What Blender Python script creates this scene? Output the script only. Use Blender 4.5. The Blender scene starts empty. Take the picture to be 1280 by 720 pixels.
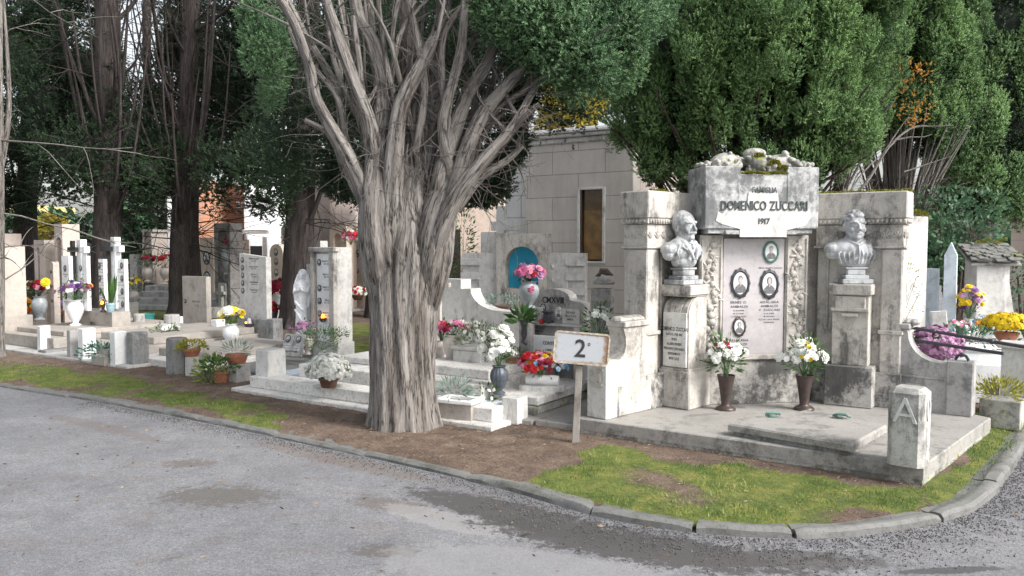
import bpy, math, random
import numpy as np
from mathutils import Matrix, Vector
R = math.radians
S = bpy.context.scene
COL = S.collection
rng = np.random.default_rng(11)
random.seed(5)

# ------------------------------------------------------------------ camera, sky, sun, exposure
CZ = 1.6
PITCH = math.atan(0.055)
cam = bpy.data.objects.new('camera', bpy.data.cameras.new('camera'))
COL.objects.link(cam)
cam.location = (0, 0, CZ)
cam.rotation_euler = (R(90) - PITCH, 0, 0)
cam.data.sensor_width = 36
cam.data.lens = 36 * 1000 / 1280
cam.data.clip_end = 2000
S.camera = cam

world = bpy.data.worlds.new('World')
S.world = world
world.use_nodes = True
wn, wl = world.node_tree.nodes, world.node_tree.links
wn.clear()
SUN_EL, SUN_AZ = R(40), R(120)          # azimuth clockwise from +Y
sky = wn.new('ShaderNodeTexSky')
sky.sky_type = 'NISHITA'
sky.sun_disc = False
sky.sun_elevation = SUN_EL
sky.sun_rotation = SUN_AZ
sky.air_density = 1.2
sky.dust_density = 3.5
sky.ozone_density = 1.0
hs = wn.new('ShaderNodeHueSaturation')
hs.inputs['Saturation'].default_value = 0.30
bg = wn.new('ShaderNodeBackground')
bg.inputs[1].default_value = 0.14
wo = wn.new('ShaderNodeOutputWorld')
wl.new(sky.outputs[0], hs.inputs['Color'])
wl.new(hs.outputs[0], bg.inputs[0])
wl.new(bg.outputs[0], wo.inputs[0])

sun = bpy.data.objects.new('sun', bpy.data.lights.new('sun', 'SUN'))
COL.objects.link(sun)
sun.data.energy = 2.3
sun.data.angle = R(20)
sun.data.color = (1.0, 0.965, 0.92)
sd = Vector((math.sin(SUN_AZ) * math.cos(SUN_EL), math.cos(SUN_AZ) * math.cos(SUN_EL), math.sin(SUN_EL)))
sun.rotation_euler = sd.to_track_quat('Z', 'Y').to_euler()

S.view_settings.view_transform = 'Standard'
S.view_settings.look = 'None'
S.view_settings.gamma = 1
S.view_settings.exposure = 0.93
S.render.engine = 'CYCLES'
S.cycles.max_bounces = 6
S.cycles.transparent_max_bounces = 8

# ------------------------------------------------------------------ measuring helpers
GZ = 0.05                                # level of the soil inside the kerb

def ray(px, py):
    u = (px - 640) / 1000; v = (360 - py) / 1000
    return u, math.cos(PITCH) + v * math.sin(PITCH), -math.sin(PITCH) + v * math.cos(PITCH)

def G(px, py, z=GZ):
    a, b, c = ray(px, py); t = (z - CZ) / c
    return Vector((a * t, b * t, z))

def W(px, py, Y):
    a, b, c = ray(px, py); t = Y / b
    return Vector((a * t, Y, CZ + c * t))

def Zat(py, Y):
    return W(640, py, Y).z

def Yof(py, z=GZ):
    return G(640, py, z).y

# ------------------------------------------------------------------ mesh collector
class MB:
    def __init__(s):
        s.v = []; s.f = []; s.n = 0
    def add(s, verts, faces, M=None):
        v = np.asarray(verts, float)
        if M is not None:
            m = np.array(M)
            v = v @ m[:3, :3].T + m[:3, 3]
        s.v.append(v)
        n = s.n
        s.f.extend([tuple(i + n for i in f) for f in faces])
        s.n += len(v)
        return s
    def box(s, c, size, rz=0, ch=0.006, M=None, taper=0):
        hx, hy, hz = size[0] / 2, size[1] / 2, size[2] / 2
        ch = min(ch, hx * .45, hy * .45, hz * .45)
        V = []; idx = {}
        for sx in (-1, 1):
            for sy in (-1, 1):
                for sz in (-1, 1):
                    k = 1 - taper * (sz > 0)
                    a = (sx * hx * k, sy * hy * k, sz * hz)
                    for ax in range(3):
                        p = [a[0] - sx * ch, a[1] - sy * ch, a[2] - sz * ch]
                        p[ax] = a[ax]
                        idx[(sx, sy, sz, ax)] = len(V); V.append(p)
        F = []
        I = lambda x, y, z, a: idx[(x, y, z, a)]
        for sg in (-1, 1):
            q = [I(sg, -1, -1, 0), I(sg, 1, -1, 0), I(sg, 1, 1, 0), I(sg, -1, 1, 0)]
            F.append(q if sg > 0 else q[::-1])
            q = [I(-1, sg, -1, 1), I(1, sg, -1, 1), I(1, sg, 1, 1), I(-1, sg, 1, 1)]
            F.append(q[::-1] if sg > 0 else q)
            q = [I(-1, -1, sg, 2), I(1, -1, sg, 2), I(1, 1, sg, 2), I(-1, 1, sg, 2)]
            F.append(q if sg > 0 else q[::-1])
        for a in (-1, 1):
            for b in (-1, 1):
                F.append([I(a, b, -1, 0), I(a, b, 1, 0), I(a, b, 1, 1), I(a, b, -1, 1)])
                F.append([I(a, -1, b, 0), I(a, 1, b, 0), I(a, 1, b, 2), I(a, -1, b, 2)])
                F.append([I(-1, a, b, 1), I(1, a, b, 1), I(1, a, b, 2), I(-1, a, b, 2)])
        for a in (-1, 1):
            for b in (-1, 1):
                for c2 in (-1, 1):
                    F.append([I(a, b, c2, 0), I(a, b, c2, 1), I(a, b, c2, 2)])
        m = Matrix.Translation(Vector(c)) @ Matrix.Rotation(rz, 4, 'Z')
        if M is not None: m = M @ m
        return s.add(V, F, m)
    def prism(s, pts, z0, z1, M=None, ch=0.0):
        """plan outline pts extruded from z0 to z1, optional chamfer at the top"""
        n = len(pts); P = np.array(pts, float)
        layers = [(P, z0)]
        if ch > 0:
            c = P.mean(0)
            e = np.roll(P, -1, 0) - P
            L = np.linalg.norm(e, axis=1).clip(1e-6)
            area = 0.5 * np.sum(P[:, 0] * np.roll(P[:, 1], -1) - np.roll(P[:, 0], -1) * P[:, 1])
            nr = np.stack([-e[:, 1], e[:, 0]], 1) / L[:, None] * (1 if area > 0 else -1)
            vn = nr + np.roll(nr, 1, 0)
            vn /= np.linalg.norm(vn, axis=1).clip(1e-6)[:, None]
            layers += [(P, z1 - ch), (P + vn * ch * 1.2, z1)]
        else:
            layers += [(P, z1)]
        V = []
        for p, z in layers: V += [(a, b, z) for a, b in p]
        F = [tuple(range(n))[::-1], tuple(range(len(V) - n, len(V)))]
        for k in range(len(layers) - 1):
            for i in range(n):
                j = (i + 1) % n
                F.append((k * n + i, k * n + j, k * n + n + j, k * n + n + i))
        return s.add(V, F, M)
    def face_prism(s, pts, y0, y1, M=None):
        """front outline pts (x,z) extruded along y from y0 (front) to y1 (back)"""
        n = len(pts)
        V = [(a, y0, b) for a, b in pts] + [(a, y1, b) for a, b in pts]
        F = [tuple(range(n)), tuple(range(n, 2 * n))[::-1]]
        for i in range(n):
            j = (i + 1) % n
            F.append((i, i + n, j + n, j))
        return s.add(V, F, M)
    def lathe(s, prof, c=(0, 0, 0), seg=20, M=None, flute=0, fa=0.0, sy=1.0):
        V = []; F = []
        for r, z in prof:
            for k in range(seg):
                a = 2 * math.pi * k / seg
                rr = r * (1 + fa * math.cos(flute * a)) if flute else r
                V.append((rr * math.cos(a), rr * math.sin(a) * sy, z))
        m = len(prof)
        for i in range(m - 1):
            for k in range(seg):
                k2 = (k + 1) % seg
                F.append((i * seg + k, i * seg + k2, (i + 1) * seg + k2, (i + 1) * seg + k))
        F.append(tuple(range(seg))[::-1])
        F.append(tuple(range((m - 1) * seg, m * seg)))
        T = Matrix.Translation(Vector(c))
        return s.add(V, F, (M @ T) if M is not None else T)
    def ball(s, c, r, seg=10, rings=7, sc=(1, 1, 1), M=None, rot=None):
        V = []; F = []
        for i in range(rings + 1):
            t = math.pi * i / rings
            for k in range(seg):
                a = 2 * math.pi * k / seg
                V.append((math.sin(t) * math.cos(a) * r * sc[0], math.sin(t) * math.sin(a) * r * sc[1], math.cos(t) * r * sc[2]))
        for i in range(rings):
            for k in range(seg):
                k2 = (k + 1) % seg
                F.append((i * seg + k, (i + 1) * seg + k, (i + 1) * seg + k2, i * seg + k2))
        T = Matrix.Translation(Vector(c))
        if rot is not None: T = T @ rot
        return s.add(V, F, (M @ T) if M is not None else T)
    def tube(s, pts, rad, seg=7, M=None, cap=True):
        P = [Vector(p) for p in pts]
        if not hasattr(rad, '__len__'): rad = [rad] * len(P)
        V = []; F = []
        up = Vector((0.13, 0.31, 0.94))
        pu = None
        for i, p in enumerate(P):
            d = (P[min(i + 1, len(P) - 1)] - P[max(i - 1, 0)]).normalized()
            if pu is None:
                x = d.cross(up)
                if x.length < .05: x = d.cross(Vector((1, 0, 0)))
            else:
                x = pu - d * pu.dot(d)
            x.normalize(); pu = x
            y = d.cross(x)
            for k in range(seg):
                a = 2 * math.pi * k / seg
                V.append(p + (x * math.cos(a) + y * math.sin(a)) * rad[i])
        for i in range(len(P) - 1):
            for k in range(seg):
                k2 = (k + 1) % seg
                F.append((i * seg + k, i * seg + k2, (i + 1) * seg + k2, (i + 1) * seg + k))
        if cap:
            F.append(tuple(range(seg))[::-1]); F.append(tuple(range((len(P) - 1) * seg, len(P) * seg)))
        return s.add([tuple(v) for v in V], F, M)
    def verts(s):
        return np.concatenate(s.v) if s.v else np.zeros((0, 3))

def rootmat(o):
    return Matrix.Translation(o.location) @ o.rotation_euler.to_matrix().to_4x4()

def obj(name, mb, mat, parent=None, world_co=False, smooth=False, loc=None, angle=40):
    """link a mesh collector as one object; world_co: vertices are in world coordinates"""
    v = mb.verts()
    me = bpy.data.meshes.new(name)
    o = bpy.data.objects.new(name, me)
    if parent is not None:
        o.parent = parent
        if world_co:
            m = np.array(rootmat(parent).inverted())
            v = v @ m[:3, :3].T + m[:3, 3]
    elif loc is not None:
        o.location = loc
        if world_co: v = v - np.array(loc)
    elif world_co:
        l = np.array([(v[:, 0].min() + v[:, 0].max()) / 2, (v[:, 1].min() + v[:, 1].max()) / 2, v[:, 2].min()])
        o.location = l; v = v - l
    me.from_pydata(v.tolist(), [], [list(map(int, f)) for f in mb.f])
    me.materials.append(mat)
    if smooth:
        me.polygons.foreach_set('use_smooth', [True] * len(me.polygons))
        try: me.set_sharp_from_angle(angle=R(angle))
        except Exception: pass
    me.update()
    COL.objects.link(o)
    return o

def fastmesh(name, v, f, mat, parent=None, attrs=None, k=3, smooth=False, loc=None):
    """v (N,3) f (M,k) numpy; attrs {name: per-face floats}"""
    me = bpy.data.meshes.new(name)
    o = bpy.data.objects.new(name, me)
    if parent is not None:
        o.parent = parent
        m = np.array(rootmat(parent).inverted())
        v = v @ m[:3, :3].T + m[:3, 3]
    elif loc is not None:
        o.location = loc; v = v - np.array(loc)
    me.vertices.add(len(v)); me.vertices.foreach_set('co', v.astype(np.float32).ravel())
    me.loops.add(f.size); me.loops.foreach_set('vertex_index', f.astype(np.int32).ravel())
    me.polygons.add(len(f)); me.polygons.foreach_set('loop_start', np.arange(0, f.size, k, dtype=np.int32))
    me.update(calc_edges=True)
    if smooth: me.polygons.foreach_set('use_smooth', np.ones(len(f), bool))
    for a, val in (attrs or {}).items():
        at = me.attributes.new(a, 'FLOAT', 'FACE')
        at.data.foreach_set('value', np.asarray(val, np.float32))
    me.materials.append(mat)
    COL.objects.link(o)
    return o

def tag(o, label=None, cat=None, group=None, kind=None):
    if label: o['label'] = label
    if cat: o['category'] = cat
    if group: o['group'] = group
    if kind: o['kind'] = kind
    return o

def thing(name, label, cat, loc, rz=0, group=None):
    o = bpy.data.objects.new(name, None)
    COL.objects.link(o)
    o.empty_display_size = .1
    o.location = loc; o.rotation_euler = (0, 0, rz)
    return tag(o, label, cat, group)

def copy_thing(root, loc, rz, label):
    r = root.copy(); COL.objects.link(r)
    r.location = loc; r.rotation_euler = (0, 0, rz); r['label'] = label
    for ch in list(root.children):
        c = ch.copy(); COL.objects.link(c); c.parent = r
        for g in list(ch.children):
            d = g.copy(); COL.objects.link(d); d.parent = c
    return r

# ------------------------------------------------------------------ value noise for geometry
_T = rng.random((64, 64, 64)).astype(np.float32)
def vnoise(p):
    p = np.asarray(p, float)
    i = np.floor(p).astype(int); f = p - i; f = f * f * (3 - 2 * f)
    i &= 63; j = (i + 1) & 63
    def g(a, b, c): return _T[a, b, c]
    x0, y0, z0 = i[..., 0], i[..., 1], i[..., 2]; x1, y1, z1 = j[..., 0], j[..., 1], j[..., 2]
    fx, fy, fz = f[..., 0], f[..., 1], f[..., 2]
    a = g(x0, y0, z0) * (1 - fx) + g(x1, y0, z0) * fx
    b = g(x0, y1, z0) * (1 - fx) + g(x1, y1, z0) * fx
    c = g(x0, y0, z1) * (1 - fx) + g(x1, y0, z1) * fx
    d = g(x0, y1, z1) * (1 - fx) + g(x1, y1, z1) * fx
    return (a * (1 - fy) + b * fy) * (1 - fz) + (c * (1 - fy) + d * fy) * fz - .5
def fbm(p, o=4):
    p = np.asarray(p, float); r = 0; a = 1
    for k in range(o):
        r = r + a * vnoise(p * (2 ** k) + 17.3 * k); a *= .5
    return r

# ------------------------------------------------------------------ materials
def _m(name):
    m = bpy.data.materials.new(name); m.use_nodes = True
    n = m.node_tree.nodes; l = m.node_tree.links
    return m, n, l, n['Principled BSDF']
def _noise(n, l, vec, scale, detail=6, rough=.6):
    t = n.new('ShaderNodeTexNoise'); t.inputs['Scale'].default_value = scale
    t.inputs['Detail'].default_value = detail; t.inputs['Roughness'].default_value = rough
    if vec is not None: l.new(vec, t.inputs['Vector'])
    return t.outputs['Fac']
def _map(n, l, vec, scale):
    m = n.new('ShaderNodeMapping'); m.inputs['Scale'].default_value = scale
    l.new(vec, m.inputs['Vector']); return m.outputs[0]
def _ramp(n, l, fac, stops):
    r = n.new('ShaderNodeValToRGB'); e = r.color_ramp.elements
    while len(e) < len(stops): e.new(.5)
    for x, (p, c) in zip(e, stops):
        x.position = p; x.color = (c[0], c[1], c[2], 1) if hasattr(c, '__len__') else (c, c, c, 1)
    l.new(fac, r.inputs[0]); return r.outputs[0]
def _mix(n, l, fac, a, b, mode='MIX'):
    m = n.new('ShaderNodeMix'); m.data_type = 'RGBA'; m.blend_type = mode
    for s, v in ((m.inputs[0], fac), (m.inputs[6], a), (m.inputs[7], b)):
        if isinstance(v, (int, float)): s.default_value = v
        elif isinstance(v, tuple): s.default_value = (v[0], v[1], v[2], 1)
        else: l.new(v, s)
    return m.outputs[2]
def _math(n, l, op, a, b=0.0, clamp=False):
    m = n.new('ShaderNodeMath'); m.operation = op; m.use_clamp = clamp
    for s, v in ((m.inputs[0], a), (m.inputs[1], b)):
        if isinstance(v, (int, float)): s.default_value = v
        else: l.new(v, s)
    return m.outputs[0]
def _bump(n, l, bs, h, strength=.3, dist=.01):
    b = n.new('ShaderNodeBump'); b.inputs['Strength'].default_value = strength
    b.inputs['Distance'].default_value = dist
    l.new(h, b.inputs['Height']); l.new(b.outputs[0], bs.inputs['Normal'])

def plain(name, c, rough=.6, var=.15, scale=20, metal=0):
    m, n, l, b = _m(name)
    g = n.new('ShaderNodeNewGeometry').outputs['Position']
    f = _noise(n, l, g, scale)
    d = tuple(x * (1 - var) for x in c); e = tuple(min(1, x * (1 + var)) for x in c)
    l.new(_ramp(n, l, f, [(.3, d), (.7, e)]), b.inputs['Base Color'])
    b.inputs['Roughness'].default_value = rough; b.inputs['Metallic'].default_value = metal
    _bump(n, l, b, f, .15, .004)
    return m

def stone(name, base, dark, stain=.5, streak=.5, rough=.8, grain=90, spot=.5, lichen=None, veins=0, bump=.35):
    """weathered stone: cloudy tone, black rain streaks, pits, optional yellow lichen"""
    m, n, l, b = _m(name)
    g = n.new('ShaderNodeNewGeometry').outputs['Position']
    c = _ramp(n, l, _noise(n, l, g, 2.3, 8, .65), [(.32, tuple(x * .80 for x in base)), (.5, base), (.68, tuple(min(1, x * 1.1) for x in base))])
    if veins:
        w = n.new('ShaderNodeTexWave'); w.inputs['Scale'].default_value = 1.6; w.inputs['Distortion'].default_value = 14
        w.inputs['Detail'].default_value = 4; l.new(g, w.inputs[0])
        vm = _ramp(n, l, w.outputs['Fac'], [(.0, 1), (.10, 0)])
        c = _mix(n, l, _math(n, l, 'MULTIPLY', vm, veins), c, dark)
    big = _noise(n, l, g, 3.1, 10, .75)
    med = _noise(n, l, g, 14, 8, .75)
    wv = n.new('ShaderNodeTexNoise'); wv.inputs['Scale'].default_value = 5; wv.inputs['Detail'].default_value = 5; l.new(g, wv.inputs['Vector'])
    va = n.new('ShaderNodeVectorMath'); va.operation = 'MULTIPLY_ADD'; l.new(wv.outputs['Color'], va.inputs[0]); va.inputs[1].default_value = (.10, .10, .3); l.new(g, va.inputs[2])
    st = _noise(n, l, _map(n, l, va.outputs[0], (12, 12, 1.5)), 1, 9, .68)
    nz = n.new('ShaderNodeSeparateXYZ'); gn = n.new('ShaderNodeNewGeometry'); l.new(gn.outputs['True Normal'], nz.inputs[0])
    up = _ramp(n, l, nz.outputs[2], [(.55, 0), (.8, 1)])
    c = _mix(n, l, 1.0, c, _ramp(n, l, med, [(.36, 1 - .38 * min(1, stain + .15)), (.50, 1.0), (.64, 1.05)]), 'MULTIPLY')
    k = .635 - .24 * stain
    f1 = _ramp(n, l, big, [(k, 0), (k + .09, 1)])
    st2 = _noise(n, l, _map(n, l, va.outputs[0], (30, 30, 1.6)), 1, 6, .7)
    k2 = .585 - .15 * streak
    f2 = _math(n, l, 'MAXIMUM', _ramp(n, l, st, [(k2 + .02, 0), (k2 + .13, 1)]), _math(n, l, 'MULTIPLY', _ramp(n, l, st2, [(k2 + .05, 0), (k2 + .12, 1)]), .45))
    f2 = _math(n, l, 'MULTIPLY', f2, _math(n, l, 'SUBTRACT', 1.0, up))
    c = _mix(n, l, _math(n, l, 'MULTIPLY', f1, min(.9, stain * 1.3)), c, dark)
    c = _mix(n, l, _math(n, l, 'MULTIPLY', _math(n, l, 'MULTIPLY', f2, _ramp(n, l, big, [(.42, .05), (.58, 1)])), min(.85, streak * 1.25)), c, dark)
    tp = _math(n, l, 'MULTIPLY', up, _ramp(n, l, med, [(.40, .25), (.56, 1)]))
    c = _mix(n, l, _math(n, l, 'MULTIPLY', tp, min(.7, streak * 1.1)), c, tuple((x + y) * .5 for x, y in zip(dark, (.20, .20, .17))))
    sp = _noise(n, l, g, grain, 4, .75)
    fs = _ramp(n, l, sp, [(.56, 0), (.66, 1)])
    c = _mix(n, l, _math(n, l, 'MULTIPLY', fs, spot), c, tuple(x * .6 for x in dark))
    if lichen:
        f3 = _ramp(n, l, _noise(n, l, g, 7, 8, .7), [(.58, 0), (.64, 1)])
        c = _mix(n, l, f3, c, lichen)
    l.new(c, b.inputs['Base Color'])
    b.inputs['Roughness'].default_value = rough
    h = _math(n, l, 'ADD', _math(n, l, 'MULTIPLY', big, .6), _math(n, l, 'MULTIPLY', sp, -.5))
    _bump(n, l, b, h, bump, .012)
    return m

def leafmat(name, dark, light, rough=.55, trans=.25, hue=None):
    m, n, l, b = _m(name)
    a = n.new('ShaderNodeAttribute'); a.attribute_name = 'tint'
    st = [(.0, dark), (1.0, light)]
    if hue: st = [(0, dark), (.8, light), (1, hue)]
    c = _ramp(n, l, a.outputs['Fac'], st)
    l.new(c, b.inputs['Base Color']); b.inputs['Roughness'].default_value = rough
    b.inputs['Specular IOR Level'].default_value = .25
    if trans:
        t = n.new('ShaderNodeBsdfTranslucent'); l.new(c, t.inputs[0])
        mx = n.new('ShaderNodeMixShader'); mx.inputs[0].default_value = trans
        out = n['Material Output']
        l.new(b.outputs[0], mx.inputs[1]); l.new(t.outputs[0], mx.inputs[2]); l.new(mx.outputs[0], out.inputs[0])
    return m

def emit(name, c, s):
    m, n, l, b = _m(name)
    b.inputs['Base Color'].default_value = (*c, 1)
    b.inputs['Emission Color'].default_value = (*c, 1); b.inputs['Emission Strength'].default_value = s
    return m

M = {}
M['travertine'] = stone('weathered pale travertine', (.53, .50, .46), (.10, .095, .09), .45, .78, spot=.45)
M['travertine_clean'] = stone('pale travertine', (.66, .65, .625), (.20, .20, .19), .30, .5, spot=.25)
M['white_marble'] = stone('white marble', (.86, .87, .88), (.36, .38, .40), .12, .18, rough=.45, spot=.08, veins=.12, bump=.1)
M['bust_marble'] = stone('rain washed marble', (.49, .505, .52), (.09, .095, .10), .50, .85, rough=.6, spot=.15, bump=.2)
M['blue_marble'] = stone('bluish marble', (.62, .70, .78), (.38, .42, .48), .3, .4, rough=.5, spot=.1, veins=.4, bump=.1)
M['grey_stone'] = stone('grey weathered stone', (.40, .39, .38), (.12, .12, .12), .5, .6, spot=.5)
M['light_grey'] = stone('light grey stone', (.56, .55, .53), (.20, .20, .20), .4, .5, spot=.4)
M['dark_concrete'] = stone('dark weathered concrete', (.27, .27, .27), (.075, .075, .075), .5, .7, spot=.6, grain=60)
M['beige_stone'] = stone('beige stone', (.41, .375, .34), (.17, .155, .14), .38, .4, spot=.3)
M['pink_stone'] = stone('pinkish cream stone', (.50, .435, .39), (.26, .22, .20), .2, .3, spot=.2)
M['panel'] = stone('speckled lilac marble', (.465, .44, .45), (.36, .33, .34), .25, .1, rough=.4, spot=.3, grain=140, bump=.05)
M['platform'] = stone('stained paving stone', (.34, .325, .305), (.085, .083, .078), .52, .3, spot=.55)
M['ledger'] = stone('pitted pale ledger stone', (.70, .68, .65), (.17, .165, .16), .38, .1, spot=.7, grain=38)
M['kerb'] = stone('old kerb stone', (.185, .185, .18), (.055, .06, .045), .5, .3, spot=.6, grain=70, bump=.6)
M['mossy'] = stone('mossy weathered stone', (.44, .43, .40), (.10, .10, .09), .65, .6, spot=.6, lichen=(.22, .24, .05))
M['slate'] = stone('broken slate', (.20, .20, .19), (.06, .06, .06), .5, .3, spot=.5, lichen=(.16, .17, .06))
M['bronze_letter'] = plain('dark letter paint', (.055, .07, .07), .5, .5, 60)
M['black_paint'] = plain('black stone', (.012, .012, .013), .5, .2, 30)
M['letter'] = plain('black lettering', (.03, .03, .033), .5, .2, 30)
M['letter_soft'] = plain('faded lettering', (.22, .21, .21), .6, .4, 60)
M['dark_metal'] = plain('dark painted iron', (.045, .045, .055), .45, .3, 30)
M['bronze'] = plain('brown bronze', (.075, .055, .05), .42, .3, 20, .35)
M['green_bronze'] = plain('green bronze frame', (.10, .20, .17), .5, .4, 40, .2)
M['portrait_white'] = plain('enamel white', (.72, .74, .74), .2, .05, 30)
M['portrait_grey'] = plain('enamel photograph grey', (.16, .16, .17), .25, .4, 60)
M['portrait_face'] = plain('enamel photograph face', (.50, .46, .44), .25, .1, 60)
M['terracotta'] = plain('terracotta', (.36, .14, .085), .75, .2, 25)
M['brown_pot'] = plain('brown plastic pot', (.12, .06, .04), .5, .2, 20)
M['teal_pot'] = plain('teal plastic', (.03, .20, .19), .45, .1, 20)
M['lightblue_pot'] = plain('light blue glazed pot', (.34, .50, .56), .4, .1, 20)
M['white_vase'] = stone('white marble vase', (.82, .83, .84), (.45, .46, .48), .2, .2, rough=.35, spot=.05, veins=.2, bump=.05)
M['grey_vase'] = stone('grey veined marble vase', (.42, .46, .49), (.24, .27, .29), .35, .3, rough=.35, spot=.1, veins=.5, bump=.05)
M['beige_vase'] = stone('beige marble vase', (.58, .53, .48), (.38, .34, .30), .3, .2, rough=.45, spot=.1, veins=.3, bump=.08)
M['slate_vase'] = plain('slate blue metal vase', (.10, .115, .14), .42, .4, 18, .3)
M['blue_paint'] = plain('bright blue painted plaster', (.05, .52, .80), .7, .12, 5)
M['red_candle'] = plain('red plastic', (.55, .02, .02), .35, .1, 20)
M['sign_white'] = None
M['wood_grey'] = stone('weathered grey wood', (.28, .26, .24), (.10, .09, .08), .3, .8, spot=.3)
M['wood_dark'] = stone('dark brown boards', (.10, .075, .07), (.04, .03, .03), .3, .8, spot=.2)
M['flame'] = emit('lit lamp', (1.0, .35, .03), 3.0)
M['cream_wall'] = stone('cream render', (.66, .55, .47), (.50, .42, .35), .3, .3, spot=.05, bump=.05)
M['white_wall'] = stone('white render', (.74, .74, .76), (.58, .58, .60), .2, .25, spot=.03, bump=.05)
M['glass_dark'] = plain('dark amber glass', (.10, .055, .02), .08, .8, 3)
M['glass_curtain'] = plain('amber curtain behind glass', (.22, .12, .035), .3, .5, 5)
M['leaf_mid'] = leafmat('garden leaves', (.025, .07, .02), (.11, .22, .06))
M['leaf_grey'] = leafmat('silvery leaves', (.10, .16, .12), (.30, .42, .36))
M['leaf_teal'] = leafmat('teal leaves', (.03, .10, .08), (.12, .28, .20))
M['leaf_lime'] = leafmat('lime succulent', (.12, .20, .03), (.40, .50, .10))
M['leaf_yellowgreen'] = leafmat('yellow green leaves', (.16, .17, .02), (.42, .40, .05))
M['moss'] = leafmat('moss', (.07, .08, .01), (.28, .27, .03), trans=.1)
M['cyp_dark'] = leafmat('cypress shade foliage', (.012, .024, .014), (.05, .085, .042), trans=.2)  # deep shade of the canopy and crown insides is put into this leaf colour
M['cyp_main'] = leafmat('cypress foliage', (.030, .08, .042), (.20, .33, .16), trans=.15)
M['cyp_right'] = leafmat('bright cypress foliage', (.040, .095, .040), (.27, .42, .16), trans=.15)
M['cyp_far'] = leafmat('pale cypress foliage', (.08, .16, .07), (.34, .50, .22), trans=.2)
M['cyp_brown'] = leafmat('dry cypress twigs', (.04, .025, .015), (.16, .10, .05), trans=.1)
M['laurel'] = leafmat('laurel leaves', (.03, .075, .04), (.15, .28, .15), trans=.25)
M['orange_leaf'] = leafmat('orange sunlit sprays', (.30, .15, .04), (.85, .45, .10), trans=.5)  # warm sunlight on the sprays is put into this orange
M['yellow_tree'] = leafmat('yellow autumn leaves', (.16, .17, .03), (.60, .46, .08), trans=.5)
def petal(name, a, b): return leafmat('petals ' + name, a, b, rough=.6, trans=.2)
M['p_white'] = petal('white', (.62, .64, .58), (.90, .90, .88))
M['p_yellow'] = petal('yellow', (.62, .42, .01), (.95, .78, .05))
M['p_red'] = petal('red', (.28, .008, .015), (.65, .03, .05))
M['p_dred'] = petal('dark red', (.14, .006, .02), (.36, .02, .06))
M['p_pink'] = petal('pink', (.50, .10, .24), (.85, .38, .52))
M['p_lilac'] = petal('lilac', (.30, .14, .28), (.66, .40, .58))
M['p_purple'] = petal('purple', (.08, .03, .14), (.28, .14, .36))
M['p_orange'] = petal('orange', (.65, .16, .01), (.95, .42, .04))
M['p_blue'] = petal('blue', (.15, .35, .60), (.40, .62, .80))
M['p_cream'] = petal('cream', (.66, .60, .40), (.88, .84, .62))

M['rust'] = plain('rusty rim', (.42, .36, .29), .7, .5, 40)
M['cream_stone'] = stone('cream stone', (.68, .57, .48), (.45, .37, .30), .2, .25, spot=.2)
M['light_grey2'] = stone('rain streaked attic stone', (.50, .505, .505), (.13, .135, .14), .66, .9, spot=.3)
M['mossy2'] = stone('blackened bollard stone', (.52, .51, .485), (.12, .12, .115), .5, .8, spot=.6)
M['yellow_render'] = plain('yellow render', (.60, .50, .22), .8, .1, 3)

M['stained'] = stone('rising damp stained stone', (.46, .44, .415), (.075, .075, .072), .78, .7, spot=.5)
M['leaf_grey2'] = leafmat('dull green stems', (.06, .09, .05), (.22, .28, .16))
# ------------------------------------------------------------------ masonry walls with drawn joints (object coordinates)
def masonry(name, c1, c2, mortar, bw, bh, gap, bump=.4, rough=.85, bias=0):
    m, n, l, b = _m(name)
    t = n.new('ShaderNodeTexCoord').outputs['Object']
    sx = n.new('ShaderNodeSeparateXYZ'); l.new(t, sx.inputs[0])
    cx = n.new('ShaderNodeCombineXYZ')
    l.new(_math(n, l, 'ADD', sx.outputs[0], sx.outputs[1]), cx.inputs[0]); l.new(sx.outputs[2], cx.inputs[1])
    br = n.new('ShaderNodeTexBrick')
    br.inputs['Color1'].default_value = (*c1, 1); br.inputs['Color2'].default_value = (*c2, 1)
    br.inputs['Mortar'].default_value = (*mortar, 1); br.inputs['Scale'].default_value = 1
    br.inputs['Mortar Size'].default_value = gap; br.inputs['Brick Width'].default_value = bw
    br.inputs['Row Height'].default_value = bh; br.inputs['Bias'].default_value = bias
    l.new(cx.outputs[0], br.inputs[0])
    g = n.new('ShaderNodeNewGeometry').outputs['Position']
    f = _ramp(n, l, _noise(n, l, g, 1.7, 9, .7), [(.3, .82), (.7, 1.06)])
    f2 = _ramp(n, l, _noise(n, l, _map(n, l, g, (9, 9, .8)), 1, 6, .6), [(.4, 1.0), (.75, .86)])
    c = _mix(n, l, 1.0, br.outputs['Color'], f, 'MULTIPLY')
    c = _mix(n, l, 1.0, c, f2, 'MULTIPLY')
    l.new(c, b.inputs['Base Color']); b.inputs['Roughness'].default_value = rough
    bp = n.new('ShaderNodeBump'); bp.inputs['Strength'].default_value = bump; bp.inputs['Distance'].default_value = .02; bp.invert = True
    l.new(br.outputs['Fac'], bp.inputs['Height']); l.new(bp.outputs[0], b.inputs['Normal'])
    return m
M['brick'] = masonry('orange brickwork', (.50, .20, .10), (.58, .27, .15), (.52, .42, .34), .26, .068, .008)
M['ashlar'] = masonry('grey travertine cladding', (.57, .53, .48), (.62, .575, .525), (.27, .24, .21), 1.05, .405, .006)
M['pink_ashlar'] = masonry('pale rose cladding', (.58, .50, .47), (.62, .55, .51), (.44, .38, .35), 1.3, .8, .01, .2)
M['cream_ashlar'] = masonry('cream block wall', (.68, .58, .50), (.72, .62, .53), (.52, .44, .37), 1.2, .42, .008, .2)
M['white_block'] = masonry('white block wall', (.78, .78, .78), (.84, .83, .82), (.5, .48, .46), .9, .42, .01, .2)

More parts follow.
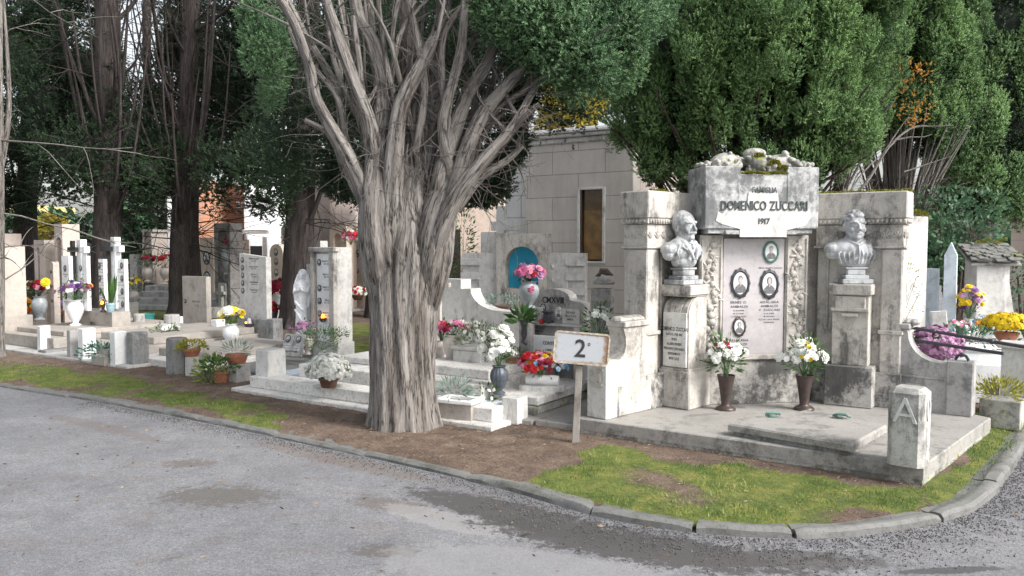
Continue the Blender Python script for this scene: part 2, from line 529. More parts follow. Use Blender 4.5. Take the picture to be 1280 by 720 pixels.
# ------------------------------------------------------------------ lettering
def _glyphs():
    out = {}
    tmp = []
    for ch in 'ABCDEFGHIJKLMNOPQRSTUVWXYZ0123456789.-°o':
        cu = bpy.data.curves.new('g', 'FONT'); cu.body = ch; cu.size = 1; cu.resolution_u = 3
        cu.extrude = .02; cu.offset = .012
        o = bpy.data.objects.new('g', cu); COL.objects.link(o); tmp.append((ch, o))
    dg = bpy.context.evaluated_depsgraph_get()
    for ch, o in tmp:
        me = bpy.data.meshes.new_from_object(o.evaluated_get(dg))
        v = np.zeros(len(me.vertices) * 3); me.vertices.foreach_get('co', v); v = v.reshape(-1, 3)
        f = [tuple(p.vertices) for p in me.polygons]
        out[ch] = (v, f, v[:, 0].min(), v[:, 0].max())
        bpy.data.meshes.remove(me)
    for ch, o in tmp:
        cu = o.data; bpy.data.objects.remove(o); bpy.data.curves.remove(cu)
    return out
GL = _glyphs()
def text(mb, s, cx, z, h, y=-.001, M=None, sx=1.0, sp=.07, align='c', depth=1.0, bold=0):
    """letters of cap height h, baseline z, facing -y"""
    k = h / .70; x = 0; items = []
    for ch in s:
        if ch == ' ': x += .32; continue
        v, f, a, b = GL[ch]
        items.append((v, f, x - a)); x += (b - a) + sp
    x -= sp
    off = -x / 2 if align == 'c' else (0 if align == 'l' else -x)
    for v, f, dx in items:
        q = np.stack([cx + (v[:, 0] + dx + off) * k * sx, y - v[:, 2] * k * depth, z + v[:, 1] * k], 1)
        mb.add(q, f, M)
    return mb
def lines(mb, rows, cx, ztop, h, gap, y=-.001, M=None, sx=.9, align='c', depth=.3):
    z = ztop
    for r in rows:
        hh = h
        if isinstance(r, tuple): r, q = r; hh = h * q
        z -= hh
        if r: text(mb, r, cx, z, hh, y, M, sx, align=align, depth=depth)
        z -= gap
    return z

def portrait(parent, x, z, w, h, y, frame=None, Mx=None, woman=False, ornate=False, name='portrait'):
    """oval enamel photograph: rim, plate and a plain head-and-shoulders figure"""
    T = Mx or Matrix.Identity(4)
    a = MB(); n = 24
    a.face_prism([(x + w / 2 * math.cos(t), z + h / 2 * math.sin(t)) for t in [2 * math.pi * i / n for i in range(n)]], y - .006, y + .002, T)
    p = obj(name, a, M['portrait_white'], parent)
    r = MB(); k = 36
    V = []; F = []
    for i in range(k):
        t = 2 * math.pi * i / k
        q = 1.22 + (.10 * (i % 3 == 0) if ornate else 0)
        V += [(x + w / 2 * .90 * math.cos(t), y - .004, z + h / 2 * .90 * math.sin(t)),
              (x + w / 2 * 1.02 * math.cos(t), y - .016, z + h / 2 * 1.02 * math.sin(t)),
              (x + w / 2 * q * math.cos(t), y - .010, z + h / 2 * q * math.sin(t)),
              (x + w / 2 * q * math.cos(t), y + .002, z + h / 2 * q * math.sin(t))]
    for i in range(k):
        j = (i + 1) % k
        for c in range(3): F.append((i * 4 + c, i * 4 + c + 1, j * 4 + c + 1, j * 4 + c))
    r.add(V, F, T)
    obj('portrait_frame', r, frame or M['dark_metal'], p)
    b = MB()
    pts = [(-.36, -.40), (-.34, -.18), (-.20, -.08), (-.08, -.03), (.08, -.03), (.20, -.08), (.34, -.18), (.36, -.40)]
    b.face_prism([(x + c * w, z + d * h) for c, d in pts][::-1][::-1], y - .008, y - .004, T)
    if woman: b.face_prism([(x + .19 * w * math.cos(t), z + .14 * h + .17 * h * math.sin(t)) for t in [2 * math.pi * i / 12 for i in range(12)]], y - .0075, y - .004, T)
    else: b.face_prism([(x + .15 * w * math.cos(t), z + .20 * h + .12 * h * math.sin(t)) for t in [2 * math.pi * i / 12 for i in range(12)]], y - .0075, y - .004, T)
    obj('portrait_clothes', b, M['portrait_grey'], p)
    c = MB()
    c.face_prism([(x + .115 * w * math.cos(t), z + .12 * h + .14 * h * math.sin(t)) for t in [2 * math.pi * i / 12 for i in range(12)]], y - .010, y - .006, T)
    c.face_prism([(x - .05 * w, z - .04 * h), (x, z - .16 * h), (x + .05 * w, z - .04 * h)], y - .010, y - .006, T)
    obj('portrait_face', c, M['portrait_face'], p)
    return p

# ------------------------------------------------------------------ scattered small faces (leaves, petals, sprigs)
def kite(w=.35, bend=.12):
    return np.array([(0, 0, 0), (-w / 2, .45, bend * .6), (w / 2, .45, bend * .6), (0, 1, bend)]), np.array([(0, 2, 1), (1, 2, 3)])
def star(n, inner=False):
    V = []; F = []
    for ring, (r, up, cnt) in enumerate(((1, .10, n), (.68, .38, n - 2), (.34, .55, 4))):
        for i in range(cnt):
            a = 2 * math.pi * (i + .5 * ring) / cnt
            d = 3.1416 / cnt * 1.15
            k = len(V)
            V += [(0, 0, .05 + .12 * ring), (r * .8 * math.cos(a - d), r * .8 * math.sin(a - d), up * .8),
                  (r * math.cos(a), r * math.sin(a), up), (r * .8 * math.cos(a + d), r * .8 * math.sin(a + d), up * .8)]
            F += [(k, k + 1, k + 2), (k, k + 2, k + 3)]
    return np.array(V), np.array(F)
def sprig():
    """feathery cypress tip: a few narrow blades about a stem that points to +z"""
    V = []; F = []
    r = random.Random(3)
    for i in range(9):
        h = .05 + .085 * i; a = i * 2.4; L = .42 * (1 - .055 * i); w = .19
        dx, dy = math.cos(a), math.sin(a); k = len(V)
        V += [(-dy * w / 2, dx * w / 2, h), (dy * w / 2, -dx * w / 2, h), (dx * L * .72, dy * L * .72, h + L * .72)]
        F += [(k, k + 1, k + 2)]
    return np.array(V), np.array(F)
KITE = kite(); BROAD = kite(.55, .15); BLADE = kite(.16, .25); STAR = star(8); SPRIG = sprig()

def frames(nrm):
    z = nrm / np.linalg.norm(nrm, axis=1, keepdims=True).clip(1e-9)
    t = rng.normal(size=z.shape)
    x = t - (t * z).sum(1, keepdims=True) * z
    x /= np.linalg.norm(x, axis=1, keepdims=True).clip(1e-9)
    y = np.cross(z, x)
    return x, y, z
def scatter(tmpl, pos, nrm, scale, tint, lie='z'):
    """copies of a template; its z (or its y when lie='y') follows nrm"""
    tv, tf = tmpl
    x, y, z = frames(nrm)
    if lie == 'y': x, y, z = x, z, np.cross(x, z)
    s = np.broadcast_to(np.asarray(scale, float), (len(pos),))[:, None]
    v = (tv[None, :, 0:1] * x[:, None] + tv[None, :, 1:2] * y[:, None] + tv[None, :, 2:3] * z[:, None]) * s[:, None] + pos[:, None]
    f = tf[None] + (np.arange(len(pos)) * len(tv))[:, None, None]
    return v.reshape(-1, 3), f.reshape(-1, tf.shape[1]), np.repeat(np.clip(tint, 0, 1), len(tf))
def merge(parts):
    V = []; F = []; T = []; n = 0
    for v, f, t in parts:
        V.append(v); F.append(f + n); T.append(t); n += len(v)
    return np.concatenate(V), np.concatenate(F), np.concatenate(T)
def leafobj(name, parts, mat, parent=None, loc=None):
    v, f, t = merge(parts)
    if parent is None and loc is None: loc = ((v[:, 0].min() + v[:, 0].max()) / 2, (v[:, 1].min() + v[:, 1].max()) / 2, v[:, 2].min())
    return fastmesh(name, v, f, mat, parent, {'tint': t}, loc=loc)
def dome(n, c, r, rz=None, low=-.15, seed=None, jitter=.12):
    """points over a dome: (positions, normals)"""
    d = rng.normal(size=(n * 3, 3)); d /= np.linalg.norm(d, axis=1, keepdims=True)
    d = d[d[:, 2] > low][:n]
    k = 1 + rng.normal(size=(len(d), 1)) * jitter
    rz = r if rz is None else rz
    return np.array(c) + d * np.array([r, r, rz]) * k, d

# ------------------------------------------------------------------ pots, vases, flowers
PROF = {
 'urn': [(.32, 0), (.34, .03), (.30, .06), (.17, .10), (.17, .13), (.30, .25), (.47, .50), (.50, .66), (.44, .82), (.32, .92), (.32, .95), (.40, .985), (.40, 1), (.33, 1), (.28, .93)],
 'amphora': [(.30, 0), (.31, .03), (.18, .07), (.16, .10), (.28, .26), (.44, .52), (.50, .74), (.46, .86), (.33, .93), (.37, .98), (.37, 1), (.30, 1), (.26, .95)],
 'flare': [(.50, 0), (.50, .05), (.42, .09), (.24, .14), (.22, .17), (.27, .40), (.36, .75), (.44, .97), (.46, 1), (.42, 1), (.38, .93)],
 'pot': [(.34, 0), (.36, .02), (.45, .80), (.50, .80), (.50, 1), (.45, 1), (.43, .9)],
 'bowl': [(.26, 0), (.30, .02), (.42, .45), (.47, .78), (.50, .80), (.50, 1), (.46, 1), (.44, .9)],
 'squat': [(.30, 0), (.30, .06), (.20, .12), (.20, .18), (.42, .38), (.50, .62), (.44, .84), (.34, .92), (.42, .97), (.42, 1), (.34, 1), (.3, .94)],
}
def vase(loc, r, h, prof, mat, label, name='flower_vase', cat='vase', group=None, flute=0, seg=24):
    mb = MB(); mb.lathe([(a * 2 * r, b * h) for a, b in PROF[prof]], seg=max(seg, flute * 4), flute=flute, fa=.04)
    o = obj(name, mb, mat, loc=loc, smooth=True, angle=50)
    return tag(o, label, cat, group)

def stems(mb, base, tops, r=.0025):
    for t in tops:
        b = Vector(base) + Vector((random.uniform(-.015, .015), random.uniform(-.015, .015), 0)); t = Vector(t)
        mid = (b + t) / 2 + Vector((random.uniform(-.01, .01), random.uniform(-.01, .01), .01))
        mb.tube([b, mid, t], r, 4)

def bouquet(loc, r, h, blooms, label, green='leaf_mid', nleaf=90, leaf=.05, name='bouquet', cat='bouquet', group=None, bloom=.022, tmpl=None, low=.0, stem_down=.0, lean=(0, 0)):
    """cut flowers whose stems start at loc (the vase mouth). blooms: [(material, count, size factor)]"""
    r *= .84; h *= .9; bloom *= .9
    t = thing(name, label, cat, tuple(loc), 0, group)
    c = np.array(loc) + np.array([lean[0], lean[1], h * .55])
    tops = []
    placed = []
    for mt, cnt, sf in blooms:
        p, n = dome(cnt, c, r, h * .5, low, jitter=.16)
        if len(placed):
            pass
        tops += [tuple(q) for q in p[:14]]
        s = bloom * sf * np.clip(1 + rng.normal(size=len(p)) * .28, .45, 1.6)
        nn = n * .7 + np.array([0, -.35, .35])
        leafobj('blossoms', [scatter(STAR, p, nn, s, rng.random(len(p)))], M[mt], t)
    sm = MB(); stems(sm, Vector(loc) - Vector((0, 0, stem_down)), tops[:26]); obj('stems', sm, M['leaf_stem'], t, world_co=True)
    p, n = dome(nleaf, c, r * .82, h * .5, -.7, jitter=.2)
    leafobj('foliage', [scatter(KITE, p, n + np.array([0, 0, .3]), leaf * .72 * (1 + rng.normal(size=len(p)) * .25), rng.random(len(p)), 'y')], M[green], t)
    return t

def potted(loc, pr, ph, prof, potmat, r, h, blooms, label, green='leaf_mid', nleaf=200, leaf=.035, name='potted_plant', cat='potted plant', bloom=.02, low=-.25, tm=KITE, group=None, up=.3):
    t = thing(name, label, cat, tuple(loc), 0, group)
    mb = MB(); mb.lathe([(a * 2 * pr, b * ph) for a, b in PROF[prof]], seg=24)
    mb.lathe([(pr * .86, ph * .9), (pr * .84, ph * .92)], seg=12)
    obj('pot', mb, M[potmat], t, smooth=True, angle=45)
    c = np.array(loc) + np.array([0, 0, ph + h * .30])
    p, n = dome(nleaf, c, r * (.72 if blooms else .85), h * (.5 if blooms else .62), -.5, jitter=.2)
    leafobj('foliage', [scatter(tm, p, n + np.array([0, 0, up]), leaf * (1 + rng.normal(size=len(p)) * .25), rng.random(len(p)) * .6 + vnoise(p * 30) + .3, 'y')], M[green], t)
    for mt, cnt, sf in blooms:
        p, n = dome(cnt, c, r, h * .7, low, jitter=.05)
        leafobj('blossoms', [scatter(STAR, p, n, bloom * sf * (1 + rng.normal(size=len(p)) * .15), rng.random(len(p)))], M[mt], t)
    return t
M['leaf_stem'] = plain('green stems', (.06, .13, .04), .6, .3, 40)

# ------------------------------------------------------------------ stones
GRID = -R(33)
def gravebox(px0, px1, pyb, h=None, pytop=None, d=.15, rz=GRID, z=GZ, D=None):
    """size and place of an upright box whose visible silhouette spans px0..px1 with its foot at row pyb:
    returns (loc, width, depth, height)"""
    Y = D if D else Yof(pyb, z)
    mid = (px0 + px1) / 2
    u = (mid - 640) / 1000
    ca, sa = math.cos(rz), math.sin(rz)
    nrm = abs(-sa * 0 + 1)  # placeholder, unit
    vx, vy = -u, -1.0; L = math.hypot(vx, vy); 
    fx = abs((sa) * vx + (-ca) * vy)      # how much the front face shows
    sx = abs(ca * vx + sa * vy)           # how much the side face shows
    A = (px1 - px0) / 1000 * Y
    w = max((A - d * sx) / fx, .03)
    back = (w * abs(sa) + d * abs(ca)) / 2
    Yc = Y + back * .8
    loc = Vector((u * Yc, Yc, z))
    if h is None:
        h = Zat(pytop, Y) - z
    return loc, w, d, h

def post(px0, px1, pyb, pytop, mat, label, d=None, ch=.008, z=GZ, cap=False, group='low corner posts of the graves', name='corner_post', rz=GRID, round_top=False, cat='stone post'):
    Y = Yof(pyb, z); d0 = d or (px1 - px0) / 1000 * Y / 1.38
    loc, w, d, h = gravebox(px0, px1, pyb, pytop=pytop, d=d0, z=z, rz=rz)
    mb = MB()
    mb.box((0, 0, h / 2), (w, d, h), 0, ch, taper=.04)
    o = obj(name, mb, M[mat], loc=loc)
    o.rotation_euler.z = rz
    return tag(o, label, cat, group)

def outline(kind, w, h):
    if kind == 'flat': return [(-w / 2, 0), (w / 2, 0), (w / 2, h), (-w / 2, h)]
    if kind == 'arch':
        r = w / 2; return [(-r, 0), (r, 0)] + [(r * math.cos(a), h - r + r * math.sin(a)) for a in [math.pi * i / 12 for i in range(13)]]
    if kind == 'low_arch':
        r = h * .12; return [(-w / 2, 0), (w / 2, 0)] + [(w / 2 * math.cos(a), h - r + r * math.sin(a)) for a in [math.pi * i / 12 for i in range(13)]]
    if kind == 'shoulder':
        s = w * .28; return [(-w / 2, 0), (w / 2, 0), (w / 2, h * .84), (w / 2 - .03, h * .86), (s, h * .88)] + \
            [(s * math.cos(a), h * .90 + h * .10 * math.sin(a)) for a in [math.pi * i / 8 for i in range(9)]] + [(-s, h * .88), (-w / 2 + .03, h * .86), (-w / 2, h * .84)]
    if kind == 'gable': return [(-w / 2, 0), (w / 2, 0), (w / 2, h * .88), (0, h), (-w / 2, h * .88)]
    if kind == 'trap': return [(-w / 2, 0), (w / 2, 0), (w * .33, h), (-w * .33, h)]
    if kind == 'slant': return [(-w / 2, 0), (w / 2, 0), (w / 2, h * .96), (-w / 2, h)]

def stele(px0, px1, pyb, pytop, mat, label, kind='flat', d=.12, rz=GRID, z=GZ, D=None, rows=None, ovals=(), name='headstone', cat='headstone', base=None, group=None, th=.02, lettermat='letter', niche=None, align='c', tx=0, tz=.9, seg=None):
    """upright gravestone from its silhouette; rows = lettering, ovals = [(x 0..1, z 0..1, w)] portraits"""
    loc, w, d, h = gravebox(px0, px1, pyb, pytop=pytop, d=d, rz=rz, z=z, D=D)
    t = thing(name, label, cat, loc, rz, group)
    mb = MB(); z0 = 0
    pts = outline(kind, w, h)
    if niche:   # arched opening cut through the slab: (x centre frac, z0 frac, z1 frac, width frac)
        cx, a, b, nw = niche; nw *= w; cx *= w; a *= h; b *= h; r = nw / 2
        arc = [(cx + r * math.cos(t2), b - r + r * math.sin(t2)) for t2 in [math.pi * i / 10 for i in range(11)]]
        L = [(-w / 2, 0), (cx - r, 0), (cx - r, h), (-w / 2, h)]
        Rr = [(cx + r, 0), (w / 2, 0), (w / 2, h), (cx + r, h)]
        mb.face_prism(L, -d / 2, d / 2); mb.face_prism(Rr, -d / 2, d / 2)
        if a > .02: mb.face_prism([(cx - r, 0), (cx + r, 0), (cx + r, a), (cx - r, a)], -d / 2, d / 2)
        for i in range(10):
            p, q = arc[i], arc[i + 1]
            mb.face_prism([q, p, (p[0], h), (q[0], h)], -d / 2, d / 2)
    else:
        mb.face_prism(pts, -d / 2, d / 2)
    obj('slab', mb, M[mat], t)
    if base:
        bw, bh, bm = base
        b = MB(); b.box((0, 0, bh / 2), (w + 2 * bw, d + 2 * bw, bh), 0, .008); obj('plinth', b, M[bm], t)
    if rows:
        tb = MB(); lines(tb, rows, tx * w, h * tz, th, th * .75, -d / 2 - .0015, align=align)
        obj('lettering', tb, M[lettermat], t)
    for i, (ox, oz, ow) in enumerate(ovals):
        portrait(t, ox * w, oz * h, ow * w, ow * w * 1.3, -d / 2, woman=i % 2)
    return t, w, d, h
# ------------------------------------------------------------------ the setting: ground, road, kerbed island
def ground_material():
    m, n, l, b = _m('trodden soil and paths')
    g = n.new('ShaderNodeNewGeometry').outputs['Position']
    c = _ramp(n, l, _noise(n, l, g, 3, 10, .7), [(.3, (.07, .055, .045)), (.55, (.15, .12, .10)), (.75, (.22, .20, .17))])
    gr = _ramp(n, l, _noise(n, l, g, .9, 8, .6), [(.48, 0), (.58, 1)])
    c = _mix(n, l, gr, c, (.10, .13, .03))
    l.new(c, b.inputs['Base Color']); b.inputs['Roughness'].default_value = .95
    _bump(n, l, b, _noise(n, l, g, 25, 8, .7), .6, .03)
    return m
mb = MB(); mb.add([(-150, -60, 0), (150, -60, 0), (150, 260, 0), (-150, 260, 0)], [(0, 1, 2, 3)])
tag(obj('ground', mb, ground_material(), loc=(0, 0, 0)), kind='structure')

def blob(n, l, g, cx, cy, rx, ry, rot=0, noise=.5, nscale=5, edge=.12):
    """soft-edged irregular patch mask at a place on the road (a stain)"""
    mp = n.new('ShaderNodeMapping'); mp.vector_type = 'TEXTURE'
    mp.inputs['Location'].default_value = (cx, cy, 0); mp.inputs['Rotation'].default_value = (0, 0, rot)
    mp.inputs['Scale'].default_value = (rx, ry, 1)
    l.new(g, mp.inputs['Vector'])
    vm = n.new('ShaderNodeVectorMath'); vm.operation = 'LENGTH'
    s = n.new('ShaderNodeSeparateXYZ'); l.new(mp.outputs[0], s.inputs[0])
    cb = n.new('ShaderNodeCombineXYZ'); l.new(s.outputs[0], cb.inputs[0]); l.new(s.outputs[1], cb.inputs[1])
    l.new(cb.outputs[0], vm.inputs[0])
    nz = _noise(n, l, g, nscale * 1.6, 10, .85)
    d = _math(n, l, 'ADD', vm.outputs['Value'], _math(n, l, 'MULTIPLY', _math(n, l, 'SUBTRACT', nz, .5), noise * 5.5))
    return _ramp(n, l, d, [(max(0, .78 - edge), 1), (min(1, .78 + edge), 0)])

def asphalt():
    m, n, l, b = _m('old asphalt')
    g = n.new('ShaderNodeNewGeometry').outputs['Position']
    big = _noise(n, l, g, 1.1, 8, .65)
    c = _ramp(n, l, big, [(.3, (.14, .143, .155)), (.5, (.182, .185, .197)), (.7, (.225, .228, .24))])
    fine = _noise(n, l, g, 170, 3, .8)
    c = _mix(n, l, 1.0, c, _ramp(n, l, fine, [(.32, .45), (.5, .95), (.68, 1.5)]), 'MULTIPLY')
    c = _mix(n, l, 1.0, c, _ramp(n, l, _noise(n, l, g, 48, 4, .8), [(.36, .74), (.5, 1), (.64, 1.2)]), 'MULTIPLY')
    c = _mix(n, l, 1.0, c, _ramp(n, l, _noise(n, l, g, 7, 8, .8), [(.36, .82), (.5, 1), (.64, 1.1)]), 'MULTIPLY')
    vo = n.new('ShaderNodeTexVoronoi'); vo.inputs['Scale'].default_value = 85; l.new(g, vo.inputs['Vector'])
    c = _mix(n, l, _ramp(n, l, vo.outputs['Distance'], [(.06, .7), (.14, 0)]), c, (.42, .41, .40))
    # brown needle dust drifting towards the kerb
    dust = _ramp(n, l, _noise(n, l, _map(n, l, g, (1.4, 3.5, 1)), 1.2, 9, .75), [(.53, 0), (.72, .5)])
    c = _mix(n, l, dust, c, (.15, .105, .085))
    def dark(px, py, rx, ry, rot=0, col=(.055, .05, .048), k=.85, noise=.5, ns=6, edge=.05):
        nonlocal c
        p = G(px, py, 0)
        f = blob(n, l, g, p.x, p.y, rx, ry, rot, noise, ns, edge)
        c = _mix(n, l, _math(n, l, 'MULTIPLY', f, k), c, col)
    dark(275, 620, .46, .25, -.1, (.095, .085, .075), .72, .8, 9)
    dark(480, 690, .22, .12, 0, (.09, .078, .068), .7, .8, 9)
    dark(235, 580, .26, .12, 0, (.10, .075, .06), .6, .9, 9)
    dark(490, 632, .34, .14, -.5, (.11, .09, .075), .6, .9, 9)
    # lighter slab of old surface in front of the corner
    dark(680, 722, 1.1, .40, -.35, (.27, .268, .27), .5, .22, 3)
    dark(555, 650, .6, .16, -.6, (.30, .29, .285), .55, .25, 4)
    # dark crumbled strip that follows the kerb round the corner
    dark(650, 646, 1.1, .24, -.62, (.06, .056, .056), .92, .45, 7)
    dark(790, 682, 1.1, .28, -.42, (.06, .056, .056), .93, .45, 7)
    dark(950, 700, .8, .17, -.06, (.07, .066, .064), .8, .45, 7)
    dark(1190, 714, .35, .05, .1, (.05, .05, .05), .8, .4, 6)
    # brown litter under the tree side kerb
    dark(420, 575, 1.2, .14, -.62, (.15, .12, .10), .55, .5, 5)
    dark(130, 535, 1.2, .12, -.6, (.14, .11, .10), .5, .6, 5)
    # cracks
    cr = n.new('ShaderNodeTexVoronoi'); cr.feature = 'DISTANCE_TO_EDGE'; cr.inputs['Scale'].default_value = .55
    wob = n.new('ShaderNodeTexNoise'); wob.inputs['Scale'].default_value = 3; wob.inputs['Detail'].default_value = 8; l.new(g, wob.inputs['Vector'])
    vadd = n.new('ShaderNodeVectorMath'); vadd.operation = 'MULTIPLY_ADD'; l.new(wob.outputs['Color'], vadd.inputs[0])
    vadd.inputs[1].default_value = (.9, .9, 0); l.new(g, vadd.inputs[2]); l.new(vadd.outputs[0], cr.inputs['Vector'])
    crf = _ramp(n, l, cr.outputs['Distance'], [(.003, 1), (.010, 0)])
    crm = _ramp(n, l, _noise(n, l, g, .8, 3), [(.58, 0), (.64, 1)])
    crk = _math(n, l, 'MULTIPLY', crf, crm)
    c = _mix(n, l, _math(n, l, 'MULTIPLY', crk, .8), c, (.06, .055, .05))
    l.new(c, b.inputs['Base Color']); b.inputs['Roughness'].default_value = .9
    h = _math(n, l, 'ADD', _math(n, l, 'MULTIPLY', fine, 1.0), _math(n, l, 'MULTIPLY', crk, -2))
    _bump(n, l, b, h, .75, .006)
    return m
KP = [(-260, 455), (-120, 466), (0, 478), (120, 496), (240, 518), (360, 542), (470, 565), (560, 585), (650, 606), (742, 633),
      (800, 644), (868, 654), (930, 659), (990, 661), (1050, 659), (1110, 652), (1165, 642), (1205, 629), (1232, 609), (1252, 585), (1272, 555), (1290, 530), (1310, 508), (1340, 480)]
KW = [G(a, b, .045) for a, b in KP]
road = MB()
ro = [(-60, -30), (60, -30), (60, 5.0), (14, 8.2), (7.2, 14)] + [(p.x, p.y) for p in KW[::-1]] + [(-60, 44)]
def inside(poly, x, y):
    x = np.asarray(x); y = np.asarray(y); r = np.zeros(x.shape, bool)
    n = len(poly)
    for i in range(n):
        (x0, y0), (x1, y1) = poly[i], poly[(i + 1) % n]
        c = (y0 > y) != (y1 > y)
        with np.errstate(divide='ignore', invalid='ignore'):
            r ^= c & (x < (x1 - x0) * (y - y0) / (y1 - y0 + 1e-12) + x0)
    return r
road.add([(-60, -30, .004), (60, -30, .004), (60, 40, .004), (-60, 40, .004)], [(0, 1, 2, 3)])
tag(obj('road', road, asphalt(), loc=(0, 0, 0)), kind='structure')

# kerb: separate stones, each a solid of its own in one kerb line (setting)
def kerb():
    mb = MB()
    # resample
    P = [Vector((p.x, p.y)) for p in KW]
    L = [0]
    for i in range(1, len(P)): L.append(L[-1] + (P[i] - P[i - 1]).length)
    def at(s):
        for i in range(1, len(P)):
            if s <= L[i]:
                t = (s - L[i - 1]) / (L[i] - L[i - 1]); return P[i - 1].lerp(P[i], t)
        return P[-1]
    s = 0; T = L[-1]
    joints = []
    jt = [Vector(G(x, y, .045).xy) for x, y in ((742, 633), (868, 654), (990, 661))]
    def nearest(q):
        return min(range(0, int(T * 100)), key=lambda k: (at(k / 100) - q).length) / 100
    js = sorted(nearest(q) for q in jt)
    cuts = []
    s = js[0] - 1.02
    while s > .3: cuts.append(s); s -= 1.02 + random.uniform(-.05, .05)
    cuts = sorted(cuts + js)
    s = js[-1] + .95
    while s < T: cuts.append(s); s += .95
    cuts = [0] + cuts + [T]
    for a, b2 in zip(cuts[:-1], cuts[1:]):
        big = a > js[0] - 2.2
        ga = .012 if a >= js[0] - .01 else .003
        a2, b3 = a + ga, b2 - ga
        n = max(2, int((b3 - a2) / .06))
        rows = []
        hh = .042 + random.uniform(-.006, .006) + .014 * (a >= js[0] - .1); wob = random.uniform(-.008, .008)
        for i in range(n + 1):
            q = a2 + (b3 - a2) * i / n
            c = at(q); d = (at(min(q + .06, T)) - at(max(q - .06, 0))).normalized(); nr = Vector((d.y, -d.x))
            w = .036 + .014 * min(1, max(0, (q - js[-1] - .5) / .6))
            e = .010 if i in (0, n) else 0
            def pt(o, z):
                k = fbm(np.array([[c.x * 9 + o * 30, c.y * 9, z * 40]]), 3)[0] * .012
                p = c + nr * (o + wob + k * .6); return (p.x, p.y, z + k * .8)
            rows.append([pt(w + .004, -.03), pt(w, hh - .018 - e), pt(w - .018, hh - e), pt(0, hh + .003 - e), pt(-w + .015, hh - e), pt(-w, hh - .012 - e), pt(-w - .07, .036)])
        V = [p for r in rows for p in r]; m = 7
        F = [(i * m + k, i * m + k + 1, (i + 1) * m + k + 1, (i + 1) * m + k)[::-1] for i in range(n) for k in range(m - 1)]
        F += [tuple(range(m)), tuple(range(n * m, n * m + m))[::-1]]
        mb.add(V, F)
    o = obj('kerb', mb, M['kerb'], world_co=True, smooth=True, angle=35, loc=(0, 5, 0))
    tag(o, kind='structure')
kerb()

# soil inside the kerb, with a grass attribute for the lawn patches
LAWN = [[(660, 606), (742, 626), (800, 639), (868, 648), (930, 653), (990, 655), (1050, 653), (1110, 645), (1150, 636), (1190, 628), (1150, 612), (1040, 606), (960, 594), (870, 578), (800, 566), (740, 558)],
        [(-200, 440), (-200, 460), (0, 474), (120, 492), (240, 514), (300, 530), (345, 530), (310, 505), (215, 480), (110, 464), (20, 456), (-60, 447)],
        [(1150, 626), (1200, 630), (1240, 600), (1268, 548), (1300, 520), (1300, 480), (1250, 505), (1228, 535), (1150, 605)],
        [(425, 440), (470, 440), (470, 405), (430, 405)], [(120, 420), (300, 415), (300, 385), (120, 385)]]
LAWNW = [[(G(a, b).x, G(a, b).y) for a, b in p] for p in LAWN]
def grass_density(x, y):
    P = np.stack([x, y, np.zeros_like(x)], -1)
    jx = x + fbm(P * 2.5, 3) * .35; jy = y + fbm(P * 2.5 + 9.1, 3) * .35
    d = np.zeros(x.shape)
    for i, p in enumerate(LAWNW):
        k = inside(p, jx, jy).astype(float)
        d = np.maximum(d, k)
    w = np.clip(1.0 + fbm(P * 3.3 + 5, 4) * 1.5, 0, 1)
    near = inside(LAWNW[0], jx, jy)
    w = np.where(near, np.clip(.92 + fbm(P * 2.1 + 3, 5) * 1.7, 0, 1), w)
    w = np.where(inside(LAWNW[2], jx, jy), np.clip(w + .3, 0, 1), w)
    return d * w
def soil():
    m, n, l, b = _m('needle strewn soil with moss')
    g = n.new('ShaderNodeNewGeometry').outputs['Position']
    n1 = _noise(n, l, g, 5, 10, .75)
    c = _ramp(n, l, n1, [(.3, (.07, .048, .036)), (.5, (.155, .108, .08)), (.7, (.26, .20, .155))])
    f = _noise(n, l, g, 90, 5, .8)
    c = _mix(n, l, 1.0, c, _ramp(n, l, f, [(.3, .35), (.5, .9), (.7, 1.8)]), 'MULTIPLY')
    a = n.new('ShaderNodeAttribute'); a.attribute_name = 'grass'
    mc = _ramp(n, l, _noise(n, l, g, 6, 8, .7), [(.32, (.055, .09, .014)), (.5, (.14, .175, .03)), (.68, (.27, .25, .06))])
    mc = _mix(n, l, 1.0, mc, _ramp(n, l, f, [(.3, .45), (.5, .9), (.7, 1.4)]), 'MULTIPLY')
    l.new(_mix(n, l, _ramp(n, l, _math(n, l, 'ADD', a.outputs['Fac'], _math(n, l, 'MULTIPLY', _math(n, l, 'SUBTRACT', f, .5), .9)), [(.25, 0), (.55, 1)]), c, mc), b.inputs['Base Color'])
    b.inputs['Roughness'].default_value = .95
    _bump(n, l, b, f, .9, .02)
    return m
poly = [(p.x, p.y) for p in KW] + [(9, 18), (9, 60), (-40, 60), (-40, KW[0].y)]
